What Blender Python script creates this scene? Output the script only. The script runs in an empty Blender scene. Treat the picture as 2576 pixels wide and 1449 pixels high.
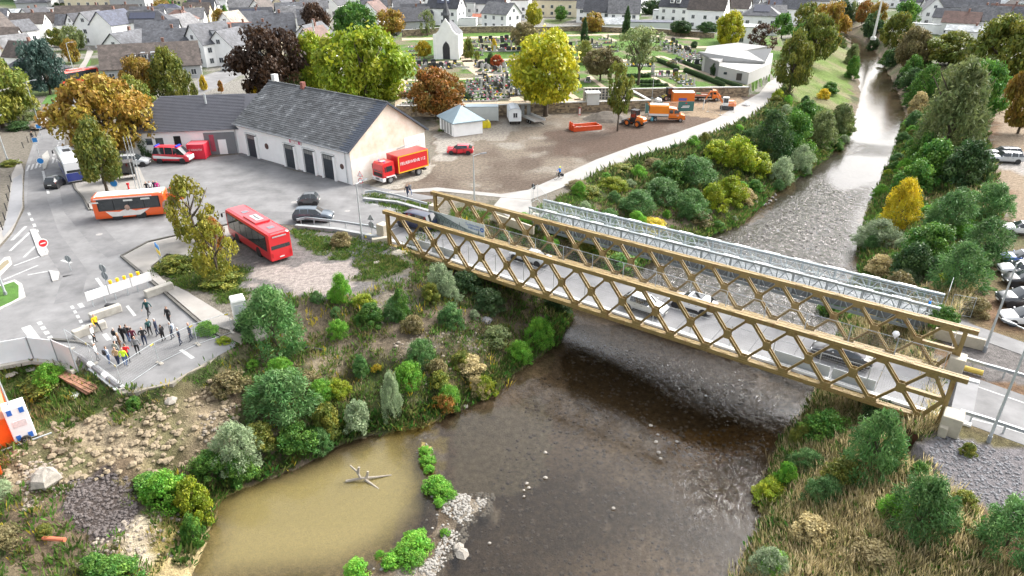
import bpy, math, random
import numpy as np
from mathutils import Vector, Matrix, Euler
R = math.radians
sc = bpy.context.scene
# ---------------------------------------------------------------- camera
cam_d = bpy.data.cameras.new("camera"); cam = bpy.data.objects.new("camera", cam_d)
sc.collection.objects.link(cam); sc.camera = cam
cam.location = (0, 0, 30); cam.rotation_euler = (R(90 - 27), 0, 0)
cam_d.sensor_width = 36; cam_d.lens = 36 * 1718 / 2576
cam_d.clip_start = .5; cam_d.clip_end = 3000
# ---------------------------------------------------------------- sky and sun (overcast)
SUN_EL, SUN_AZ = R(41), R(54)
w = bpy.data.worlds.new("World"); sc.world = w; w.use_nodes = True
nt = w.node_tree; bg = nt.nodes["Background"]
sky = nt.nodes.new("ShaderNodeTexSky"); sky.sky_type = 'NISHITA'; sky.sun_disc = False
sky.sun_elevation = SUN_EL; sky.sun_rotation = SUN_AZ
sky.air_density = 1.2; sky.dust_density = 6.0; sky.ozone_density = 1.0
hs = nt.nodes.new("ShaderNodeHueSaturation"); hs.inputs["Saturation"].default_value = .28
nt.links.new(sky.outputs[0], hs.inputs["Color"]); nt.links.new(hs.outputs[0], bg.inputs[0])
bg.inputs[1].default_value = .15
sd = bpy.data.lights.new("sun", 'SUN'); sd.energy = .9; sd.angle = R(25); sd.color = (1, .965, .91)
sun = bpy.data.objects.new("sun", sd); sc.collection.objects.link(sun)
_sd = Vector((math.sin(SUN_AZ) * math.cos(SUN_EL), math.cos(SUN_AZ) * math.cos(SUN_EL), math.sin(SUN_EL)))
sun.rotation_euler = _sd.to_track_quat('Z', 'Y').to_euler()
sun.location = (0, 0, 120)
vs = sc.view_settings; vs.view_transform = 'Standard'; vs.look = 'None'; vs.gamma = 1; vs.use_curve_mapping = False
vs.exposure = 1.68
sc.cycles.max_bounces = 6; sc.cycles.transparent_max_bounces = 12
sc.cycles.use_denoising = True

# ---------------------------------------------------------------- helpers
COL = sc.collection
random.seed(5); RS = np.random.RandomState(11)
def tag(o, label=None, cat=None, group=None, kind=None):
 if label: o["label"] = label
 if cat: o["category"] = cat
 if group: o["group"] = group
 if kind: o["kind"] = kind
 return o
def link(name, data, parent=None, mats=None):
 o = bpy.data.objects.new(name, data); COL.objects.link(o)
 if parent: o.parent = parent
 return o
def thing(name, label, cat, loc=(0, 0, 0), rz=0, group=None):
 o = bpy.data.objects.new(name, None); COL.objects.link(o); o.empty_display_size = .3
 o.location = loc if len(loc) == 3 else (loc[0], loc[1], 0); o.rotation_euler = (0, 0, rz)
 return tag(o, label, cat, group)
def copy_tree(o, parent=None):
 c = o.copy(); COL.objects.link(c); c.parent = parent
 for ch in o.children: copy_tree(ch, c)
 return c
def setmat(o, m, i=0):
 o.material_slots[i].link = 'OBJECT'; o.material_slots[i].material = m
# -- materials
MATS = {}
def mat(name, col, rough=.8, var=.12, scale=1.5, bump=0, metal=0, spec=.5, obj=False, bscale=None, coat=0, col2=None):
 if name in MATS: return MATS[name]
 m = bpy.data.materials.new(name); m.use_nodes = True; n = m.node_tree.nodes; l = m.node_tree.links
 b = n["Principled BSDF"]; b.inputs["Roughness"].default_value = rough; b.inputs["Metallic"].default_value = metal
 b.inputs["Specular IOR Level"].default_value = spec
 if coat: b.inputs["Coat Weight"].default_value = coat; b.inputs["Coat Roughness"].default_value = .06
 geo = n.new("ShaderNodeNewGeometry"); tc = n.new("ShaderNodeTexCoord")
 src = tc.outputs["Object"] if obj else geo.outputs["Position"]
 if var or col2:
  t = n.new("ShaderNodeTexNoise"); t.inputs["Scale"].default_value = scale; t.inputs["Detail"].default_value = 5; t.inputs["Roughness"].default_value = .65
  l.new(src, t.inputs["Vector"])
  r = n.new("ShaderNodeValToRGB"); r.color_ramp.elements[0].position = .3; r.color_ramp.elements[1].position = .72
  c2 = col2 if col2 else [min(1, c * (1 + var)) for c in col]
  r.color_ramp.elements[0].color = (*[c * (1 - var) for c in col], 1); r.color_ramp.elements[1].color = (*c2, 1)
  l.new(t.outputs[0], r.inputs[0]); l.new(r.outputs[0], b.inputs["Base Color"])
 else: b.inputs["Base Color"].default_value = (*col, 1)
 if bump:
  t2 = n.new("ShaderNodeTexNoise"); t2.inputs["Scale"].default_value = bscale or scale * 6; t2.inputs["Detail"].default_value = 4
  l.new(src, t2.inputs["Vector"]); bp = n.new("ShaderNodeBump"); bp.inputs["Strength"].default_value = 1; bp.inputs["Distance"].default_value = bump
  l.new(t2.outputs[0], bp.inputs["Height"]); l.new(bp.outputs[0], b.inputs["Normal"])
 MATS[name] = m; return m
# -- mesh builder
class B:
 def __init__(s): s.v = []; s.f = []; s.m = []
 def add(s, V, Fs, m=0):
  k = len(s.v); s.v += [tuple(p) for p in V]
  for f in Fs: s.f.append([i + k for i in f]); s.m.append(m)
  return s
 def box(s, c, d, rz=0, m=0, M=None):
  x, y, z = [v / 2 for v in d]; V = [Vector((a * x, b * y, e * z)) for e in (-1, 1) for a, b in ((-1, -1), (1, -1), (1, 1), (-1, 1))]
  if M is None: M = Matrix.Rotation(rz, 3, 'Z')
  V = [M @ p + Vector(c) for p in V]
  return s.add(V, [(3, 2, 1, 0), (4, 5, 6, 7), (0, 1, 5, 4), (1, 2, 6, 5), (2, 3, 7, 6), (3, 0, 4, 7)], m)
 def bar(s, p, q, w, h, m=0, up=(0, 0, 1)):
  p = Vector(p); q = Vector(q); d = q - p; L = d.length; d.normalize()
  u = Vector(up); a = d.cross(u)
  if a.length < 1e-4: a = d.cross(Vector((1, 0, 0)))
  a.normalize(); u = a.cross(d); M = Matrix((d, a, u)).transposed()
  return s.box((p + q) / 2, (L, w, h), m=m, M=M)
 def tube(s, pts, rad, n=6, m=0, cap=True):
  rings = []; k0 = len(s.v)
  for i, p in enumerate(pts):
   p = Vector(p); a = Vector(pts[max(0, i - 1)]); b = Vector(pts[min(len(pts) - 1, i + 1)]); d = (b - a).normalized()
   u = d.cross(Vector((0, 0, 1))); u = u if u.length > .05 else d.cross(Vector((1, 0, 0))); u.normalize(); w_ = d.cross(u)
   r = rad[i] if isinstance(rad, (list, tuple)) else rad
   s.v += [tuple(p + (u * math.cos(t) + w_ * math.sin(t)) * r) for t in [2 * math.pi * j / n for j in range(n)]]
  for i in range(len(pts) - 1):
   for j in range(n):
    a = k0 + i * n + j; b = k0 + i * n + (j + 1) % n; s.f.append([a, b, b + n, a + n]); s.m.append(m)
  if cap:
   s.f.append([k0 + j for j in range(n)][::-1]); s.m.append(m)
   e = k0 + (len(pts) - 1) * n; s.f.append([e + j for j in range(n)]); s.m.append(m)
  return s
 def prism(s, poly, z0, z1, m=0):
  A = sum(poly[i][0] * poly[(i + 1) % len(poly)][1] - poly[(i + 1) % len(poly)][0] * poly[i][1] for i in range(len(poly)))
  if A < 0: poly = poly[::-1]
  n = len(poly); V = [(x, y, z0) for x, y in poly] + [(x, y, z1) for x, y in poly]
  return s.add(V, [list(range(n))[::-1], list(range(n, 2 * n))] + [(i, (i + 1) % n, n + (i + 1) % n, n + i) for i in range(n)], m)
 def loft(s, rings, m=0, cap=True, closed=True):
  k = len(s.v); n = len(rings[0])
  for r in rings: s.v += [tuple(p) for p in r]
  for i in range(len(rings) - 1):
   for j in range(n if closed else n - 1):
    a = k + i * n + j; b = k + i * n + (j + 1) % n; s.f.append([a, b, b + n, a + n]); s.m.append(m)
  if cap: s.f.append([k + j for j in range(n)][::-1]); s.f.append([k + (len(rings) - 1) * n + j for j in range(n)]); s.m += [m, m]
  return s
 def data(s, name, mats, smooth=False, bevel=0):
  me = bpy.data.meshes.new(name); me.from_pydata(s.v, [], s.f)
  for mt in (mats if isinstance(mats, (list, tuple)) else [mats]): me.materials.append(mt)
  if any(s.m): me.polygons.foreach_set("material_index", s.m)
  if smooth: me.polygons.foreach_set("use_smooth", [True] * len(s.f))
  me.update(); return me
 def build(s, name, mats, parent=None, smooth=False, bevel=0, loc=None, rz=0):
  o = link(name, s.data(name, mats, smooth), parent)
  if loc is not None: o.location = loc if len(loc) == 3 else (*loc, 0); o.rotation_euler = (0, 0, rz)
  if bevel:
   bv = o.modifiers.new("bevel", 'BEVEL'); bv.width = bevel; bv.segments = 2; bv.limit_method = 'ANGLE'
  return o
def npmesh(name, V, Fs, mats, cols=None, midx=None, smooth=False):
 """V (n,3), Fs (m,k) arrays; cols per vertex (n,3)"""
 me = bpy.data.meshes.new(name); V = np.asarray(V, np.float32); Fs = np.asarray(Fs, np.int32); k = Fs.shape[1]
 me.vertices.add(len(V)); me.vertices.foreach_set("co", V.ravel())
 me.loops.add(Fs.size); me.loops.foreach_set("vertex_index", Fs.ravel())
 me.polygons.add(len(Fs)); me.polygons.foreach_set("loop_start", np.arange(len(Fs), dtype=np.int32) * k)
 if smooth: me.polygons.foreach_set("use_smooth", np.ones(len(Fs), bool))
 for mt in (mats if isinstance(mats, (list, tuple)) else [mats]): me.materials.append(mt)
 if midx is not None: me.polygons.foreach_set("material_index", np.asarray(midx, np.int32))
 if cols is not None:
  a = me.color_attributes.new("Col", 'FLOAT_COLOR', 'POINT')
  c = np.ones((len(V), 4), np.float32); c[:, :3] = cols; a.data.foreach_set("color", c.ravel())
 me.update(calc_edges=True); me.validate(); return me
def text(body, size, mt, parent, loc, rot, name="lettering", ext=.004, align='CENTER', sx=1):
 cu = bpy.data.curves.new(name, 'FONT'); cu.body = body; cu.size = size; cu.extrude = ext; cu.align_x = align; cu.align_y = 'CENTER'
 cu.materials.append(mt); cu.resolution_u = 2
 tmp = bpy.data.objects.new(name, cu); COL.objects.link(tmp); dg = bpy.context.evaluated_depsgraph_get(); me = bpy.data.meshes.new_from_object(tmp.evaluated_get(dg))
 bpy.data.objects.remove(tmp); bpy.data.curves.remove(cu); me.name = name
 o = link(name, me, parent); o.location = loc; o.rotation_euler = rot; o.scale = (sx, 1, 1); return o

# ---------------------------------------------------------------- terrain
WZ = -5.0
WATER = [(-18.42, 23.09), (-19.84, 29.51), (-19.91, 31), (-20.16, 33.31), (-20.6, 34.92), (-20.41, 36.23), (-19.07, 37.22), (-17.14, 38.36), (-14.95, 40.03), (-13.52, 41.67), (-12.17, 42.62), (-9.47, 43.45), (-7.29, 43.8), (-5.82, 45.24), (-3.62, 46.85), (-1.32, 49.02), (0.43, 51.73), (2.31, 53.9), (4.12, 56.36), (5.54, 60.18), (6.45, 63.97), (9.4, 67.67), (14.11, 72.24), (17.16, 76.15), (21.87, 79.79), (27.15, 84.4), (32.16, 88.71), (36.02, 94.73), (40.59, 101.28), (46.16, 107.18), (55.92, 119.16), (67.1, 134.91), (76.8, 153.97), (88.14, 175.94), (100.26, 204.37), (116.41, 242.57), (131.52, 280.52), (137.82, 304.65), (148.92, 337.98), (157.42, 344.8), (146.67, 310.24), (134.04, 270.3), (126.53, 246.2), (109.71, 204.37), (98.19, 175.94), (88.39, 153.97), (76.39, 133.39), (66.68, 117.21), (52.82, 95.07), (45.88, 83.04), (40.97, 72.24), (37.17, 65.32), (33.12, 59.38), (29.15, 52.24), (25.9, 47.69), (22.82, 43.95), (21.4, 42.24), (19.24, 39.08), (17.87, 35.85), (16.52, 32.97), (14.55, 30.38), (13.8, 29.51), (10.87, 23.09)]
PLAIN_L = [(-900, 40)] + [(-44.11, 41.87), (-40.8, 45.8), (-39.46, 46.67), (-36.71, 46.91), (-33.27, 44.5), (-29.29, 41.87), (-27.45, 42.38), (-25.96, 43.05), (-24.33, 45.8), (-22.74, 48.43), (-23.09, 52.99), (-23.98, 57.42), (-20.78, 57.83), (-16.74, 56.78), (-14.58, 57.18), (-12.65, 59.09), (-10.11, 61.74), (-10.3, 64.78), (-12.29, 67.85), (-10.89, 72.94), (-8.48, 76.56), (-4.19, 76.56), (2, 76.56), (2.97, 80.06), (5.22, 83.4), (10.76, 92.76), (19.07, 102.57), (30.45, 111.79), (46.32, 130.65), (55.77, 146.67), (65.95, 167.14), (78.2, 193.55), (92.23, 224.39), (111.13, 265.92)] + [(160, 700), (150, 1400), (-1200, 1400)]
PLAIN_R = [(26.77, 25.29), (27.1, 28.55), (27.39, 30.57), (26.55, 32.25), (27.02, 36.2), (28.99, 37.24), (33.21, 44.34), (33.87, 47.39), (36.23, 50.37), (39.38, 52.99), (43.3, 57.18), (47.41, 61.92), (53.54, 71.18), (60.04, 78.68), (69.06, 94.59), (76.11, 107.01), (87.9, 128.71), (99.61, 157.44), (116.61, 200.49), (129.11, 243.5), (145.62, 292.59)] + [(260, 700), (300, 1400), (1200, 1400), (1200, 20), (60, 10)]
CEM = [(-24.94, 134.39), (-21.36, 133.67), (-13.78, 134.75), (0.93, 135.48), (12.75, 137.33), (26.46, 139.23), (24.72, 149.92), (35.13, 149.92), (49.92, 150.36), (61.88, 168.51), (79.1, 204.35), (88.93, 240.69), (69.48, 247.2), (50.34, 261.29), (38.9, 261.29), (16.31, 266.33), (0.29, 263.79), (-22.45, 261.29), (-38.24, 251.74), (-38.6, 212.43)]
BAR = [(-7.18, 43.45), (-5.92, 41.3), (-5.4, 39.08), (-4.51, 37.22), (-3.05, 36.62), (-1.35, 36.43), (-1.31, 34.73), (-2.38, 34.37), (-2.86, 33.31), (-3.54, 31.64), (-4.2, 30.38), (-4.62, 29.51), (-5.12, 25.43), (-9.6, 25.43), (-9.58, 29.78), (-8.31, 31), (-6.92, 31.97), (-6.05, 33.31), (-5.85, 35.1), (-6.2, 37.02), (-6.73, 39.08), (-7.45, 41.3), (-7.98, 42.96)]
PIT = [(27.83, 38.18), (27.88, 37.33), (27.42, 33.25), (26.35, 32.26), (25.86, 36.58)]
def inpoly(x, y, poly):
 r = np.zeros(x.shape, bool); n = len(poly)
 for i in range(n):
  x1, y1 = poly[i]; x2, y2 = poly[(i + 1) % n]
  if y1 == y2: continue
  r ^= ((y1 > y) != (y2 > y)) & (x < (x2 - x1) * (y - y1) / (y2 - y1) + x1)
 return r
def dseg(x, y, poly, closed=True):
 d = np.full(x.shape, 1e9); n = len(poly)
 for i in range(n if closed else n - 1):
  x1, y1 = poly[i]; x2, y2 = poly[(i + 1) % n]
  dx, dy = x2 - x1, y2 - y1; L = dx * dx + dy * dy + 1e-9
  t = np.clip(((x - x1) * dx + (y - y1) * dy) / L, 0, 1)
  d = np.minimum(d, (x - x1 - t * dx) ** 2 + (y - y1 - t * dy) ** 2)
 return np.sqrt(d)
_P = np.random.RandomState(7).rand(256, 256)
def vnoise(x, y, s):
 x = np.asarray(x) / s; y = np.asarray(y) / s
 xi = np.floor(x).astype(int); yi = np.floor(y).astype(int); fx = x - xi; fy = y - yi
 fx = fx * fx * (3 - 2 * fx); fy = fy * fy * (3 - 2 * fy); g = lambda a, b: _P[a & 255, b & 255]
 return (g(xi, yi) * (1 - fx) + g(xi + 1, yi) * fx) * (1 - fy) + (g(xi, yi + 1) * (1 - fx) + g(xi + 1, yi + 1) * fx) * fy - .5
def ss(a, b, v):
 t = np.clip((v - a) / (b - a), 0, 1); return t * t * (3 - 2 * t)
def height(x, y):
 x = np.atleast_1d(np.asarray(x, float)); y = np.atleast_1d(np.asarray(y, float))
 iw = inpoly(x, y, WATER); ip = inpoly(x, y, PLAIN_L) | inpoly(x, y, PLAIN_R)
 dw = dseg(x, y, WATER); dp = np.minimum(dseg(x, y, PLAIN_L), dseg(x, y, PLAIN_R))
 t = dw / (dw + dp + 1e-6)
 n = vnoise(x, y, 6) * .9 + vnoise(x + 31, y, 2.3) * .55 + vnoise(x, y + 17, .9) * .25
 h = WZ - .05 + (5.0 + .05) * (t ** .85) + n * np.minimum(1, dw / 2.5) * np.minimum(1, dp / 1.5) * .9
 step = ss(.30, .36, t) - t * 0  # a worn terrace in the washed-out left bank
 near = ss(0, 6, -x) * ss(58, 50, y)
 h = h * (1 - near * .5) + near * .5 * (WZ + .2 + 1.9 * ss(.06, .2, t) + 1.6 * ss(.36, .46, t) + 1.25 * ss(.90, .985, t) + n * .5 + np.minimum(1, dp / 1.2) * np.minimum(1, dw / 3) * (vnoise(x + 5, y, 1.5) * .9 + .9 * np.abs(vnoise(x, y + 8, 3.4)) - .3))
 hb = WZ - .12 - .75 * ss(0, 5, dw) + .2 * vnoise(x, y, 3) + .12 * vnoise(x, y + 50, .9)
 ib = inpoly(x, y, BAR); db = dseg(x, y, BAR)
 hb = np.where(ib, np.maximum(hb, WZ - .1 + .22 * ss(0, 1.2, db) + .22 * vnoise(x, y, 1.3)), hb)
 pit = inpoly(x, y, PIT); h = np.where(pit, np.minimum(h, -2.4), h)
 h = np.where(iw, hb, h)
 h = np.where(ip & ~iw, 0.0, h)
 c = inpoly(x, y, CEM); h = np.where(c, 1.6, h)
 hill = ss(330, 620, y + np.maximum(0, -x - 120) * .55) * 38 * ss(-60, -200, x)
 return h + np.where(ip, hill, 0)
def H(x, y): return float(height(x, y)[0])

# ---------------------------------------------------------------- ground sheet
def axis(segs):
 a = [segs[0][0]]
 for lo, hi, st in segs:
  n = max(1, round((hi - lo) / st)); a += [lo + (hi - lo) * (i + 1) / n for i in range(n)]
 return np.array(a)
gx = axis([(-900, -300, 60), (-300, -130, 8), (-130, -52, 1.3), (-52, 62, .42), (62, 140, 1.3), (140, 320, 8), (320, 900, 60)])
gy = axis([(-40, 24, 4), (24, 92, .42), (92, 180, .9), (180, 420, 2.5), (420, 700, 12), (700, 1400, 60)])
GX, GY = np.meshgrid(gx, gy); fx, fy = GX.ravel(), GY.ravel()
fz = height(fx, fy)
def jit(s=1.6, a=1.1): return fx + vnoise(fx, fy, s) * a * 2 + vnoise(fx + 9, fy, .7) * .5, fy + vnoise(fx + 77, fy + 5, s) * a * 2 + vnoise(fx, fy + 9, .7) * .5
jx, jy = jit(); jx4, jy4 = jit(7, 3.0)
def mixc(c, d, t): return c + (np.asarray(d) - c) * np.clip(t, 0, 1)[:, None]
N1 = vnoise(fx, fy, 9) + .5 * vnoise(fx + 3, fy, 3); N2 = vnoise(fx + 50, fy + 20, 5) + .6 * vnoise(fx, fy + 70, 1.7); N3 = vnoise(fx + 20, fy + 90, 1.1)
gc = np.tile(np.array([.15, .135, .11]), (len(fx), 1))
iw = inpoly(fx, fy, WATER); ipl = inpoly(fx, fy, PLAIN_L); ipr = inpoly(fx, fy, PLAIN_R)
# town: gardens and hard standing
town = (ipl | ipr) & (fy > 150)
gc[town] = mixc(np.tile([.19, .18, .16], (town.sum(), 1)), [.06, .085, .025], (N1[town] * 4 + .45))
hillm = ipl & (fy > 330) & (fz > .8)
gc[hillm] = mixc(np.tile([.12, .13, .06], (hillm.sum(), 1)), [.035, .07, .022], (np.sin(fx[hillm] * .10 + fy[hillm] * .11) * 1.5))
# banks
bank = ~(ipl | ipr) & ~iw
c = np.tile([.125, .10, .07], (len(fx), 1)); c = mixc(c, [.05, .065, .022], N1 * 2.2 + .55); c = mixc(c, [.15, .12, .065], N2 * 3 - .6)
c = mixc(c, [.19, .165, .13], N3 * 4 - 1.5)
gc[bank] = c[bank]
c = np.tile([.125, .094, .064], (len(fx), 1)); c = mixc(c, [.18, .138, .096], N2 * 2 + .3); c = mixc(c, [.07, .052, .034], N1 * 2)
c = mixc(c, [.24, .20, .16], N3 * 5 - 1.9)
gc[iw] = c[iw]
def paint(poly, col, x=None, y=None, amt=1.0, where=None, noise=None):
 global gc
 mk = inpoly(jx if x is None else x, jy if y is None else y, poly)
 if where is not None: mk &= where
 a = np.full(mk.sum(), amt) if noise is None else np.clip(noise[mk], 0, 1) * amt
 gc[mk] = mixc(gc[mk], col, a)
dry = ~iw
# right plain, gravel plateau, yard
paint(PLAIN_R, (.10, .095, .045), where=fy < 190); paint(PLAIN_R, (.16, .10, .06), where=fy < 170, noise=N1 * 3 + .1)
paint([(29.44, 37.67), (27.02, 36.2), (26.55, 32.25), (27.39, 30.57), (27.85, 29.77), (30.65, 26.58), (35.72, 33.5)], (.15, .14, .145), where=dry)
paint([(39.38, 52.99), (43.19, 43.69), (40.95, 40.64), (34.02, 44.78)], (.13, .12, .115)); paint([(35.63, 46.49), (41.86, 41.87), (39.92, 39.23), (33.4, 43.69)], (.09, .095, .04), noise=N2 * 3 + .3)
paint([(98.56, 138.97), (70.3, 98.44), (61.33, 81.49), (57.76, 71.18), (63.32, 71.18), (112.96, 138.97)], (.22, .17, .12)); paint([(64.69, 87.62), (55.69, 71.18), (54.15, 66.8), (60.11, 66.8), (75.36, 87.62)], (.17, .10, .06), noise=N1 * 3 + .7)
paint([(77.6, 108.17), (71.48, 98.44), (76.57, 89.28), (87.9, 104.75)], (.27, .25, .23))
# brown yard by the cemetery wall
yard = [(-10.5, 84.46), (-9.5, 87.62), (-1.47, 86.02), (2.43, 84.46), (10.94, 94.59), (19.49, 105.19), (30.38, 114.33), (46.4, 133.32), (56.89, 152.96), (51, 150.81), (28.71, 141.96), (13.38, 134.69), (-13.59, 131.97), (-21.98, 137.16), (-15.16, 128.71), (-12.41, 102.57), (-19.57, 90.13)]
paint(yard, (.155, .128, .10)); paint(yard, (.092, .070, .054), jx4, jy4, noise=N1 * 3.2 + .35)
paint(yard, (.22, .20, .17), jx4, jy4, noise=N2 * 3 - .5)
paint([(7.76, 118.33), (19.45, 122.59), (32.99, 131.97), (43.68, 131.97), (35.85, 119.72), (19.6, 105.87), (9.29, 102.57), (3.93, 107.01)], (.082, .055, .041), jx4, jy4, amt=.8)
paint([(-14.47, 125.58), (-3.43, 122.59), (3.14, 128.71), (-2.55, 114.33), (-11.49, 102.57)], (.26, .235, .20), jx4, jy4, amt=.8)
paint([(33.6, 141.96), (48.65, 148.71), (46.26, 135.39), (38.24, 128.71), (33.37, 133.66)], (.27, .20, .13), jx4, jy4, amt=.8)
paint([(-16.69, 96.48), (-12.41, 102.57), (-11.28, 94.59), (-16.44, 87.62), (-19.41, 89.28)], (.30, .28, .24), amt=.9)
paint([(-13.03, 118.33), (-12.41, 102.57), (-10.09, 100.47), (-5.58, 107.01), (-8.6, 114.33)], (.28, .26, .23), amt=.8)
paint([(-15.16, 128.71), (-12.46, 119.72), (-9.25, 124.07), (-14.69, 135.39)], (.08, .09, .03), amt=.8)
# grass strips by the bridge head
paint([(-19.75, 84.15), (-9.58, 78.01), (-9.44, 81.49), (-14.94, 84.77), (-18.81, 86.02)], (.055, .085, .02), noise=N2 * 2 + .8)
paint([(-8.01, 76.69), (2, 76.69), (0.62, 84.46), (-8.43, 81.49)], (.10, .095, .07)); paint([(-8.07, 77.34), (0.57, 77.08), (0.1, 79.37), (-7.87, 80.77)], (.05, .085, .02), noise=N2 * 3 + .2)
# plot with the red coach
lot = [(-31.27, 72.34), (-25.67, 75.02), (-18.54, 72.34), (-13.37, 69.82), (-12.26, 66.8), (-9.91, 61.74), (-12.61, 58.84), (-14.96, 57.18), (-20.71, 57.59), (-24.25, 58), (-27.55, 61.92)]
paint(lot, (.135, .125, .12)); paint([(-27.74, 64.78), (-23.35, 64), (-17.15, 65.78), (-15.34, 61.92), (-15.89, 58), (-20, 57.75), (-24.42, 59.69)], (.27, .235, .215)); paint([(-25.99, 74.52), (-22.18, 72.34), (-17.85, 71.18), (-16.52, 66.8), (-19.26, 65.78), (-24.25, 70.04)], (.06, .10, .018), noise=N2 * 2 + .9)
paint([(-19.19, 71.18), (-13.37, 69.82), (-12.26, 66.8), (-14.31, 64), (-17.37, 66.8)], (.12, .115, .125)); paint([(-15.89, 65.78), (-12.26, 66.8), (-9.91, 61.74), (-12.61, 58.84), (-15.35, 61.01)], (.10, .10, .03), noise=N2 * 2.5 + .6)
paint([(-37.24, 63.8), (-36.95, 66.8), (-32.49, 66.29), (-26.75, 61.92), (-24.11, 57.59), (-25.43, 55.99), (-30.88, 58.42), (-35.14, 61.01)], (.055, .07, .025)); 
# washed-out left foreground
paint([(-41.07, 46.2), (-36.81, 47.09), (-33.27, 44.5), (-29.27, 41.84), (-29.38, 41.24), (-31.36, 38.62), (-34.89, 38.9), (-39.04, 42.61)], (.07, .095, .025), where=dry, amt=.9)
paint([(-31.52, 39.45), (-30.21, 40.39), (-27.63, 39.75), (-24.01, 40.47), (-23.25, 38.51), (-24.15, 36.84), (-25.44, 35.66), (-27.99, 35.18), (-30.1, 36.79)], (.30, .225, .125), where=dry)
paint([(-28.39, 41.78), (-25.94, 42.98), (-24.17, 45.32), (-22.59, 47.95), (-22.07, 45.03), (-24.43, 42.36), (-27.15, 40.6), (-29.05, 40.93)], (.17, .135, .085), where=dry, amt=.6)
paint([(-33.28, 38.1), (-30.53, 37.7), (-29.3, 35.21), (-30.69, 34.55), (-32.91, 35.73)], (.14, .105, .08), where=dry, amt=.8)
paint([(-29.47, 34.33), (-27.73, 35.19), (-25.79, 35.34), (-25.3, 34.79), (-24.16, 32.65), (-24.31, 31.16), (-25.06, 30.34), (-26.92, 31.02), (-28.3, 32.08)], (.075, .06, .055), where=dry)
paint([(-33.63, 34.33), (-31.89, 35.24), (-29.32, 33.82), (-28.05, 31.82), (-26.78, 30.74), (-25.03, 29.85), (-25.48, 27.63), (-29.16, 27.21)], (.20, .155, .095), where=dry, noise=N2 * 2 + .85)
paint([(-25.03, 29.85), (-24.37, 32.29), (-22.85, 33.72), (-21.82, 33.98), (-21.17, 32.59), (-21.55, 30.97), (-21.67, 28.69), (-25.1, 27.73)], (.36, .31, .225), where=dry)
paint([(-21.38, 31.09), (-20.83, 32.02), (-19.91, 30.92), (-19.99, 29.37), (-21.67, 28.69)], (.21, .17, .12), where=dry)
paint([(-23.97, 41.15), (-21.13, 42.27), (-20.05, 40.23), (-21.42, 38.31), (-22.93, 38.82)], (.23, .185, .135), where=dry, amt=.85)
paint([(-18.04, 52.34), (-14.54, 52.83), (-13.29, 49.71), (-15.93, 46.48), (-17.49, 49)], (.22, .18, .13), where=dry, amt=.7); paint([(-15.04, 57.59), (-12.63, 58.92), (-9.87, 61.34), (-9.37, 58.66), (-10.2, 54.9), (-13.08, 54.83)], (.17, .15, .12), where=dry, amt=.8)
paint([(-10.42, 51.19), (-5.08, 54.62), (-1.85, 57.38), (-2.47, 53.1), (-8, 47.84)], (.17, .15, .115), where=dry, noise=N3 * 4 + .3)
paint([(19.93, 37.34), (23.37, 35.9), (22.77, 30.69), (21.63, 26.75), (14.75, 28.96), (17.34, 34.28)], (.24, .195, .105), where=dry, noise=N2 * 2 + .8); paint([(21.14, 30.44), (23.05, 27.99), (27.61, 26.04), (27.11, 25.29), (15.72, 28.54)], (.22, .185, .10), where=dry, noise=N2 * 2 + .7)
paint([(-31.52, 39.45), (-30.21, 40.39), (-27.63, 39.75), (-24.01, 40.47), (-23.25, 38.51), (-24.15, 36.84), (-25.44, 35.66), (-27.99, 35.18), (-30.1, 36.79)], (.13, .095, .058), where=dry, noise=N3 * 5 + .35); paint([(-35.75, 37.5), (-30.53, 37.7), (-25.1, 27.73), (-29.16, 27.21)], (.135, .10, .066), where=dry, noise=N1 * 2 + .6); paint([(-26.85, 30.89), (-21.67, 34.16), (-20.68, 31.37), (-21.67, 28.69), (-25.1, 27.73)], (.20, .16, .11), where=dry, noise=N3 * 5 + .2)
EROD = [(-33.26, 39.59), (-29.11, 41.35), (-25.84, 42.54), (-22.41, 46), (-19.88, 40.61), (-21.7, 37.41), (-25.63, 35.55), (-32.88, 33.22), (-34.66, 35.99)]
paint(EROD, (.235, .185, .118), where=dry, amt=.8); paint(EROD, (.115, .085, .055), where=dry, noise=N3 * 6 + .1); paint(EROD, (.30, .245, .165), jx4, jy4, where=dry, noise=N2 * 4 - .4); paint(EROD, (.07, .085, .028), where=dry, noise=N1 * 4 - .9)
paint([(-29.47, 34.33), (-27.73, 35.19), (-25.79, 35.34), (-25.3, 34.79), (-24.16, 32.65), (-24.31, 31.16), (-25.06, 30.34), (-26.92, 31.02), (-28.3, 32.08)], (.062, .05, .045), where=dry)
HEAP = [(-29.47, 34.33), (-27.73, 35.19), (-25.79, 35.34), (-25.3, 34.79), (-24.16, 32.65), (-24.31, 31.16), (-25.06, 30.34), (-26.92, 31.02), (-28.3, 32.08)]; CUT = [(-31.52, 39.45), (-30.21, 40.39), (-27.63, 39.75), (-24.01, 40.47), (-23.25, 38.51), (-24.15, 36.84), (-25.44, 35.66), (-27.99, 35.18), (-30.1, 36.79)]
noveg = inpoly(jx, jy, HEAP) | inpoly(jx, jy, CUT)
paint([(9.1, 64.62), (18.29, 79.27), (32.71, 90.23), (45.82, 105.94), (68.25, 137.22), (87.91, 152.73), (41.67, 73.48), (26.45, 48.8), (22.62, 53.14)], (.085, .082, .08), jx4, jy4, amt=.85)
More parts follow.
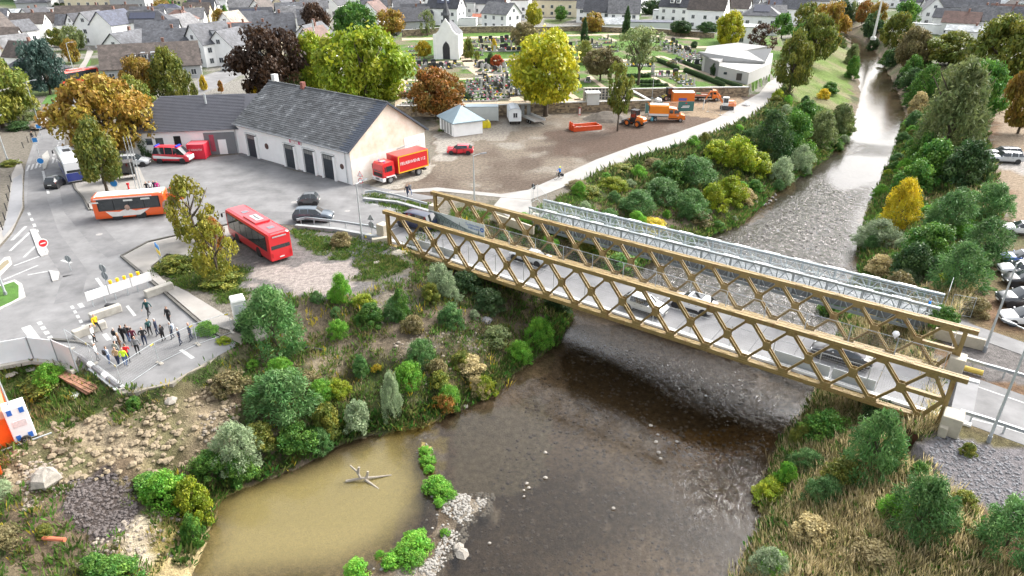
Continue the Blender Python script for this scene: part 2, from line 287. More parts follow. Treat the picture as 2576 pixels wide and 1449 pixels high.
# pool bed, shallow gravel and deeper brown channel
paint([(-20.18, 30.01), (-21.62, 36.85), (-17.46, 39.1), (-9.35, 44.45), (-7.11, 42.01), (-5.44, 37.65), (-5.65, 34.24), (-7.42, 31.54), (-10.55, 29.39), (-20.26, 25.86)], (.24, .195, .075), jx4, jy4)
paint([(-17.52, 39.32), (-9.31, 44.2), (-7.8, 42.48), (-9.85, 39.75), (-13.92, 36.85), (-17.48, 33.88), (-18.95, 34.96)], (.18, .135, .04), jx4, jy4, amt=.9)
paint([(-19.51, 33.54), (-14.64, 35.33), (-7.99, 35.33), (-6.95, 31.86), (-10.69, 30.01), (-19.56, 28.53)], (.36, .285, .16), jx4, jy4, amt=.75)
paint([(3.88, 55.17), (6.39, 62.88), (23.27, 55.17), (21.25, 48.8), (12.65, 41.08), (7.05, 46.01)], (.050, .032, .012), jx4, jy4, amt=.8)
paint([(9.64, 45.48), (16.89, 45.48), (19.24, 42.48), (12.37, 39.75)], (.12, .07, .022), jx4, jy4, amt=.7)
paint([(-6.7, 43.95), (0.42, 49.98), (2.4, 46.01), (1.54, 38.89), (-3.1, 37.25), (-5.34, 39.75)], (.15, .13, .09), jx4, jy4, amt=.8)
ib_ = inpoly(jx, jy, BAR); gc[ib_] = mixc(gc[ib_], [.22, .19, .15], N3[ib_] * 3 + .4)
# green river meadow upstream
md = [(67.83, 170.27), (88.36, 210.52), (113.02, 255.68), (115.47, 245.26), (88.88, 183.93), (72.45, 149.86), (59.22, 131.86), (49.41, 125.71)]
paint(md, (.10, .15, .03), where=dry); paint(md, (.16, .15, .075), where=dry, noise=N1 * 3 + .2)
# cemetery ground
paint(CEM, (.065, .13, .018)); paint(CEM, (.14, .125, .08), noise=N2 * 3 + .05)
gm = bpy.data.materials.new("ground"); gm.use_nodes = True
def groundmat(m, bump=.16):
 n = m.node_tree.nodes; l = m.node_tree.links; b = n["Principled BSDF"]; b.inputs["Roughness"].default_value = .95; b.inputs["Specular IOR Level"].default_value = .2
 at_ = n.new("ShaderNodeVertexColor"); at_.layer_name = "Col"; geo = n.new("ShaderNodeNewGeometry")
 ts = []
 for s, d in ((.45, 3), (2.2, 6), (9, 4)):
  t = n.new("ShaderNodeTexNoise"); t.inputs["Scale"].default_value = s; t.inputs["Detail"].default_value = d; t.inputs["Roughness"].default_value = .7; l.new(geo.outputs["Position"], t.inputs["Vector"]); ts.append(t)
 r = n.new("ShaderNodeMapRange"); r.inputs[1].default_value = .3; r.inputs[2].default_value = .7; r.inputs[3].default_value = .55; r.inputs[4].default_value = 1.5
 l.new(ts[1].outputs[0], r.inputs[0])
 r2 = n.new("ShaderNodeMapRange"); r2.inputs[1].default_value = .35; r2.inputs[2].default_value = .7; r2.inputs[3].default_value = .75; r2.inputs[4].default_value = 1.3; l.new(ts[2].outputs[0], r2.inputs[0])
 mu = n.new("ShaderNodeMath"); mu.operation = 'MULTIPLY'; l.new(r.outputs[0], mu.inputs[0]); l.new(r2.outputs[0], mu.inputs[1])
 vm = n.new("ShaderNodeVectorMath"); vm.operation = 'SCALE'; l.new(at_.outputs[0], vm.inputs[0]); l.new(mu.outputs[0], vm.inputs["Scale"]); l.new(vm.outputs[0], b.inputs["Base Color"])
 bp = n.new("ShaderNodeBump"); bp.inputs["Distance"].default_value = bump; l.new(ts[2].outputs[0], bp.inputs["Height"]); l.new(bp.outputs[0], b.inputs["Normal"])
groundmat(gm)
nx, ny = len(gx), len(gy); ii, jj = np.meshgrid(np.arange(nx - 1), np.arange(ny - 1)); k = (jj * nx + ii).ravel()
me = npmesh("ground", np.column_stack([fx, fy, fz]), np.column_stack([k, k + 1, k + 1 + nx, k + nx]), gm, gc, smooth=True)
ground = tag(link("ground", me), kind="structure")

# ---------------------------------------------------------------- river
wm = bpy.data.materials.new("river_water"); wm.use_nodes = True
def watermat(m):
 n = m.node_tree.nodes; l = m.node_tree.links; n.remove(n["Principled BSDF"]); out = n["Material Output"]
 at_ = n.new("ShaderNodeVertexColor"); at_.layer_name = "Col"; sp = n.new("ShaderNodeSeparateColor"); l.new(at_.outputs[0], sp.inputs[0])
 geo = n.new("ShaderNodeNewGeometry"); mp = n.new("ShaderNodeMapping"); mp.inputs["Rotation"].default_value = (0, 0, R(-20)); mp.inputs["Scale"].default_value = (1, .55, 1); l.new(geo.outputs["Position"], mp.inputs[0])
 t1 = n.new("ShaderNodeTexNoise"); t1.inputs["Scale"].default_value = 1.7; t1.inputs["Detail"].default_value = 5; t1.inputs["Roughness"].default_value = .62; t1.inputs["Distortion"].default_value = .6; l.new(mp.outputs[0], t1.inputs[0])
 bp = n.new("ShaderNodeBump"); l.new(t1.outputs[0], bp.inputs["Height"]); mr = n.new("ShaderNodeMapRange"); mr.inputs[3].default_value = .012; mr.inputs[4].default_value = .42; l.new(sp.outputs[0], mr.inputs[0]); l.new(mr.outputs[0], bp.inputs["Distance"])
 tr = n.new("ShaderNodeBsdfTransparent"); tr.inputs[0].default_value = (.88, .84, .76, 1)
 df = n.new("ShaderNodeBsdfDiffuse"); df.inputs[0].default_value = (.25, .205, .085, 1)
 m1 = n.new("ShaderNodeMixShader"); l.new(sp.outputs[1], m1.inputs[0]); l.new(tr.outputs[0], m1.inputs[1]); l.new(df.outputs[0], m1.inputs[2])
 gl = n.new("ShaderNodeBsdfGlossy"); gl.inputs["Roughness"].default_value = .06; l.new(bp.outputs[0], gl.inputs["Normal"])
 fr = n.new("ShaderNodeFresnel"); fr.inputs[0].default_value = 1.42; l.new(bp.outputs[0], fr.inputs["Normal"])
 m2 = n.new("ShaderNodeMixShader"); l.new(fr.outputs[0], m2.inputs[0]); l.new(m1.outputs[0], m2.inputs[1]); l.new(gl.outputs[0], m2.inputs[2])
 # broken white water on the riffles
 t2 = n.new("ShaderNodeTexNoise"); t2.inputs["Scale"].default_value = 1.3; t2.inputs["Detail"].default_value = 6; t2.inputs["Roughness"].default_value = .75; l.new(mp.outputs[0], t2.inputs[0])
 ma = n.new("ShaderNodeMath"); ma.operation = 'MULTIPLY_ADD'; l.new(sp.outputs[2], ma.inputs[0]); ma.inputs[1].default_value = .26; l.new(t2.outputs[0], ma.inputs[2])
 mr2 = n.new("ShaderNodeMapRange"); mr2.inputs[1].default_value = .80; mr2.inputs[2].default_value = .90; mr2.inputs[4].default_value = .7; l.new(ma.outputs[0], mr2.inputs[0])
 fo = n.new("ShaderNodeBsdfDiffuse"); fo.inputs[0].default_value = (.36, .37, .38, 1)
 m3 = n.new("ShaderNodeMixShader"); l.new(mr2.outputs[0], m3.inputs[0]); l.new(m2.outputs[0], m3.inputs[1]); l.new(fo.outputs[0], m3.inputs[2]); l.new(m3.outputs[0], out.inputs[0])
watermat(wm)
wx = np.arange(-45, 150, 1.0); wy = np.arange(14, 420, 1.0); WX, WY = np.meshgrid(wx, wy); ax, ay = WX.ravel(), WY.ravel()
keep = inpoly(ax, ay, WATER) | (dseg(ax, ay, WATER) < 3.2)
POOL = [(-20.18, 28.05), (-21.56, 37.02), (-17.36, 39.08), (-9.27, 44.21), (-7.36, 41.76), (-5.76, 38.23), (-5.53, 34.73), (-7.13, 31.64), (-10.44, 29.19)]
pj = inpoly(ax, ay, POOL); dpl = dseg(ax, ay, POOL)
rif = np.zeros(len(ax)); fo = np.zeros(len(ax))
for poly, a, f in (([(9.14, 65.32), (17.98, 77.94), (34.8, 91.8), (43.71, 102.23), (56.79, 102.23), (40.97, 72.24), (30.35, 54.24), (26.35, 47.98), (22.24, 52.24)], .65, .85), ([(43.71, 102.23), (53.12, 114.84), (52.64, 104.16), (62.63, 110.35), (50.4, 88.71)], .7, 1.0), ([(66.04, 133.39), (74.06, 127.58), (69.31, 119.66), (59.15, 120.92)], .6, 1.0), ([(10.39, 39.08), (21.15, 44.72), (19.83, 39.08), (16.65, 32.97), (11.99, 33.31)], .75, .0), ([(6.49, 59.38), (22.88, 54.24), (26.01, 47.98), (20.94, 42.24), (13.37, 44.72)], .22, 0)):
 q = inpoly(ax, ay, poly); s = ss(0, 4, dseg(ax, ay, poly)); rif = np.where(q, np.maximum(rif, a * s), rif); fo = np.where(q, np.maximum(fo, f * s), fo)
wc = np.column_stack([rif + .04, np.where(pj, .55 * ss(0, 3, dpl), .0), fo])
nx2 = len(wx); idx = np.full(len(ax), -1); idx[keep] = np.arange(keep.sum())
q = (np.arange(len(wy) - 1)[:, None] * nx2 + np.arange(nx2 - 1)[None]).ravel(); Q = np.column_stack([idx[q], idx[q + 1], idx[q + 1 + nx2], idx[q + nx2]]); Q = Q[(Q >= 0).all(1)]
river = tag(link("river_water", npmesh("river_water", np.column_stack([ax, ay, np.full(len(ax), WZ)])[keep], Q, wm, wc[keep], smooth=True)), kind="structure")

# ---------------------------------------------------------------- roads, pavements, paths
asphalt = mat("asphalt", (.162, .161, .162), .9, .34, .3, .01, bscale=30)
asphalt_dark = mat("asphalt_dark", (.138, .137, .139), .9, .25, .5, .01, bscale=30)
paving = mat("paving", (.26, .245, .225), .92, .14, .6, .006, bscale=14)
pathm = mat("path_gravel", (.27, .26, .245), .95, .16, .5, .01, bscale=20)
sandp = mat("cemetery_path_gravel", (.36, .29, .205), .95, .1, .6, .01, bscale=20)
kerbm = mat("kerb_stone", (.30, .29, .27), .9, .15, 1.2)
paint_w = mat("road_paint", (.36, .36, .355), .85, .3, 2.2)
concrete = mat("concrete", (.42, .39, .34), .9, .2, 1.1, .01)
grassm = mat("lawn_grass", (.05, .125, .014), .95, .3, 1.3, .05, bscale=9)
def sheet(name, poly, z, m, parent=None, thick=0):
 o = B().prism(poly, z - (thick or .018), z).build(name, m, parent)
 return o if parent else tag(o, kind="structure")
def strip(pts, wd, z, m, name="road_marking", parent=None, th=.004, dash=None):
 b = B(); V = [Vector((x, y, 0)) for x, y in pts]
 segs = []
 for a, c in zip(V[:-1], V[1:]):
  L = (c - a).length
  if not dash: segs.append((a, c)); continue
  u = (c - a) / L; t = 0
  while t < L: segs.append((a + u * t, a + u * min(L, t + dash[0]))); t += sum(dash)
 for a, c in segs:
  d = (c - a).normalized(); nn = Vector((-d.y, d.x, 0)) * wd / 2
  b.add([(*(a - nn).xy, z), (*(c - nn).xy, z), (*(c + nn).xy, z), (*(a + nn).xy, z)], [(0, 1, 2, 3)])
 return b.build(name, m, parent)
# main street, junction, forecourt and the road to the bridge
road = sheet("road", [(-51.77, 43.16), (-42.99, 46.2), (-40.42, 48.18), (-38.56, 49.19), (-33.36, 44.67), (-29.31, 41.92), (-27.42, 42.43), (-25.94, 43.16), (-24.35, 45.85), (-22.71, 48.56), (-27.36, 51.93), (-33.67, 58.33), (-41.53, 66.18), (-40.53, 70.04), (-38.16, 71.99), (-32.59, 76.04), (-25.74, 75.28), (-19.72, 73.54), (-14.62, 71.18), (-12.32, 68.07), (-8.38, 76.56), (-10.41, 78.96), (-19.04, 84.46), (-12.73, 83.7), (-9.13, 84.77), (-21.87, 90.64), (-31.76, 96.48), (-42.68, 105.19), (-49.21, 102.14), (-56.61, 100.47), (-51.29, 91.87), (-47.66, 87.62), (-48.15, 78.68), (-52.52, 80.06), (-55.77, 84.46), (-58.98, 88.28), (-69.14, 103.21), (-78.77, 119.72), (-90.26, 144.67), (-101.53, 169.74), (-108.57, 178.01), (-92.81, 141.96), (-87.37, 128.71), (-83.18, 119.72), (-79.35, 111.79), (-72.19, 98.44), (-66.6, 89.28), (-60.9, 80.49), (-57.17, 72.34), (-55.89, 68.39), (-56.38, 61.92), (-60.48, 52.99)], .02, asphalt)
sheet("broken_road_slab", [(-38.31, 49.06), (-33.21, 44.56), (-29.1, 41.62), (-28.03, 41.72), (-27.32, 42.22), (-25.75, 42.84), (-25.25, 44.23), (-24.15, 45.51), (-23.66, 47.39), (-22.52, 48.37), (-22.47, 49.58), (-23.84, 50.57), (-24.49, 49.58), (-27.19, 52.99), (-31.01, 55.21), (-40.79, 66.8), (-38.74, 55.99)], .014, mat("broken_asphalt", (.165, .16, .15), .95, .15, .28, .012, bscale=22, col2=(.30, .26, .20)), thick=.42)
wear = asphalt_dark
for pts, wd in (([(-79.31, 115.64), (-70.36, 98.44), (-61.87, 84.46), (-53.08, 72.34), (-43.97, 61.92), (-41.33, 55.99)], 2.2), ([(-65.09, 96.48), (-54.3, 80.06), (-45.49, 70.04), (-42.06, 66.8)], 2.4), ([(-33.53, 78.68), (-22.64, 78.01), (-11.8, 72.94)], 2.6)):
 strip(pts, wd, .0245, wear, "tyre_track", road)
# zebra crossing, stripes one by one
za, zb = Vector((*(-71.46, 97.65), 0)), Vector((*(-69.33, 103.43), 0)); zd = (zb - za).normalized(); zn = Vector((-zd.y, zd.x, 0)); nst = 9; stp = (zb - za).length / nst; zn = (Vector((*(-72.32, 105.87), 0)) - Vector((*(-67.36, 96.1), 0))).normalized()
for i in range(nst):
 if i == 5: continue
 p = za + zd * (i * stp); V = [p - zn * 1.6, p + zd * stp * .5 - zn * 1.6, p + zd * stp * .5 + zn * 1.6, p + zn * 1.6]
 B().add([(v.x, v.y, .025) for v in V], [(0, 1, 2, 3)]).build("zebra_stripe", paint_w, road)
for pts, wd, ds in (([(-68.4, 96.48), (-61.45, 86.33)], .3, None), ([(-70.66, 102.57), (-78.98, 119.72), (-83.49, 128.71)], .15, (1, 1)), ([(-59.69, 79.37), (-54.59, 72.94)], .3, (1.2, 1.2)), ([(-56.04, 70.6), (-57.12, 74.77)], .35, None), ([(-51.76, 65.98), (-52.57, 70.04)], .25, None),
  ([(-54.32, 67.64), (-55.5, 72.94)], .28, None), ([(-51.46, 63.9), (-50.26, 66.29)], .25, None), ([(-50.36, 60.57), (-49.05, 64)], .25, None), ([(-48.66, 61.74), (-47.02, 62.66)], .25, None), ([(-40.51, 55.21), (-34.56, 48.31)], .25, (.7, .45)), ([(-41.7, 52.28), (-38.95, 49.45)], .35, (.7, .45)), ([(-42.33, 51.45), (-40.1, 49.26)], .7, None), ([(-40.04, 55.68), (-39.32, 54.91)], .4, None), ([(-41.35, 61.01), (-39.4, 58.75)], .3, None), ([(-35.39, 55.21), (-33.75, 53.35)], .25, None), ([(-34.86, 50.23), (-33.87, 49.19)], .35, None), ([(-47.34, 65.27), (-45.89, 64.58)], .3, None), ([(-27.21, 47.69), (-25.65, 46.38)], .3, None),
  ([(-14.57, 73.06), (-10.98, 77.61)], .15, None), ([(-19.35, 83.4), (-10.31, 78.01)], .15, None)):
 strip(pts, wd, .0265, paint_w, "road_marking", road, dash=ds)
# traffic islands
def island(poly, m=kerbm, top=None, inner=None):
 o = tag(B().prism(poly, 0, .13).build("traffic_island", m), kind="structure")
 if inner: B().prism(inner, .13, .17).build("island_top", top or grassm, o)
 return o
white_k = mat("white_kerb", (.38, .37, .355), .9, .12, 1.5)
island([(-55.83, 73.54), (-55.34, 73.79), (-50.15, 67.64), (-49.6, 66.6), (-49.96, 66.08), (-50.83, 67.01)], white_k)
island([(-53.4, 64.78), (-53.65, 65.78), (-53.19, 65.98), (-51.94, 64.38), (-51.25, 61.56), (-51.55, 60.13)], white_k, mat("island_soil", (.2, .17, .11)), [(-52.52, 62.85), (-52.94, 64.58), (-52.83, 65.17), (-52.23, 64.38), (-51.86, 62.48)])
island([(-47.06, 62.66), (-45.79, 62.29), (-44.87, 60.48), (-45.17, 60.13)], white_k)
island([(-51.34, 59.26), (-49.91, 59.43), (-49.12, 60.48), (-47.85, 59.61), (-45.81, 56.94), (-46.13, 55.99), (-46.59, 54.46), (-47.73, 52.99)], white_k, grassm, [(-50.99, 58.75), (-49.57, 58.92), (-48.85, 59.95), (-47.83, 59.09), (-46.24, 56.62), (-46.4, 55.83), (-46.79, 54.76), (-47.63, 53.35)])
island([(-73.18, 104.08), (-74.08, 107.01), (-71.74, 103.65), (-68.52, 97.45), (-68.4, 96.48)], kerbm)
sheet("pavement", [(-62.84, 61.01), (-60.62, 68.93), (-59.69, 74.77), (-65.39, 84.46), (-71.69, 94.59), (-75.67, 102.57), (-71.18, 96.48), (-65.75, 87.62), (-61.28, 80.77), (-57.56, 72.94), (-56.4, 69.15), (-57.18, 61.92)], .1, paving)
sheet("pavement", [(-70.04, 92.4), (-70.32, 94.59), (-66.7, 89.28), (-61.83, 81.49), (-59.11, 76.04), (-57.31, 71.18), (-58.26, 72.34), (-61.8, 78.68)], .13, mat("island_asphalt", (.21, .212, .22), .9, .1, .5))
for nm, poly in (("pavement", [(-68.95, 103.21), (-66.21, 101.51), (-56.61, 100.47), (-51.29, 91.87), (-47.97, 87.95), (-48.63, 79.23), (-52.52, 80.35), (-55.83, 84.77), (-58.81, 88.28)]), ("pavement", [(-41.32, 66.18), (-40.34, 69.82), (-37.96, 71.64), (-32.45, 75.66), (-31.27, 72.34), (-31.39, 67.85), (-33.13, 65.78), (-36.95, 66.8), (-37.15, 63.61), (-34.54, 60.57), (-31.09, 58), (-23.98, 51.93), (-24.01, 50.57), (-27.21, 52.14), (-33.56, 58.58)])):
 sheet(nm, poly, .11, paving)
for pts in ([(-41.53, 66.18), (-40.53, 70.04), (-38.16, 71.99), (-32.59, 76.04)], [(-41.53, 66.18), (-33.67, 58.33), (-27.36, 51.93), (-24.49, 49.58)], [(-69.14, 103.21), (-58.98, 88.28), (-55.77, 84.46), (-52.52, 80.06)], [(-40.42, 48.18), (-38.56, 49.19), (-36.17, 48.81), (-34.4, 48.06)]):
 b = B()
 for a, c in zip(pts[:-1], pts[1:]): b.bar((*a, .08), (*c, .08), .22, .2)
 tag(b.build("kerb", mat("old_kerb", (.10, .095, .085), .9, .25, 2)), kind="structure")
sheet("pavement", [(-21.72, 89.96), (-42.67, 104.3), (-42.9, 105.64), (-42.05, 106.09), (-22.01, 91.34), (-19.57, 90.13), (-18.9, 87.95)], .06, asphalt_dark)
sheet("path", [(-19.9, 84.92), (-15.23, 86.65), (-9.47, 87.3), (-1.46, 84.92), (2.42, 84), (10.81, 93.3), (19.21, 103.43), (30.3, 112.54), (46.25, 131.64), (56.59, 149.54), (65, 167.14), (77.12, 193.55), (78.56, 200.49), (66.36, 178.01), (54.27, 152.96), (46.65, 141.96), (38.24, 128.71), (28.55, 118.33), (20.36, 110.56), (12.91, 102.14), (7.55, 94.96), (2.25, 87.95), (-1.47, 86.17), (-10.16, 88.94), (-18.4, 86.65)], .05, pathm)
sheet("path", [(0.57, 76.04), (2.53, 78.68), (2.48, 84.15), (-1.36, 85.23), (-2.41, 81.49)], .03, pathm)
for nm, poly in (("path", [(-106.98, 175.17), (-126.23, 215.86), (-133.49, 226.18), (-120.42, 200.49), (-105.31, 167.14), (-94.03, 141.96), (-92.81, 141.96)]), ("lawn", [(-96.56, 141.96), (-94.27, 141.96), (-97.55, 152.96), (-99.2, 154.28), (-100.61, 150.81)]), ("lawn", [(-109.45, 175.17), (-103.48, 172.42), (-118.62, 200.49), (-116.11, 193.55)])):
 sheet(nm, poly, .035 if nm == "path" else .03, paving if nm == "path" else grassm)
sheet("side_street", [(-76.88, 171.88), (-72.52, 200.49), (-68.56, 193.55), (-67, 162.16), (-67.88, 150.81)], .02, asphalt)
# right approach road and footpath
sheet("approach_road", [(29.74, 38.11), (33.64, 44.23), (35.54, 43.69), (37.85, 41.37), (43.39, 36.61), (43.55, 31.06), (34.12, 35.8), (31.42, 38.24)], .02, asphalt)
strip([(33.4, 43.42), (34.91, 42.63), (37.23, 40.45), (41.03, 37.03)], .16, .0265, paint_w); strip([(31.59, 39), (33.48, 37.98), (35.37, 36.7)], .16, .0265, paint_w)
sheet("footpath", [(39.2, 52.99), (40.16, 51.93), (42.82, 48.81), (45.97, 45.34), (44.31, 43.16), (41.46, 46.79), (38.73, 50.1), (37.83, 50.9)], .03, asphalt)
# cemetery paths on the raised ground
for pl in ([(-22.39, 131.91), (-20.27, 131.91), (-23.87, 159.21), (-25.76, 156.79)], [(-25.8, 158.23), (-8.9, 160.69), (-9.01, 162.71), (-26.16, 160.69)], [(-18.11, 231.5), (-16.07, 233.48), (-10.91, 189.8), (-8.58, 180.1), (-3.15, 154.43), (2.98, 136.58), (-0.31, 136.58), (-6.9, 160.69), (-11.45, 175.88), (-13.56, 189.8)], [(-26.37, 182.6), (1.26, 188.45), (20.61, 192.55), (20.9, 195.38), (1.28, 191.86), (-26.71, 185.16)], [(-7.74, 165.3), (1.12, 164.78), (1.14, 167.97), (-8.35, 168.51)], [(-21.26, 132.96), (0.93, 134.75), (26.4, 138.84), (24.44, 141.57), (0.94, 136.95), (-21.51, 134.75)], [(-34.92, 228.58), (1.56, 236.52), (36.3, 242.82), (59.97, 230.51), (61.19, 235.5), (36.91, 247.2), (1.59, 240.69), (-35.76, 234.48)],
     [(40.11, 196.82), (41.79, 195.38), (51.46, 150.36), (49.15, 149.48)], [(31.03, 170.16), (41.97, 170.72), (42, 172.98), (31.5, 172.98)], [(31.03, 170.16), (32.08, 170.72), (36.05, 149.48), (34.86, 149.48)], [(9.77, 150.8), (11.2, 151.69), (13.8, 138.46), (12.5, 138.08)], [(17.48, 164.78), (18.51, 165.83), (20.45, 151.25), (19.37, 150.8)], [(29.36, 242.82), (30.96, 242.82), (33.28, 228.58), (32.14, 226.67)], [(47.77, 236.52), (49.67, 237.55), (51.64, 214.97), (50.27, 214.11)], [(28.82, 189.8), (40.63, 196.1), (39.94, 192.55), (28.25, 185.81)], [(50.27, 214.11), (61.15, 215.83), (60.25, 212.43), (49.88, 210.76)], [(0.25, 230.51), (1.52, 230.51), (13.81, 160.69), (12.45, 160.69)], [(-10.43, 214.11), (1.44, 216.69), (1.42, 214.11), (-10.32, 211.59)]):
 sheet("cemetery_path", pl, 1.63, sandp)

# ---------------------------------------------------------------- road bridge (lattice truss)
BA = Vector((-13.05, 69.15, 0)); BU = Vector((.81164, -.58415, 0)); BV = Vector((.58415, .81164, 0)); BRZ = math.atan2(BU.y, BU.x)
def bl(u, v, z=0): p = BA + BU * u + BV * v; return (p.x, p.y, z)
def rusty(name, c1, c2, c3):
 m = bpy.data.materials.new(name); m.use_nodes = True; n = m.node_tree.nodes; l = m.node_tree.links; b = n["Principled BSDF"]; b.inputs["Roughness"].default_value = .6
 g = n.new("ShaderNodeNewGeometry"); mp = n.new("ShaderNodeMapping"); mp.inputs["Scale"].default_value = (1, 1, .45); l.new(g.outputs["Position"], mp.inputs[0])
 t = n.new("ShaderNodeTexNoise"); t.inputs["Scale"].default_value = 1.9; t.inputs["Detail"].default_value = 8; t.inputs["Roughness"].default_value = .7; l.new(mp.outputs[0], t.inputs[0])
 r = n.new("ShaderNodeValToRGB"); e = r.color_ramp.elements; e[0].position = .3; e[0].color = (*c1, 1); e[1].position = .52; e[1].color = (*c2, 1); x = e.new(.70); x.color = (*c3, 1)
 l.new(t.outputs[0], r.inputs[0]); l.new(r.outputs[0], b.inputs["Base Color"]); return m
ymet = rusty("mustard_steel", (.15, .105, .034), (.235, .165, .056), (.15, .07, .02)); ygus = mat("pale_plate", (.38, .30, .19), .8, .25, 2)
galv = mat("galvanised_steel", (.42, .45, .46), .5, .15, 1.5, metal=.25); galv_d = mat("weathered_galvanised", (.25, .265, .28), .6, .2, 1.5, metal=.2)
whitep = mat("white_paint", (.72, .72, .70), .6, .06, 2); deckm = mat("bridge_deck", (.20, .20, .205), .88, .18, .5, .008, bscale=25)
bridge = thing("truss_bridge", "mustard yellow steel lattice truss road bridge crossing the river", "bridge", BA, BRZ)
NP = 17; PT = 3.14; U0 = 1.33
def un(i): return U0 + PT * i
ZB, ZT = -.12, 3.78
def part(b, name, m, v=0, u=0, z=0, me={}, **k):
 if name not in me: me[name] = b().data(name, m)
 o = link(name.split("|")[0], me[name], bridge); o.location = (u, v, z); return o
def chord_b():
 b = B()
 for s in (-1, 1):
  b.box((0, s * .23, 0), (PT - .02, .035, .32)); b.box((0, s * .18, .165), (PT - .02, .16, .03)); b.box((0, s * .18, -.165), (PT - .02, .16, .03)); b.box((0, s * .26, 0), (PT - .02, .03, .05))
 b.box((0, 0, .15), (PT - .02, .22, .02)); return b
def splice_b():
 b = B().box((0, 0, .19), (.66, .34, .022))
 for s in (-1, 1):
  b.box((0, s * .262, 0), (.6, .022, .27))
  for i in range(-2, 3):
   for j in (-1, 1): b.box((i * .11, s * .278, j * .07), (.035, .02, .035)); b.box((i * .12, s * .11, .207), (.035, .035, .02))
 return b
DZ = ZT - ZB; HX = PT / 2
def diag_heavy():
 b = B()
 p, q = Vector((-HX + .12, 0, DZ / 2 - .2)), Vector((HX - .12, 0, -DZ / 2 + .2)); 
 for s in (-1, 1):
  o = Vector((0, s * .125, 0)); b.bar(p + o, q + o, .03, .2); o2 = Vector((0, s * .165, 0)); d = (q - p).normalized(); nrm = Vector((d.z, 0, -d.x)) * .09
  b.bar(p + o2 + nrm, q + o2 + nrm, .075, .025); b.bar(p + o2 - nrm, q + o2 - nrm, .075, .025)
 for t in (.08, .3, .62, .74, .86): c = p.lerp(q, t); b.bar(c - (q - p).normalized() * .09, c + (q - p).normalized() * .09, .3, .05)
 return b
def diag_light():
 b = B(); p, q = Vector((HX - .12, 0, DZ / 2 - .2)), Vector((-HX + .12, 0, -DZ / 2 + .2)); b.bar(p, q, .05, .16); b.bar(p, q, .15, .04)
 d = (q - p).normalized(); nrm = Vector((d.z, 0, -d.x)) * .08; b.bar(p + nrm, q + nrm, .15, .025); b.bar(p - nrm, q - nrm, .15, .025); return b
def xplate_b():
 b = B()
 for s in (-1, 1):
  b.prism([(-.34, -.3), (-.12, -.34), (.12, -.34), (.34, -.3), (.26, 0), (.34, .3), (.12, .34), (-.12, .34), (-.34, .3), (-.26, 0)], -.012, .012)
  k = len(b.v) - 20
  for i in range(k, len(b.v)): x, y, z = b.v[i]; b.v[i] = (x, s * .2 + z, y * 1.15)
  for i in range(-2, 3):
   for j in (-1, 1): b.box((i * .09, s * .22, j * .08), (.03, .02, .03))
 return b
def gus_b(): return B().prism([(-.5, -.1), (-.4, -.3), (.4, -.3), (.5, -.1), (.42, .0), (.5, .12), (.38, .3), (.2, .24), (0, .3), (-.2, .24), (-.38, .3), (-.5, .12), (-.42, 0)], 0, .03)
def node_b():
 b = B()
 for s in (-1, 1): b.box((0, s * .2, 0), (.75, .02, .34)); b.box((-.2, s * .215, 0), (.03, .02, .3)); b.box((.2, s * .215, 0), (.03, .02, .3))
 return b
for v in (0, 7.75):
 for i in range(NP):
  u = un(i)
  for z, nm in ((ZT, "top_chord"), (ZB, "bottom_chord")): part(chord_b, nm, ymet, v, u, z)
  part(node_b, "node_plate", ymet, v, u, ZT - .3); part(node_b, "node_plate", ymet, v, u, ZB + .32)
  part(gus_b, "gusset_plate", ygus, v + (.12 if v == 0 else -.12), u, ZB + .215)
  if i < NP - 1:
   um = u + HX
   part(diag_heavy, "heavy_diagonal", ymet, v, um, (ZT + ZB) / 2); part(diag_light, "light_diagonal", ymet, v, um, (ZT + ZB) / 2)
   part(xplate_b, "crossing_plate", ymet, v, um, (ZT + ZB) / 2); part(splice_b, "splice_plate", ymet, v, um, ZT)
   part(splice_b, "splice_plate", ymet, v, um, ZB)
 zm = (ZT + ZB) / 2
 for ue, ud, sgn in ((-.55, un(0), 1), (52.85, un(16), -1)):
  o = B().box((ue, v - .17, zm), (.3, .04, DZ)).box((ue, v + .17, zm), (.3, .04, DZ)).box((ue, v, zm), (.04, .34, DZ)).build("end_post", ymet, bridge)
  for nm, z in (("top_chord", ZT), ("bottom_chord", ZB)):
   o = part(chord_b, nm, ymet, v, (ue + ud - sgn * HX) / 2 - sgn * .02, z); o.scale = (.32, 1, 1)
   if nm == "top_chord": o.scale = (.40, 1, 1)
  for z2, w in ((ZT - .2, .2), (ZB + .2, .24)):
   B().bar((ue + sgn * .1, v - .1, zm), (ud - sgn * .15, v - .1, z2), .03, w).bar((ue + sgn * .1, v + .1, zm), (ud - sgn * .15, v + .1, z2), .03, w).build("end_brace", ymet, bridge)
 B().bar((un(16) - HX + .2, v, zm), (52.75, v, zm), .3, .3).build("portal_strut", ymet, bridge)
for i in range(-1, NP):
 u = un(i) + HX
 B().box((u, 3.87, -.32), (.28, 7.2, .36)).build("cross_beam", ymet, bridge)
 part(lambda: B().box((0, 0, 0), (PT - .035, 6.1, .1)), "deck_panel", deckm, 3.87, u, 0)
part(lambda: B().box((0, 0, 0), (.5, 6.1, .1)), "deck_panel|e", deckm, 3.87, 53.1, 0)
for i in range(-1, NP):
 for v in (.72, 7.02): part(lambda: B().box((0, 0, .03), (PT - .02, .34, .2)).box((0, .05, .15), (PT - .02, .16, .05)), "kerb_beam", whitep, v, un(i) + HX, .03)
strip([bl(u, 3.9)[:2] for u in (0, 26)], .02, .0525, mat("joint", (.07, .07, .07)), "deck_joint").parent = None
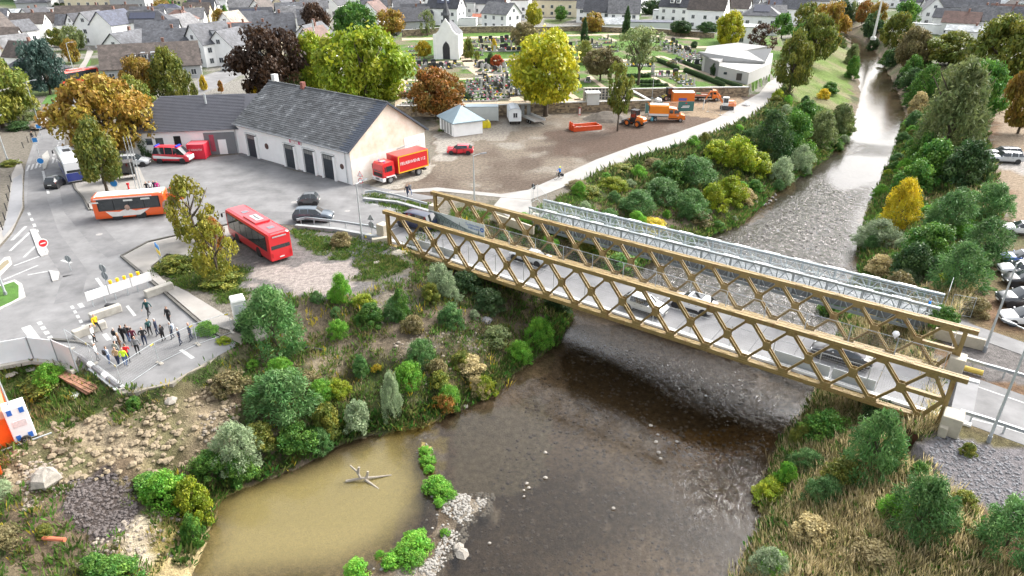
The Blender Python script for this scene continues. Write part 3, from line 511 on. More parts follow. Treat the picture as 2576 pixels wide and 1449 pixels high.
jo = bpy.data.objects["deck_joint"]; jo.parent = bridge; jo.matrix_parent_inverse = (Matrix.Translation(BA) @ Matrix.Rotation(BRZ, 4, 'Z')).inverted()
# temporary mesh fence panels standing on the deck
wire = mat("fence_wire", (.36, .37, .38), .5, .1, 3, metal=.4)
def fence_meshes(L, h):
 f = B()
 for x in (0, L): f.tube([(x, 0, .05), (x, 0, h)], .021, 5)
 f.tube([(0, 0, h), (L, 0, h)], .02, 5); f.tube([(0, 0, .12), (L, 0, .12)], .018, 5)
 w_ = B()
 for i in range(1, int(L / .16)): w_.bar((i * .16, 0, .12), (i * .16, 0, h), .005, .005)
 for j in range(1, int(h / .2)): w_.bar((0, 0, .12 + j * .2), (L, 0, .12 + j * .2), .005, .005)
 return f.data("frame", galv), w_.data("wire_mesh", wire)
FM = {}
def fence_panel(p, q, label, h=2.0, feet=True, group=None, clip=None):
 p = Vector((*p, 0)) if len(p) == 2 else Vector(p); q = Vector((*q, p.z)) if len(q) == 2 else Vector(q); L = round((q - p).length, 1)
 if (L, h) not in FM: FM[(L, h)] = fence_meshes(L, h)
 t = thing("mesh_fence_panel", label, "fence panel", p, math.atan2(q.y - p.y, q.x - p.x), group)
 link("frame", FM[(L, h)][0], t); o = link("wire_mesh", FM[(L, h)][1], t); o["kind"] = "stuff"
 if feet:
  if "foot" not in FM: FM["foot"] = B().box((0, 0, .07), (.2, .62, .13)).data("foot", concrete)
  for x in (0, L): f = link("foot", FM["foot"], t); f.location = (x, 0, 0)
 if clip: B().box((L * .06, -.03, h - .1), (.3, .03, .14)).build("clip", clip, t)
 return t
for i in range(13):
 u = 7.4 + i * 3.45; fence_panel(bl(u, 6.75, .06), bl(u + 3.4, 6.75, .06), "wire mesh fence panel along the footbridge side of the truss bridge deck", group="fence panels along the far side of the bridge deck", feet=False)
for i in range(14):
 u = 3.0 + i * 3.45; fence_panel(bl(u, .98, .06), bl(u + 3.4, .98, .06), "wire mesh fence panel along the downstream side of the truss bridge deck", group="fence panels along the near side of the bridge deck", feet=False)
boardm = mat("grey_board", (.40, .43, .44), .7, .1, 1)
for u, l, lab in ((1.2, 3.2, "pale grey board on the bridge deck by its left end"), (4.6, 3.3, "pale grey board on the bridge deck, second from the left end"), (41.0, 4.2, "long pale grey board beside the black car on the bridge"), (45.4, 3.0, "pale grey board just right of the black car on the bridge")):
 tag(B().box((l / 2, 0, .45), (l, .03, .85)).box((l / 2, 0, .9), (l, .05, .05)).build("barrier_board", boardm, loc=bl(u, 1.15, .05), rz=BRZ), lab, "barrier board")
lamp_ball = tag(B().loft([[(r * math.cos(a), r * math.sin(a), z) for a in [k * math.pi / 6 for k in range(12)]] for r, z in ((.05, 0), (.2, .08), (.28, .25), (.2, .42), (.05, .5))]).box((0, 0, -.08), (.08, .08, .18)).build("globe_lamp", mat("opal", (.8, .8, .8), .4, .03), smooth=True, loc=bl(48.5, 6.75, 2.1)), "white globe lamp on top of the bridge fence", "lamp")
# banner
ban = thing("banner", "pale printed banner with blue lettering on the bridge fence", "banner", bl(-1.0, 7.1, .1), BRZ)
bp_, bgd, bgl, bl_ = mat("banner_cloth", (.50, .54, .51), .7, .12, .8), mat("print_dark", (.09, .12, .115), .7, .35, 2), mat("print_mid", (.20, .25, .23), .7, .3, 1.5), mat("print_blue", (.02, .10, .34), .7, .05)
B().box((4.1, 0, .87), (8.2, .03, 1.7)).build("cloth", bp_, ban)
def flat(polys, y, m, name, parent, th=.004):
 b = B()
 for p in polys:
  k = len(b.v); b.prism(p, 0, th)
  for i in range(k, len(b.v)): x, z, t = b.v[i]; b.v[i] = (x, y - t, z)
 return b.build(name, m, parent)
flat([[(.03, .1), (8.15, .1), (8.15, .4), (6.6, .5), (5, .75), (3.4, 1.0), (1.9, 1.5), (.03, 1.65)]], -.018, bgl, "print_hillside", ban)
tri = []
for i in range(9):
 x = .1 + i * .62; hh = 1.5 - i * .125; s = .95 - i * .06
 tri += [[(x, .35), (x + .09, .35), (x + s * .5 + .04, hh), (x + s * .5 - .05, hh)], [(x + s, .35), (x + s + .08, .35), (x + s * .5 + .06, hh), (x + s * .5 - .03, hh)]]
tri.append([(.4, 1.58), (1.7, 1.52), (5.6, .62), (5.5, .55), (1.7, 1.42), (.4, 1.48)]); tri.append([(7.25, .3), (7.45, .3), (7.42, .8), (7.33, .8)]); tri.append([(4.55, .8), (4.65, .8), (4.62, 1.25), (4.58, 1.25)])
flat(tri[:], -.0235, bgd, "print_truss", ban)
text("Technisches", .42, bl_, ban, (6.5, -.03, 1.28), (R(90), 0, 0)); text("Hilfswerk", .42, bl_, ban, (6.7, -.03, .93), (R(90), 0, 0)); text("BRÜCKEN BAUEN", .5, mat("print_pale", (.42, .44, .42), .7, .1), ban, (2.9, -.032, .38), (R(90), 0, 0), sx=1.15)
gear = []
for i in range(48):
 a = 2 * math.pi * i / 48; r = .30 if i % 4 in (0, 1) else .23; gear.append((7.85 + r * math.cos(a), 1.02 + r * math.sin(a)))
flat([gear], -.024, bl_, "cogwheel_emblem", ban); flat([[(7.85 + .1 * math.cos(a), 1.02 + .1 * math.sin(a)) for a in [k * math.pi / 5 for k in range(10)]]], -.030, bp_, "emblem_centre", ban)
# ---------------------------------------------------------------- footbridge (galvanised panel bridge)
fb = thing("footbridge", "grey galvanised panel footbridge with white cover plates beside the yellow bridge", "footbridge", bl(8.2, 14.4, 0), BRZ)
LF = 42.6; NF = 14; PF = LF / NF; zb, zt = -.55, 2.0
fgrey = mat("footbridge_steel", (.30, .335, .355), .5, .2, 1.5, metal=.15)
def fpanel():
 b = B()
 for x in (0.06, PF / 2, PF - .06): b.bar((x, 0, zb), (x, 0, zt - .1), .1, .09)
 m_ = (zb + zt - .1) / 2; hz = (zt - .1 - zb) / 2 - .1
 for c in (PF * .25, PF * .75):
  for s in (-1, 1):
   b.bar((c - PF * .22, 0, m_), (c, 0, m_ + s * hz), .07, .07); b.bar((c + PF * .22, 0, m_), (c, 0, m_ + s * hz), .07, .07)
 for z in (zb, zb + .16, zt - .14): b.bar((0, -.06, z), (PF, -.06, z), .05, .1); b.bar((0, .06, z), (PF, .06, z), .05, .1)
 return b
def frail():
 b = B()
 for i in range(28): x = .06 + i * (PF - .1) / 28; b.bar((x, 0, .35), (x, 0, zt - .2), .022, .022)
 for z in (.4, 1.15, zt - .25): b.bar((0, 0, z), (PF, 0, z), .035, .035)
 pts = [(x, .75 + .55 * math.sin(math.pi * x / PF)) for x in [PF * k / 8 for k in range(9)]]
 for p, q in zip(pts[:-1], pts[1:]): b.bar((p[0], .02, p[1]), (q[0], .02, q[1]), .03, .05)
 return b
me_p, me_r = fpanel().data("truss_panel", fgrey), frail().data("railing_bars", mat("rail_grey", (.55, .60, .62), .5, .1, 2, metal=.2))
me_c = B().box((0, 0, 0), (PF * .5, .34, .05)).data("cover_plate", mat("white_cover", (.74, .77, .79), .55, .05, 2))
me_t = B().box((0, -.09, 0), (PF - .01, .1, .13)).box((0, .09, 0), (PF - .01, .1, .13)).data("top_chord", mat("chord_grey", (.33, .37, .385), .55, .2, 2, metal=.2))
me_s = B().box((0, 0, 0), (PF - .02, .02, .62)).data("side_sheet", mat("side_sheet", (.17, .185, .20), .6, .12, 1.2, metal=.2))
for v, s in ((0, 1), (3.1, -1)):
 for i in range(NF):
  o = link("truss_panel", me_p, fb); o.location = (i * PF, v, 0)
  o = link("railing_bars", me_r, fb); o.location = (i * PF, v + s * .22, 0); o["kind"] = "stuff"
  o = link("top_chord", me_t, fb); o.location = (i * PF + PF / 2, v, zt - .03)
  o = link("side_sheet", me_s, fb); o.location = (i * PF + PF / 2, v + s * .14, .02)
  if 0 < i < NF: o = link("cover_plate", me_c, fb); o.location = (i * PF, v, zt + .062)
for i in range(NF):
 B().box((i * PF + PF / 2, 1.55, .3), (PF - .03, 2.7, .06)).build("deck_panel", galv_d, fb); B().box((i * PF, 1.55, -.3), (.16, 3.0, .3)).build("cross_beam", fgrey, fb)
B().box((LF - .02, 1.55, -.3), (.16, 3.0, .3)).build("cross_beam", fgrey, fb)
# abutments
cream = mat("cream_concrete", (.40, .36, .285), .9, .18, 1.2, .008)
sheetpile = mat("rusted_sheet_pile", (.10, .042, .022), .9, .35, 1.4)
def concrete_block(loc, dim, rz, label, cat="concrete block", name="concrete_block", m=None, bevel=.06):
 o = B().box((0, 0, dim[2] / 2), dim).build(name, m or cream, loc=loc, rz=rz, bevel=bevel); return tag(o, label, cat)
def sp_wall(pts, z0, z1, label):
 t = thing("sheet_pile_wall", label, "retaining wall", (*pts[0], 0)); o0 = Vector((*pts[0], 0))
 for a, c in zip(pts[:-1], pts[1:]):
  a = Vector((*a, 0)); c = Vector((*c, 0)); n = max(1, int((c - a).length / .6)); d = (c - a) / n; nn = Vector((-d.y, d.x, 0)).normalized() * .16
  for i in range(n):
   p = a + d * i - o0; s = nn if i % 2 else -nn
   poly = [(p + s).xy, (p + d * .7 + s).xy, (p + d - s).xy, (p + d - s + nn * .2).xy, (p + d * .7 + s + nn * .2).xy, (p + s + nn * .2).xy]
   B().prism([tuple(q) for q in poly], z0, z1 - .12 * random.random()).build("sheet_pile", t_m if (t_m := (greenp if label.startswith("green") else sheetpile)) else None, t)
greenp = mat("green_sheet_pile", (.05, .15, .085), .7, .25, 1.5)
for lab, v0, u0, ln in (("cream concrete abutment under the left end of the truss bridge", -.9, -2.0, 2.3), ("cream concrete abutment under the right end of the truss bridge", -.9, 52.6, 2.2)):
 ab = thing("bridge_abutment", lab, "abutment", bl(u0, v0), BRZ)
 B().box((ln / 2, 5, -1.0), (ln, 10, 1.35)).build("bearing_wall", cream, ab); B().box((ln / 2 + (-.9 if u0 < 0 else .95), 5, -.17), (.5, 9.4, .3)).build("ballast_wall", cream, ab)
 B().box((ln / 2, 5, -3.6), (ln * .8, 9.6, 3.8)).build("pier_base", sheetpile, ab)
for lab, u, v in (("cream concrete bearing beam under the left end of the footbridge", 8.0, 15.9), ("cream concrete bearing beam under the right end of the footbridge", 51.0, 15.9)):
 concrete_block(bl(u, v, -1.35), (1.6, 5.4, .8), BRZ, lab, "bearing beam", "bearing_beam")
concrete_block((-14.48, 71.41), (1.1, 1.1, 1.7), BRZ, "tall cream concrete block at the near left corner of the truss bridge")
concrete_block((-14.66, 70.28), (1.9, .6, .5), BRZ + 1.0, "low cream concrete beam lying below the tall block left of the bridge")
concrete_block((-9.44, 77.61), (.9, .9, 1.7), BRZ, "cream concrete block beside the dark blue van at the bridge end")
concrete_block((34.39, 44.45), (1.1, 1.3, 1.5), BRZ, "cream concrete block at the far right corner of the truss bridge")
concrete_block((29.89, 37.24), (1.2, 1.4, 1.5), BRZ, "cream concrete block at the near right corner of the truss bridge")
concrete_block((29.65, 37.46), (.5, 2.2, .8), BRZ, "narrow cream concrete upstand at the near right bridge end")
concrete_block((37.12, 48.62), (3.6, .35, 1.0), BRZ + .05, "white concrete wall along the footpath at the right end of the footbridge", "wall", "low_wall")
concrete_block((0.09, 74.52), (6.5, .3, 1.0), BRZ - .12, "pale concrete wall along the path near the left end of the footbridge", "wall", "low_wall")
concrete_block((2.7, 76.04), (1.1, 1.0, 1.1), BRZ, "cream concrete wing block at the left end of the footbridge")
sp_wall([(27.91, 37.92), (27.6, 36.17)], -4.5, -.2, "rusty brown sheet pile wall right of the bridge abutment"); sp_wall([(27.6, 36.17), (27.58, 34.99)], -4.5, -.35, "green painted sheet pile wall between two rusty ones"); sp_wall([(27.58, 34.99), (27.52, 33.43)], -4.5, -.3, "rusty brown sheet pile wall below the gravel, nearest the bushes")

# ---------------------------------------------------------------- vegetation
def leafmat(name, a, b, trans=.3):
 m = bpy.data.materials.new(name); m.use_nodes = True; n = m.node_tree.nodes; l = m.node_tree.links; n.remove(n["Principled BSDF"]); out = n["Material Output"]
 v = n.new("ShaderNodeVertexColor"); v.layer_name = "Col"; sp = n.new("ShaderNodeSeparateColor"); l.new(v.outputs[0], sp.inputs[0])
 oi = n.new("ShaderNodeObjectInfo"); mx = n.new("ShaderNodeMix"); mx.data_type = 'RGBA'; mx.inputs[6].default_value = (*a, 1); mx.inputs[7].default_value = (*b, 1)
 l.new(sp.outputs[1], mx.inputs[0])
 mr = n.new("ShaderNodeMapRange"); mr.inputs[3].default_value = 1.1; mr.inputs[4].default_value = 1.6; l.new(oi.outputs["Random"], mr.inputs[0])
 mu = n.new("ShaderNodeMath"); mu.operation = 'MULTIPLY'; l.new(sp.outputs[0], mu.inputs[0]); l.new(mr.outputs[0], mu.inputs[1])
 vm = n.new("ShaderNodeVectorMath"); vm.operation = 'SCALE'; l.new(mx.outputs[2], vm.inputs[0]); l.new(mu.outputs[0], vm.inputs["Scale"])
 d = n.new("ShaderNodeBsdfPrincipled"); d.inputs["Roughness"].default_value = .55; d.inputs["Specular IOR Level"].default_value = .35; l.new(vm.outputs[0], d.inputs["Base Color"])
 t = n.new("ShaderNodeBsdfTranslucent"); l.new(vm.outputs[0], t.inputs[0]); ms = n.new("ShaderNodeMixShader"); ms.inputs[0].default_value = trans
 l.new(d.outputs[0], ms.inputs[1]); l.new(t.outputs[0], ms.inputs[2]); l.new(ms.outputs[0], out.inputs[0]); return m
LEAF = {k: leafmat("foliage_" + k, a, b) for k, a, b in (
 ("green", (.036, .115, .018), (.10, .18, .026)), ("dark", (.022, .058, .018), (.055, .092, .026)), ("robinia", (.042, .115, .030), (.10, .175, .055)), ("olive", (.075, .11, .018), (.18, .17, .026)), ("lime", (.13, .20, .012), (.26, .27, .018)),
 ("yellow", (.30, .27, .015), (.46, .33, .018)), ("maple", (.17, .20, .012), (.36, .31, .016)), ("orange", (.20, .115, .022), (.19, .16, .02)), ("rust", (.15, .10, .02), (.28, .10, .02)), ("purple", (.030, .017, .011), (.058, .030, .014)), ("silver", (.16, .22, .12), (.26, .31, .18)),
 ("willow", (.10, .14, .05), (.17, .19, .07)), ("cedar", (.028, .062, .050), (.060, .098, .080)), ("red", (.33, .055, .02), (.46, .13, .03)), ("brown", (.11, .10, .04), (.19, .15, .07)), ("maple2", (.115, .13, .016), (.23, .20, .024)), ("gold", (.40, .27, .012), (.33, .30, .03)), ("straw", (.24, .195, .09), (.34, .28, .14)), ("fresh", (.065, .21, .018), (.15, .28, .03)))}
barkm = mat("bark", (.085, .066, .048), .95, .3, 3)
def crown_mesh(name, seed, ncl, nlf, leaf, prof, csz=.27, fill=.25, droop=0, layers=0):
 r = np.random.RandomState(seed); C = []; ph = r.rand(2) * 6.28
 while len(C) < ncl:
  z = r.rand(); a = r.rand() * 6.2832; lob = 1 + .2 * math.sin(2 * a + ph[0]) + .16 * math.sin(5 * a + ph[1] + 5 * z); R_ = lob * prof(z) * (r.rand() ** .5 if r.rand() < fill else .72 + .28 * r.rand())
  if layers: z = (np.floor(z * layers) + .5 + .2 * r.randn()) / layers
  if R_ > 0: C.append((R_ * math.cos(a), R_ * math.sin(a), z))
 C = np.array(C); tone = .78 + .5 * r.rand(ncl); hue = np.clip(r.beta(1.2, 1.6, ncl), 0, 1); sz = csz * (.65 + .7 * r.rand(ncl))
 k = np.repeat(np.arange(ncl), nlf); n = len(k); d = r.randn(n, 3); d /= np.linalg.norm(d, axis=1)[:, None]
 p = C[k] + d * (sz[k] * (.35 + .65 * r.rand(n) ** .5))[:, None] * np.array([1, 1, .42 if layers else .55]); p[:, 2] -= droop * (sz[k] * r.rand(n)) ; p[:, 2] = np.maximum(p[:, 2], .0 + .03 * r.rand(n))
 nr = d + .9 * r.randn(n, 3); nr[:, 2] += .5; nr /= np.linalg.norm(nr, axis=1)[:, None]
 t = np.cross(nr, r.randn(n, 3)); t /= np.linalg.norm(t, axis=1)[:, None]; b = np.cross(nr, t)
 if droop: b = b * .6; t = t * .8 + np.column_stack([C[k][:, :2], .3 - droop * r.rand(n)]) ; t /= np.linalg.norm(t, axis=1)[:, None]; t *= 1.35
 s = (leaf * (.6 + .8 * r.rand(n)))[:, None]; b = b * .62; zs = np.array([1, 1, .75])
 V = np.stack([p - t * s * zs, p + b * s * zs, p + t * s * zs, p - b * s * zs], 1).reshape(-1, 3); Fc = np.arange(4 * n).reshape(n, 4)
 g = np.clip(hue[k] + .25 * r.randn(n), 0, 1); br = tone[k] * (.75 + .5 * r.rand(n))
 return npmesh(name, V, Fc, LEAF["green"], np.repeat(np.column_stack([br, g, g]), 4, 0))
sph = lambda z: math.sqrt(max(0, 1 - (2 * z - .95) ** 2)) * (1.0 if z > .1 else .85)
dome = lambda z: math.sqrt(max(0, 1 - z * z)) * .95 + .03
oval = lambda z: math.sqrt(max(0, 1 - (2 * z - .8) ** 2 * .95)) if z < .9 else .25
cone = lambda z: (1 - z) ** .8 * .95 + .04
vase = lambda z: .45 + .55 * math.sin(min(1, z * 1.25) * math.pi / 2) if z < .85 else .7
CR = {}
for s in range(3):
 CR["round%d" % s] = crown_mesh("crown", 20 + s, 120, 105, .048, sph, .23); CR["far%d" % s] = crown_mesh("crown", 30 + s, 70, 45, .085, sph, .3)
 CR["bush%d" % s] = crown_mesh("foliage", 40 + s, 90, 95, .052, dome, .26, .45); CR["oval%d" % s] = crown_mesh("crown", 50 + s, 95, 95, .05, oval, .26)
 CR["spray%d" % s] = crown_mesh("foliage", 60 + s, 110, 75, .046, dome, .22, .35, droop=.5)
CR["cone0"] = crown_mesh("crown", 70, 80, 60, .075, cone, .2); CR["pine0"] = crown_mesh("crown", 71, 60, 75, .05, lambda z: .55 + .45 * math.sin(z * 3), .3, .5, layers=6); CR["cedar0"] = crown_mesh("crown", 72, 90, 80, .055, sph, .3, .3, layers=7)
CR["vase0"] = crown_mesh("crown", 73, 85, 60, .055, vase, .2, .5); CR["col0"] = crown_mesh("crown", 74, 50, 50, .11, oval, .35); CR["low0"] = crown_mesh("foliage", 75, 60, 60, .075, dome, .3, .5); CR["airy0"] = crown_mesh("crown", 77, 75, 46, .05, oval, .2, .5); CR["sparse0"] = crown_mesh("crown", 76, 60, 34, .06, sph, .22, .5)
def trunk_mesh(seed, nb):
 r = random.Random(seed); b = B(); b.tube([(0, 0, -.05), (.01, .0, .25), (-.01, .02, .55), (.02, 0, .9)], [.085, .06, .045, .02], 7)
 for i in range(nb):
  a = i * 2.4 + r.random(); z = .28 + .4 * r.random(); L = .5 + .3 * r.random()
  b.tube([(0, 0, z), (math.cos(a) * L * .4, math.sin(a) * L * .4, z + .13), (math.cos(a) * L, math.sin(a) * L, z + .38 + .2 * r.random())], [.032, .022, .007], 5)
 return b.data("trunk", barkm, True)
TRK = [trunk_mesh(i, 7) for i in range(3)]
_ti = [0]
def tree(x, y, h, w, kind, col, label, cb=.18, name="tree", cat="tree", group=None, tw=1.0, z=None):
 i = _ti[0]; _ti[0] += 1; rr = random.Random(i)
 key = kind + str(i % 3) if kind + "0" in CR and kind + "1" in CR else kind + "0"
 zz = H(x, y) if z is None else z
 t = thing(name, label, cat, (x, y, zz - .03), rr.random() * 6.28, group)
 bush = cat in ("bush", "shrub", "plant", "hedge")
 c = link("foliage" if bush else "crown", CR[key], t); c.location = (0, 0, 0 if bush else h * cb); c.scale = (w / 2 * .86, w / 2 * .86, h * (1 if bush else 1 - cb) * .93); setmat(c, LEAF[col])
 if not bush or h > 2.2:
  k = link("stem" if bush else "trunk", TRK[i % 3], t); s = min(w / 2, h * .45) * (.6 if bush else .9); k.scale = (s * tw, s * tw, h * (.6 if bush else .8))
 return t
def bush(x, y, h, w, col, label, kind="bush", group=None, cat="bush"): return tree(x, y, h, w, kind, col, label, name="shrub", cat=cat, group=group)
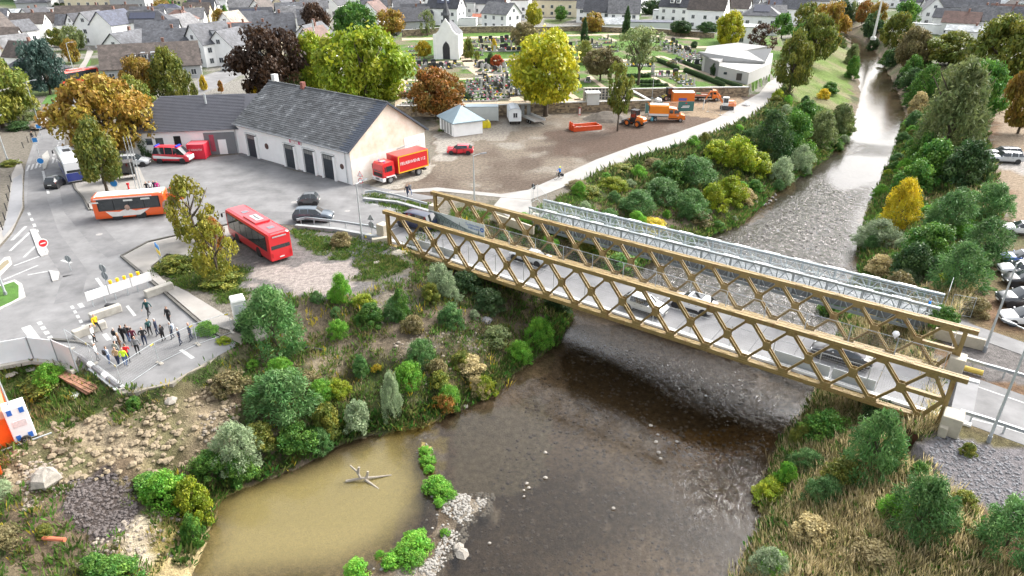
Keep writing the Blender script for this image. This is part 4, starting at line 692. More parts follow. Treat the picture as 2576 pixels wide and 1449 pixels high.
TR_ = [
 (-91.14, 122.01, 12.72, 12.11, "round", "olive", "big dark olive tree at the street bend by the far pavement", .1), (-100.44, 151.66, 11.71, 9.15, "cedar", "cedar", "large blue-green cedar beside the curving footpath", .12),
 (-132.33, 217.52, 7.47, 6.22, "far", "willow", "grey-green willow behind the blue-green cedar", .1), (-142.51, 226.18, 5.65, 5.72, "far", "olive", "yellow-olive tree between cedar and willow", .1), (-119.36, 193.55, 6.36, 4.29, "far", "orange", "brown-olive tree along the curving footpath", .1),
 (-158.29, 245.58, 4.07, 3.5, "far", "orange", "small golden brown tree near white gables", .1), (-61.12, 102.57, 12.55, 13.3, "round", "orange", "large orange-brown plane tree beside the bus bay", .12), (-64.86, 118.33, 9.61, 7.46, "round", "olive", "yellow-brown tree touching the orange-brown plane tree", .12),
 (-75.19, 141.96, 9.67, 8, "round", "orange", "tall golden brown tree before the brown-roofed block", .12), (-69.16, 141.96, 11.32, 8.93, "oval", "olive", "pointed olive green tree before the grey gable", .08), (-53.55, 86.33, 9.88, 6.24, "oval", "olive", "green tree with bare lower trunk beside the bus shelter", .22),
 (-68.7, 156.07, 3.27, 1.59, "col", "gold", "slim yellow columnar tree on the side street", .1), (-68.13, 149.54, 2.91, 1.53, "col", "olive", "slim olive columnar tree beside the roof end", .1), (-63.79, 152.96, 2.71, 1.39, "col", "rust", "tiny rust-brown tree at the side street kerb", .2),
 (-50.69, 148.71, 14.75, 15.05, "round", "purple", "huge dark copper beech beside the side street", .08), (-59.32, 220.05, 13.44, 10.55, "round", "purple", "second copper beech further back", .1), (-42.84, 152.96, 12.59, 9.55, "round", "lime", "pale yellow-green tree between copper beech and plane", .1),
 (-28.9, 138.24, 15.83, 17.58, "round", "lime", "huge bright green plane tree behind the fire station roof", .1), (-47.64, 150.81, 7.6, 11.04, "spray", "willow", "grey-green loose tree behind the station roof", .05), (-53.01, 147.48, 3.94, 5.53, "round", "gold", "small golden yellow tree at the station roof chimney", .1),
 (-48.6, 224.39, 13.56, 13.68, "round", "green", "dark green tree with yellow spots behind the plane", .1), (-42.71, 256.5, 8.64, 10.05, "far", "orange", "orange-topped tree beyond the big plane", .1), (-28.19, 240.69, 8.6, 5.24, "sparse", "willow", "pale birch by the cemetery back wall", .1), (-88.25, 362.92, 3.62, 7.04, "far", "orange", "pale autumn tree near the church spire", .1),
 (-23.57, 191.17, 4.65, 4.02, "round", "gold", "small orange tree on the cemetery lawn near the chapel", .15), (-14.04, 128.71, 9.22, 10.62, "round", "rust", "orange-red maple at the cemetery wall corner", .16), (6.39, 131.31, 15.86, 15.81, "round", "maple", "large yellow maple standing before the cemetery wall", .2), (3.66, 205.92, 7.81, 7.24, "round", "brown", "dark brownish tree behind the yellow maple", .2),
 (18.56, 119.72, 11.77, 5.04, "vase", "olive", "slender olive tree by the soil heap", .28), (20, 159.21, 7.28, 8.18, "round", "brown", "brown-green tree with forked trunk in the cemetery", .2), (18.66, 183.23, 5.83, 6.1, "spray", "olive", "loose olive tree behind the yellow maple", .1), (27.69, 153.97, 12.14, 10.08, "pine", "willow", "tall pine with twin bare trunks in the cemetery", .42),
 (8.54, 284.07, 8.9, 8, "far", "maple", "yellow tree before the cream house", .1), (37.98, 240.69, 9.08, 4.32, "cone", "dark", "dark conifer beside the white shed", .04), (22.85, 227.62, 6.92, 3.48, "cone", "dark", "narrow dark conifer at the cemetery back wall", .04), (27.89, 251.74, 6.42, 9.59, "far", "orange", "orange-olive round tree beyond the cemetery wall", .1), (20.25, 304.73, 5.85, 5.28, "far", "green", "fresh green tree before the cream house", .1), (43.32, 316.17, 4.62, 3.42, "far", "red", "small red tree amid gardens", .1), (43.18, 300.07, 6.22, 4.55, "far", "lime", "light green garden tree beside the red one", .1), (63.42, 332.13, 5.99, 8.96, "far", "dark", "big dark green tree behind the flat-roofed annex", .05), (50.95, 304.73, 4.93, 4.63, "far", "green", "green garden tree beside the dark conifer", .1),
 (55.65, 238.58, 5.16, 7.04, "round", "dark", "dome-shaped dark tree at the cemetery back wall", .22), (64.04, 237.55, 4.77, 6.24, "round", "dark", "second dome-shaped dark tree near the yellow tree", .22), (62.4, 207.51, 10.6, 8.62, "round", "maple", "yellow tree before the white hip-roofed house", .15), (70.4, 202.03, 8.3, 7.77, "sparse", "purple", "dark red-leaved tree beside the modern hall", .15), (101.79, 324.85, 6.52, 9.82, "far", "dark", "dark evergreen behind the yellow tree", .05), (91.59, 245.58, 8.07, 6.7, "far", "green", "round green tree before the houses by the river path", .2),
 (61.3, 154.16, 13, 7.9, "oval", "olive", "yellow-green lime tree at the river path corner", .16), (82.79, 196.49, 13.63, 10.58, "round", "olive", "olive tree row along the river meadow, middle one", .1), (81.02, 200.49, 10.26, 7.72, "round", "green", "green tree behind the lime by the river path", .1), (99.22, 228.01, 14.97, 11.43, "round", "orange", "brownish tree at the upper end of the river meadow", .1), (101.61, 248.76, 11.4, 9.46, "far", "olive", "olive tree by the far houses above the meadow", .1), (147.5, 328.01, 11.6, 8.88, "far", "dark", "dark tree closing the river bend", .05), (152.94, 328.76, 9.95, 7.12, "far", "willow", "grey-green tree at the river bend", .05),
 (149.17, 310.77, 9.08, 7.4, "far", "rust", "bright orange tree at the river bend", .05), (146.42, 292.59, 8.12, 6.97, "far", "orange", "russet tree beside the bright orange one", .05), (137.1, 276.11, 9.19, 9.03, "far", "dark", "dark green tree by the river mast", .05), (122.67, 230.08, 11.89, 9.06, "round", "olive", "yellow-olive tree downstream of the river mast", .08), (148.66, 276.01, 9.77, 9.27, "far", "green", "dark green tree with yellow patches before white houses", .05), (110.46, 197.08, 12.06, 10.02, "round", "brown", "dull brown tree on the far bank", .08),
 (116.94, 190.25, 8.73, 13.68, "round", "olive", "broad olive-brown tree below the far houses", .08), (111.54, 162.16, 15.19, 15.68, "round", "olive", "giant yellow-green tree on the far bank", .08), (88.15, 118.33, 13.87, 6.37, "round", "orange", "orange-brown tree at the fenced field", .1), (87.59, 129.92, 10.84, 8.84, "round", "green", "dark green tree before the fenced field", .05), (72.44, 112.19, 15.93, 13.14, "spray", "willow", "huge grey-green tree with visible trunk on the far bank", .05), (157.49, 224.39, 6.99, 7.39, "far", "lime", "pale yellow tree beside the small white house", .05), (95.71, 161.16, 7.99, 8.19, "spray", "green", "green bank tree above the river bend", .05), (105.89, 186.93, 6.07, 6.28, "bush", "green", "green bank tree below the dull brown tree", .05),
 (217.33, 324.85, 6.52, 10.52, "far", "dark", "dark wood edge above the far houses", .05), (220.04, 343.66, 5.16, 11.12, "far", "dark", "dark wood edge beside far roofs", .05), (203.11, 292.59, 7.39, 9.51, "far", "cedar", "bluish dark tree at the wood edge", .05), (229.89, 383.33, 2.29, 10.32, "far", "green", "green trees between far roofs", .05),
 (-202.32, 291.92, 5.18, 9.51, "far", "lime", "light green tree below the vineyard slope", .05), (-172.06, 307.46, 5.59, 6.99, "far", "olive", "yellow tree beside the cream apartment tower", .05), (-199.86, 323.64, 3.89, 4.19, "far", "dark", "dark tree below the vineyard", .05), (-153.31, 323.4, 6.49, 9.78, "far", "orange", "brown tree by the slate hotel", .05), (-162.22, 345.86, 3.45, 11.18, "far", "green", "green tree row behind the slate hotel", .05), (-154.59, 315.91, 3.67, 5.14, "far", "maple", "yellow tree beside the slate hotel", .1), (-147.48, 338.2, 5.08, 6.57, "far", "green", "tall green tree behind the dormered house", .05), (-106.46, 265.92, 7.86, 5.21, "far", "orange", "brown tree beside the orange roof", .1), (-104.89, 268.38, 8.73, 5.25, "cone", "green", "bright green conifer beside the orange roof", .02), (-105.41, 333.95, 5.86, 7.57, "far", "green", "green tree behind the grey modern house", .1), (-112.31, 307.92, 4.98, 3, "cone", "dark", "small dark conifer amid grey roofs", .02),
 (-192.79, 299, 2.28, 5.53, "far", "orange", "autumn tree among the far roofs", .1), (-91.7, 128.71, 3.31, 7.42, "spray", "willow", "grey-green shrub mass on the pavement edge", .02), (-9.26, 188.45, 2.41, 1.68, "far", "olive", "small round tree at the chapel path crossing", .1), (-5.35, 180.1, 3.08, 2.21, "col", "dark", "dark clipped yew column in the cemetery", .0), (-3.77, 177.07, 3.13, 2.97, "round", "red", "bright red shrub tree beside the yew column", .1), (-11.64, 193.25, 5.09, 2.78, "col", "olive", "slim yellow-olive tree right of the chapel", .05), (-5.22, 204.35, 3.44, 1.58, "col", "gold", "slim yellow cypress on the cemetery lawn", .02), (-19.85, 194.67, 2.17, 1.3, "col", "dark", "clipped dark ball tree beside the chapel door, near the orange tree", .25), (-15.78, 195.38, 2.18, 1.41, "col", "dark", "clipped dark ball tree beside the chapel door, path side", .25),
 (40.18, 178.27, 1.73, 2.59, "sparse", "brown", "bare young tree on the cemetery lawn", .3), (53.78, 212.43, 1.9, 2.35, "far", "dark", "small dark conifer before the cemetery hall", .0), (35.89, 153.51, 3.11, 1.73, "sparse", "olive", "thin young staked tree by the hedge", .3), (47.6, 165.83, 2.88, 2.05, "far", "dark", "dark shrub tree at the hall entrance", .0),
 (-56.81, 104.3, 3.86, 3.07, "bush", "dark", "dark evergreen bush at the white annex wall", 0), (-34.91, 69.82, 7.94, 6.22, "airy", "maple2", "tall yellowing tree before the red coach", .12), (-28.95, 60.57, 6.59, 4.6, "airy", "maple2", "orange and green tree beside the red coach", .14), (-31.24, 65.78, 4.49, 2.89, "round", "rust", "orange-leaved young tree hiding the coach front", .2),
]
for a in TR_: tree(*a[:7], cb=a[7])
BU_ = [ (102.32, 183.65, 3.69, 5.38, "bush", "dark", "dark shrub dipping into the narrow reach"), (117.08, 221.35, 4.11, 5.41, "bush", "green", "green shrub at the foot of the mast bank"), (92.99, 161.29, 3.59, 4.78, "spray", "green", "loose green shrub at the pale shallows"), (81.16, 137.85, 3.53, 4.46, "spray", "robinia", "locust shrub over the small weir"), (129.17, 256.28, 3.97, 5.09, "bush", "dark", "dark shrub at the river bend"),  # shrubs on the banks
 (-18.86, 69.43, 1.51, 2.86, "bush", "brown", "brown-green round shrub before the guard rail"), (-16, 56.72, 2.84, 2.22, "spray", "fresh", "upright bright green sapling on the rubble edge"), (-20.41, 50.29, 5.88, 6.31, "spray", "robinia", "big dark green locust shrub at the slab corner"), (-22.57, 51.33, 2.17, 2.74, "bush", "dark", "dark shrub hiding the white portable toilet"), (-17.66, 42.91, 3.9, 6.31, "spray", "robinia", "big fresh green locust shrub above the pool"), (-19.83, 38.33, 3.86, 3.71, "spray", "silver", "silver willow drooping into the pool"), (-12.27, 43.57, 2.57, 2.51, "bush", "silver", "silver-leaved shrub at the waterline"), (-9.71, 44.83, 4.42, 1.99, "spray", "silver", "tall feathery silver willow shoot"), (-7.92, 49.8, 2.67, 3.06, "spray", "robinia", "light locust sapling amid dry grass"), (-12.86, 48.5, 1.9, 1.48, "bush", "robinia", "small round locust bush on the rubble"), (-5.7, 55.2, 2.22, 2.56, "bush", "robinia", "blue-green sapling near the grey boulder"), (-12.82, 53.86, 1.9, 2.85, "bush", "green", "green shrub below the rubble edge"), (-10.27, 55.09, 2.97, 2.18, "spray", "green", "light shrub below the yellow weeds"),
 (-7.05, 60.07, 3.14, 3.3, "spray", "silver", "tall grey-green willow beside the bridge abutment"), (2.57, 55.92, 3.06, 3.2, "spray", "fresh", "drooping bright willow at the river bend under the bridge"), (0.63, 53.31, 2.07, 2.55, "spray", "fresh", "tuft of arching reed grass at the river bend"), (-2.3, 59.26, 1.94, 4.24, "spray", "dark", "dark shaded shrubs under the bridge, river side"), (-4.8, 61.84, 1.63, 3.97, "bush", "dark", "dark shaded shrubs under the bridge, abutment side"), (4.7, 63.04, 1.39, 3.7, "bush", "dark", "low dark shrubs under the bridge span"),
 (-23.07, 34.26, 2.53, 3.14, "bush", "fresh", "bright green nettle bank by the dark gravel heap"), (-21.34, 34.01, 3.18, 2.9, "bush", "lime", "yellow-green herb bank above the pool"), (-21.51, 37.42, 1.57, 2.53, "bush", "green", "green shrub beside the silver willow"), (-20.54, 31.94, 2.39, 1.43, "bush", "green", "green shrub at the pool corner"), (-24.44, 28.18, 0.97, 1.85, "bush", "green", "green weeds on the pale sand at the picture bottom"), (-24.85, 35.37, 1.04, 2.41, "low", "green", "low green growth beside the gravel heap"), (-16.18, 40.71, 1.82, 3.56, "bush", "green", "green waterline shrub below the locust"), (-14.39, 42.46, 2.67, 2.76, "bush", "olive", "olive waterline shrub near the silver bush"), (-18.65, 39.9, 1.82, 2.63, "bush", "olive", "olive shrub behind the silver willow"), (-26, 50.23, 1.22, 1.95, "bush", "fresh", "bright green bush at the slab corner by the fence"), (-24.13, 48.92, 0.47, 1.45, "bush", "lime", "small yellow-green bush on the slab rim"), (-21.84, 43.98, 1.45, 3.06, "low", "brown", "reddish brown weeds below the slab corner"), (-30.27, 29.67, 0.58, 2.12, "low", "brown", "dry weeds near the orange pipe"), (-36.23, 43.6, 1, 3.63, "low", "olive", "olive weeds by the plank pile"), (-8.98, 53.35, 1.58, 2.14, "low", "brown", "dry bush on the rubble slope"), (-3.83, 50.43, 1.23, 3.11, "low", "straw", "straw-coloured grass clump on the slope"), (-2.86, 48.35, 1.76, 2.37, "spray", "straw", "tall straw reeds at the waterline"), (-6.06, 47.85, 1.48, 2.01, "low", "olive", "olive weeds near the straw reeds"), (-34.27, 63.24, 1.36, 4, "low", "olive", "low planted shrubs by the blue and yellow sign"), (-28.5, 59.84, 1.17, 4.2, "low", "olive", "low planted shrubs under the orange tree"), (-1.43, 54.94, 1.13, 3.31, "low", "willow", "grey-green weeds on the slope before the boulder"), (-16.56, 45.82, 1.22, 2.24, "low", "brown", "brown weeds beside the dark pipe"), (-5.61, 46.16, 1.49, 1.97, "low", "rust", "russet dock plants at the waterline"),
 (14.01, 90.99, 1.75, 4.9, "spray", "lime", "yellow-green shrub nearest the footbridge end"), (16.6, 85.52, 3.36, 5.71, "spray", "robinia", "dark locust shrub above the footbridge"), (20.78, 90.69, 3.28, 6.53, "spray", "robinia", "locust shrub beside yellow shrubs on the upstream bank"), (24.49, 87.95, 3.64, 5.88, "spray", "robinia", "locust shrub near the upstream waterline"), (18.23, 82.45, 1.3, 4.57, "bush", "yellow", "bright yellow shrub just above the footbridge"), (28.25, 90.86, 3.45, 4.42, "bush", "lime", "yellow-green shrub with golden leaves"), (31.24, 93.57, 3.85, 5.09, "bush", "lime", "lime green shrub below the olive willows"), (26.73, 97.09, 4.09, 7.47, "spray", "robinia", "tall dark locust on the upstream bank"), (23.52, 96.32, 3.22, 5.16, "bush", "green", "green shrub behind the tall locust"), (35.83, 105.83, 5.33, 6.85, "bush", "lime", "large lime green shrub beside the path"), (32.81, 106.95, 3.35, 5.66, "bush", "lime", "lime green shrub with yellow tips near the path"), (39.2, 106.04, 3.42, 5.66, "bush", "lime", "lime green shrub toward the river"), (43.99, 114.97, 7.49, 8.02, "spray", "dark", "dark shrub tree at the path bend"), (49.4, 118.09, 6.87, 7.57, "bush", "green", "green shrub tree upstream of the path bend"), (43, 105.34, 4.19, 4.72, "spray", "silver", "silver willow at the upstream waterline"), (48.44, 111.37, 4.54, 4.63, "spray", "silver", "second silver willow at the upstream waterline"), (57.68, 126.4, 6.48, 6.6, "spray", "willow", "grey-green willow on the meadow edge"), (65.67, 136.24, 5.21, 5.52, "bush", "willow", "dull willow beside the bright water"), (56.42, 131.78, 5.25, 6.81, "bush", "green", "green shrub below the meadow"), (75.49, 165.83, 2.41, 4.69, "bush", "green", "dark shrub on the meadow by the water"), (104.28, 218.45, 5.99, 4.86, "bush", "willow", "rounded bush at the narrow river reach"), (93.66, 194.44, 5.71, 4.36, "bush", "green", "green bush below the rounded one"), (70.85, 158.21, 2.29, 3.06, "low", "gold", "small golden shrub on the meadow"), (21.24, 100.44, 1.51, 3.57, "low", "brown", "brown weeds along the path"), (15.87, 96.84, 1.11, 4.02, "low", "olive", "olive weeds beside the path"), (10.3, 87.6, 1.26, 3.7, "low", "olive", "weeds behind the footbridge end"), (8.82, 89.38, 0.89, 3.22, "low", "brown", "dry weeds at the path edge"), (33.98, 94.8, 2.17, 3.46, "low", "straw", "straw weeds at the upstream waterline"), (25.58, 86.74, 1.48, 3.73, "low", "brown", "brown weeds on the stony shore"),
 (50.6, 83.41, 6.71, 5.73, "spray", "yellow", "bright golden willow beside the river"), (46.18, 79.26, 3.28, 6.14, "spray", "silver", "grey-green willow under the golden one"), (58.02, 94.54, 4.92, 5.68, "bush", "green", "dark green shrub behind the golden willow"), (63.04, 98.65, 6.19, 7.6, "bush", "green", "green tree shrub on the far bank, upper"), (64.88, 94.36, 6.47, 7.27, "bush", "dark", "dark green tree shrub by the parked cars"), (58.09, 78.24, 4.59, 5.72, "spray", "robinia", "locust tree beside the parked cars"), (52.02, 75.62, 5.57, 6.94, "spray", "robinia", "broad locust tree in the far thicket"), (49.15, 65.04, 4.97, 6.11, "spray", "robinia", "broad locust tree near the parked row"), (46.39, 69.05, 4.09, 6.48, "bush", "green", "deep green shrub mass in the far thicket"), (43, 65.78, 4.12, 5.03, "bush", "dark", "dark shrub behind the footbridge"), (43.74, 59.93, 4.86, 5.73, "spray", "robinia", "locust shrub right above the footbridge end"), (42.16, 70.5, 2.26, 3.6, "low", "straw", "tan weeds at the far waterline"), (39.46, 62.13, 2.96, 3.62, "low", "brown", "dry weeds above the footbridge"), (67.86, 109.96, 5.45, 5.19, "bush", "green", "green shrub overhanging the river"), (78.42, 126.78, 5.92, 5.88, "bush", "green", "green bank shrub by the dark shallows"), (88.82, 150.91, 4.72, 4.33, "low", "straw", "pale bank grass by the dark shallows"), (100.28, 175.67, 5.29, 5.94, "bush", "dark", "dark overhanging shrub at the narrow reach"), (114.89, 213.99, 4.98, 5.95, "bush", "dark", "dark shrub below the river mast"), (41.72, 53.72, 1.66, 2.48, "low", "brown", "dry shrub beside the mesh gate"),
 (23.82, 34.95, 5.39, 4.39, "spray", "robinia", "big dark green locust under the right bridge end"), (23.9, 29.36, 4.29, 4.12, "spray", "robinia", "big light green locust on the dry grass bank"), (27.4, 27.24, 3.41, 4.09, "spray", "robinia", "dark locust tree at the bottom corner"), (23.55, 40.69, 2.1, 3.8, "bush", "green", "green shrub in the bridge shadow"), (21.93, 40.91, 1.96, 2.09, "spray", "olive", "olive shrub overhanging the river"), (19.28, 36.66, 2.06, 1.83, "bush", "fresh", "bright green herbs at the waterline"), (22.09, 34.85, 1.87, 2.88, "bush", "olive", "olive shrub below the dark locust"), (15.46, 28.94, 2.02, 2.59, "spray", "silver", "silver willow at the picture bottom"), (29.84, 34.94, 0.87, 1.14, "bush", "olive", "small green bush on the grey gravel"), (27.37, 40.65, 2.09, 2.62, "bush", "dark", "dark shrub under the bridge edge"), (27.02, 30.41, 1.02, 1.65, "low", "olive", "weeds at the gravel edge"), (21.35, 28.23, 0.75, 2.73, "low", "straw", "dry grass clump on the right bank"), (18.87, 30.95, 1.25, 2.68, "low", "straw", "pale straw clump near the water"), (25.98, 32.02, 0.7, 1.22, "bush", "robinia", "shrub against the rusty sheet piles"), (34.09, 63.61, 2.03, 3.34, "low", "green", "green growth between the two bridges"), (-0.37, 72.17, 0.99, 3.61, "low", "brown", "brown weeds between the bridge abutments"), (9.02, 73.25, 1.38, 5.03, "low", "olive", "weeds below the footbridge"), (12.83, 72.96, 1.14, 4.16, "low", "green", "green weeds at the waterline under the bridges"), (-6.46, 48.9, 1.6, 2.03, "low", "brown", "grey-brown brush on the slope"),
 (-97.64, 133.59, 2.16, 5.35, "bush", "willow", "grey-green clipped hedge by the big olive tree"), (-87.76, 121.21, 1.35, 4.9, "low", "dark", "dark low planting in the street bed"), (-74.98, 99.32, 0.81, 2.95, "low", "olive", "low planting bed at the corner"), (-3.52, 48.25, 1.08, 0.34, "low", "gold", "yellow flowering weed clump by the reeds"), (-11.57, 48.96, 0.48, 1.02, "low", "gold", "yellow flowering weeds beside the locust bush"),
]
for a in BU_: bush(*a[:4], a[5], a[6], kind=a[4])
# small green plants on the gravel bar
for x, y, w_ in ((*(-6.63, 40.84), 0.96), (*(-6.36, 39.73), 1.11), (*(-5.5, 37.1), 1.63), (*(-5.03, 36.62), 1.48), (*(-4.41, 36.04), 1.11), (*(-5.06, 35.47), 0.74), (*(-6.6, 32.46), 0.96), (*(-6.11, 31.64), 1.85), (*(-6.79, 31), 1.63), (*(-7.59, 30.44), 1.26), (*(-9.58, 29.78), 1.48), (*(-5.47, 31.64), 0.81), (*(-5.99, 32.8), 0.67), (*(-6.12, 38.86), 0.74), (*(-4.41, 32.8), 0.67), (*(-8.43, 31), 0.59), (*(-6.2, 30.38), 1.48)):
 tree(x, y, .45 * w_ + .15, w_ * 1.15, "low", "fresh", "bright green plant clump on the gravel bar", name="bar_plant", cat="plant", group="green plants on the gravel bar", z=WZ + .04)
# dry grass, weeds and undergrowth over the banks, one mass each
def scatter(name, n, sel, hgt, spread, per, wd, palette, seed, lean=.5):
 r = np.random.RandomState(seed); cand = np.nonzero(sel)[0]; wgt = ARW[cand]; k = r.choice(cand, n, p=wgt / wgt.sum())
 bx, by = fx[k] + r.rand(n) * .5 - .25, fy[k] + r.rand(n) * .5 - .25; bz = height(bx, by); m = n * per; q = np.repeat(np.arange(n), per)
 sc_ = (.55 + .9 * r.rand(n))[q] ; a = r.rand(m) * 6.2832; rad = spread * sc_ * r.rand(m) ** .6
 p = np.column_stack([bx[q] + np.cos(a) * rad, by[q] + np.sin(a) * rad, bz[q] - .05]); hh = hgt * sc_ * (.5 + .8 * r.rand(m))
 tip = p + np.column_stack([np.cos(a) * hh * lean * r.rand(m), np.sin(a) * hh * lean * r.rand(m), hh]); side = np.column_stack([-np.sin(a + r.randn(m)), np.cos(a + r.randn(m)), np.zeros(m)]) * (wd * (.6 + .8 * r.rand(m)))[:, None]
 mid = (p + tip) / 2 + np.array([0, 0, .08]) * hh[:, None]
 V = np.stack([p, mid + side, tip, mid - side], 1).reshape(-1, 3); pal = np.array(palette); c0 = pal[r.randint(0, len(pal), n)]
 c = c0[q] * (1.0 + .8 * r.rand(m))[:, None]
 me = npmesh(name, V, np.arange(4 * m).reshape(m, 4), undm, np.repeat(c, 4, 0)); return tag(link(name, me), kind="stuff")
undm = bpy.data.materials.new("undergrowth_leaf"); undm.use_nodes = True
_n = undm.node_tree.nodes; _v = _n.new("ShaderNodeVertexColor"); _v.layer_name = "Col"; undm.node_tree.links.new(_v.outputs[0], _n["Principled BSDF"].inputs["Base Color"]); _n["Principled BSDF"].inputs["Roughness"].default_value = .8; _n["Principled BSDF"].inputs["Specular IOR Level"].default_value = .2; _t = _n.new("ShaderNodeBsdfTranslucent"); _m = _n.new("ShaderNodeMixShader"); _m.inputs[0].default_value = .5; _l = undm.node_tree.links; _l.new(_v.outputs[0], _t.inputs[0]); _l.new(_n["Principled BSDF"].outputs[0], _m.inputs[1]); _l.new(_t.outputs[0], _m.inputs[2]); _l.new(_m.outputs[0], _n["Material Output"].inputs[0])
cellx = np.gradient(gx); celly = np.gradient(gy); ARW = (cellx[None, :] * celly[:, None]).ravel()
bright = gc.sum(1); green_ = gc[:, 1] > gc[:, 0] * .95; dryb = dry & bank
dvw = dseg(fx, fy, WATER); near_ = (fy > 24) & (fy < 150) & (np.abs(fx) < 130)
lowv = dryb & near_ & (bright < .62) & ~noveg & ~(inpoly(jx, jy, EROD) & (N2 < .12))
rbank = lowv & (fx > 8 + (fy - 40) * .62)
scatter("undergrowth", 24000, lowv & (N1 + N2 * .5 > -.45), .42, .38, 10, .062, [(.06, .115, .022), (.09, .14, .03), (.045, .085, .02), (.12, .14, .035), (.075, .07, .03), (.07, .15, .025)], 1, .8)
scatter("dry_grass", 9000, lowv & (N2 > -.1), .55, .32, 8, .022, [(.22, .18, .09), (.17, .15, .06), (.13, .12, .045), (.27, .22, .13)], 2, .6)
scatter("straw_grass", 8000, rbank & (fy < 62) & (dvw < 14), .6, .34, 11, .02, [(.40, .33, .18), (.33, .27, .14), (.25, .23, .10), (.44, .37, .23)], 3, .6)
scatter("waterside_weeds", 5200, dry & near_ & (dvw < 1.6) & (dvw > .15) & (fy > 30), .5, .4, 8, .09, [(.035, .10, .018), (.06, .12, .02), (.05, .07, .02), (.09, .10, .03)], 4, .9)
scatter("bank_scrub", 17000, dryb & (fy >= 92) & (fy < 330) & (fx > 10) & (dvw > 3.2) & ~inpoly(fx, fy, md), .75, .6, 7, .13, [(.045, .075, .02), (.07, .09, .025), (.03, .055, .018), (.09, .085, .035)], 5, .8)
scatter("plain_weeds", 2600, (ipl | ipr) & near_ & green_ & (fy < 120), .28, .3, 8, .05, [(.06, .11, .02), (.045, .085, .018), (.10, .12, .03)], 6, .8)
scatter("yellow_weeds", 900, lowv & (fx < 0) & (N3 > .12), .55, .3, 8, .045, [(.34, .27, .03), (.25, .20, .04), (.16, .16, .03)], 7, .7)

# many small shrubs that clothe the banks
rs_ = np.random.RandomState(21); cand = np.nonzero(lowv & (dvw < 18) & (bright < .42))[0]; wgt = ARW[cand]; pick = rs_.choice(cand, 900, p=wgt / wgt.sum(), replace=False); got = []
SK = (("fresh", "spray", "small fresh green shrub"), ("robinia", "spray", "small locust shrub"), ("green", "bush", "small leafy green shrub"), ("olive", "bush", "small olive green shrub"), ("silver", "spray", "small silvery willow shrub"), ("lime", "bush", "small yellow-green shrub"))
for i in pick:
 x, y = fx[i], fy[i]
 if any((x - a) ** 2 + (y - b) ** 2 < (2.2 if x < 12 and y < 72 else 5) for a, b in got) or len(got) >= 230: continue
 u_, v_ = (Vector((x, y, 0)) - Vector((-13.05, 69.15, 0))).dot(Vector((.81164, -.58415, 0))), (Vector((x, y, 0)) - Vector((-13.05, 69.15, 0))).dot(Vector((.58415, .81164, 0)))
 if -3 < u_ < 56 and -1.5 < v_ < 9: continue
 if (inpoly(np.array([x]), np.array([y]), EROD)[0] or (x < -21 and y < 46)) and rs_.rand() < .85: continue
 got.append((x, y)); k = SK[rs_.choice(6, p=(.26, .24, .2, .12, .08, .1))]; w_ = 1.2 + 1.9 * rs_.rand(); side = "washed-out bank by the pool" if x < 12 and y < 72 else ("dry grass bank below the road" if y < 60 else "upstream bank beyond the bridges")
 bush(x, y, w_ * (.5 + .35 * rs_.rand()), w_, k[0], k[2] + " on the " + side, kind=k[1], group=k[2] + "s on the " + side)

# ---------------------------------------------------------------- buildings
glassm = mat("window_glass", (.035, .045, .055), .12, .2, .5, spec=.8)
wallw = mat("white_render", (.82, .82, .81), .9, .06, .8); wallc = mat("cream_render", (.62, .55, .40), .9, .08, .8); wallg = mat("grey_render", (.38, .39, .40), .9, .08, .8); wallp = mat("pale_render", (.58, .59, .58), .9, .07, .8)
framew = mat("window_frame_white", (.6, .6, .6), .6, .05, 2)
def roofmat(name, c, var=.25, row=.35):
 m = bpy.data.materials.new(name); m.use_nodes = True; n = m.node_tree.nodes; l = m.node_tree.links; b = n["Principled BSDF"]; b.inputs["Roughness"].default_value = .75
 tc = n.new("ShaderNodeTexCoord"); w_ = n.new("ShaderNodeTexBrick"); w_.inputs["Scale"].default_value = 1; w_.inputs["Brick Width"].default_value = .5; w_.inputs["Row Height"].default_value = row; w_.inputs["Mortar Size"].default_value = .012
 w_.inputs["Color1"].default_value = (*[x * (1 - var) for x in c], 1); w_.inputs["Color2"].default_value = (*[x * (1 + var) for x in c], 1); w_.inputs["Mortar"].default_value = (*[x * .5 for x in c], 1)
 l.new(tc.outputs["Object"], w_.inputs[0]); t = n.new("ShaderNodeTexNoise"); t.inputs["Scale"].default_value = .7; t.inputs["Detail"].default_value = 5; l.new(tc.outputs["Object"], t.inputs[0])
 mr = n.new("ShaderNodeMapRange"); mr.inputs[1].default_value = .3; mr.inputs[2].default_value = .7; mr.inputs[3].default_value = .7; mr.inputs[4].default_value = 1.3; l.new(t.outputs[0], mr.inputs[0])
 vm = n.new("ShaderNodeVectorMath"); vm.operation = 'SCALE'; l.new(w_.outputs[0], vm.inputs[0]); l.new(mr.outputs[0], vm.inputs["Scale"]); l.new(vm.outputs[0], b.inputs["Base Color"]); MATS[name] = m; return m
RF = {"slate": roofmat("slate_roof", (.075, .078, .088)), "dark": roofmat("dark_roof", (.042, .044, .052)), "brown": roofmat("brown_roof", (.075, .06, .052)), "red": roofmat("red_roof", (.30, .10, .055)), "grey": roofmat("grey_roof", (.13, .13, .135)), "blue": roofmat("blue_roof", (.055, .062, .09)), "pale": roofmat("pale_roof", (.34, .36, .37)), "rust": roofmat("rust_roof", (.11, .062, .05)), "beige": roofmat("beige_roof", (.24, .215, .18))}
WALL = {"w": wallw, "c": wallc, "g": wallg, "p": wallp}
solarm = mat("solar_panel", (.03, .035, .06), .2, .1, 1, spec=.8); lightroof = mat("skylight", (.5, .55, .58), .3, .05, 1)
WME = {}
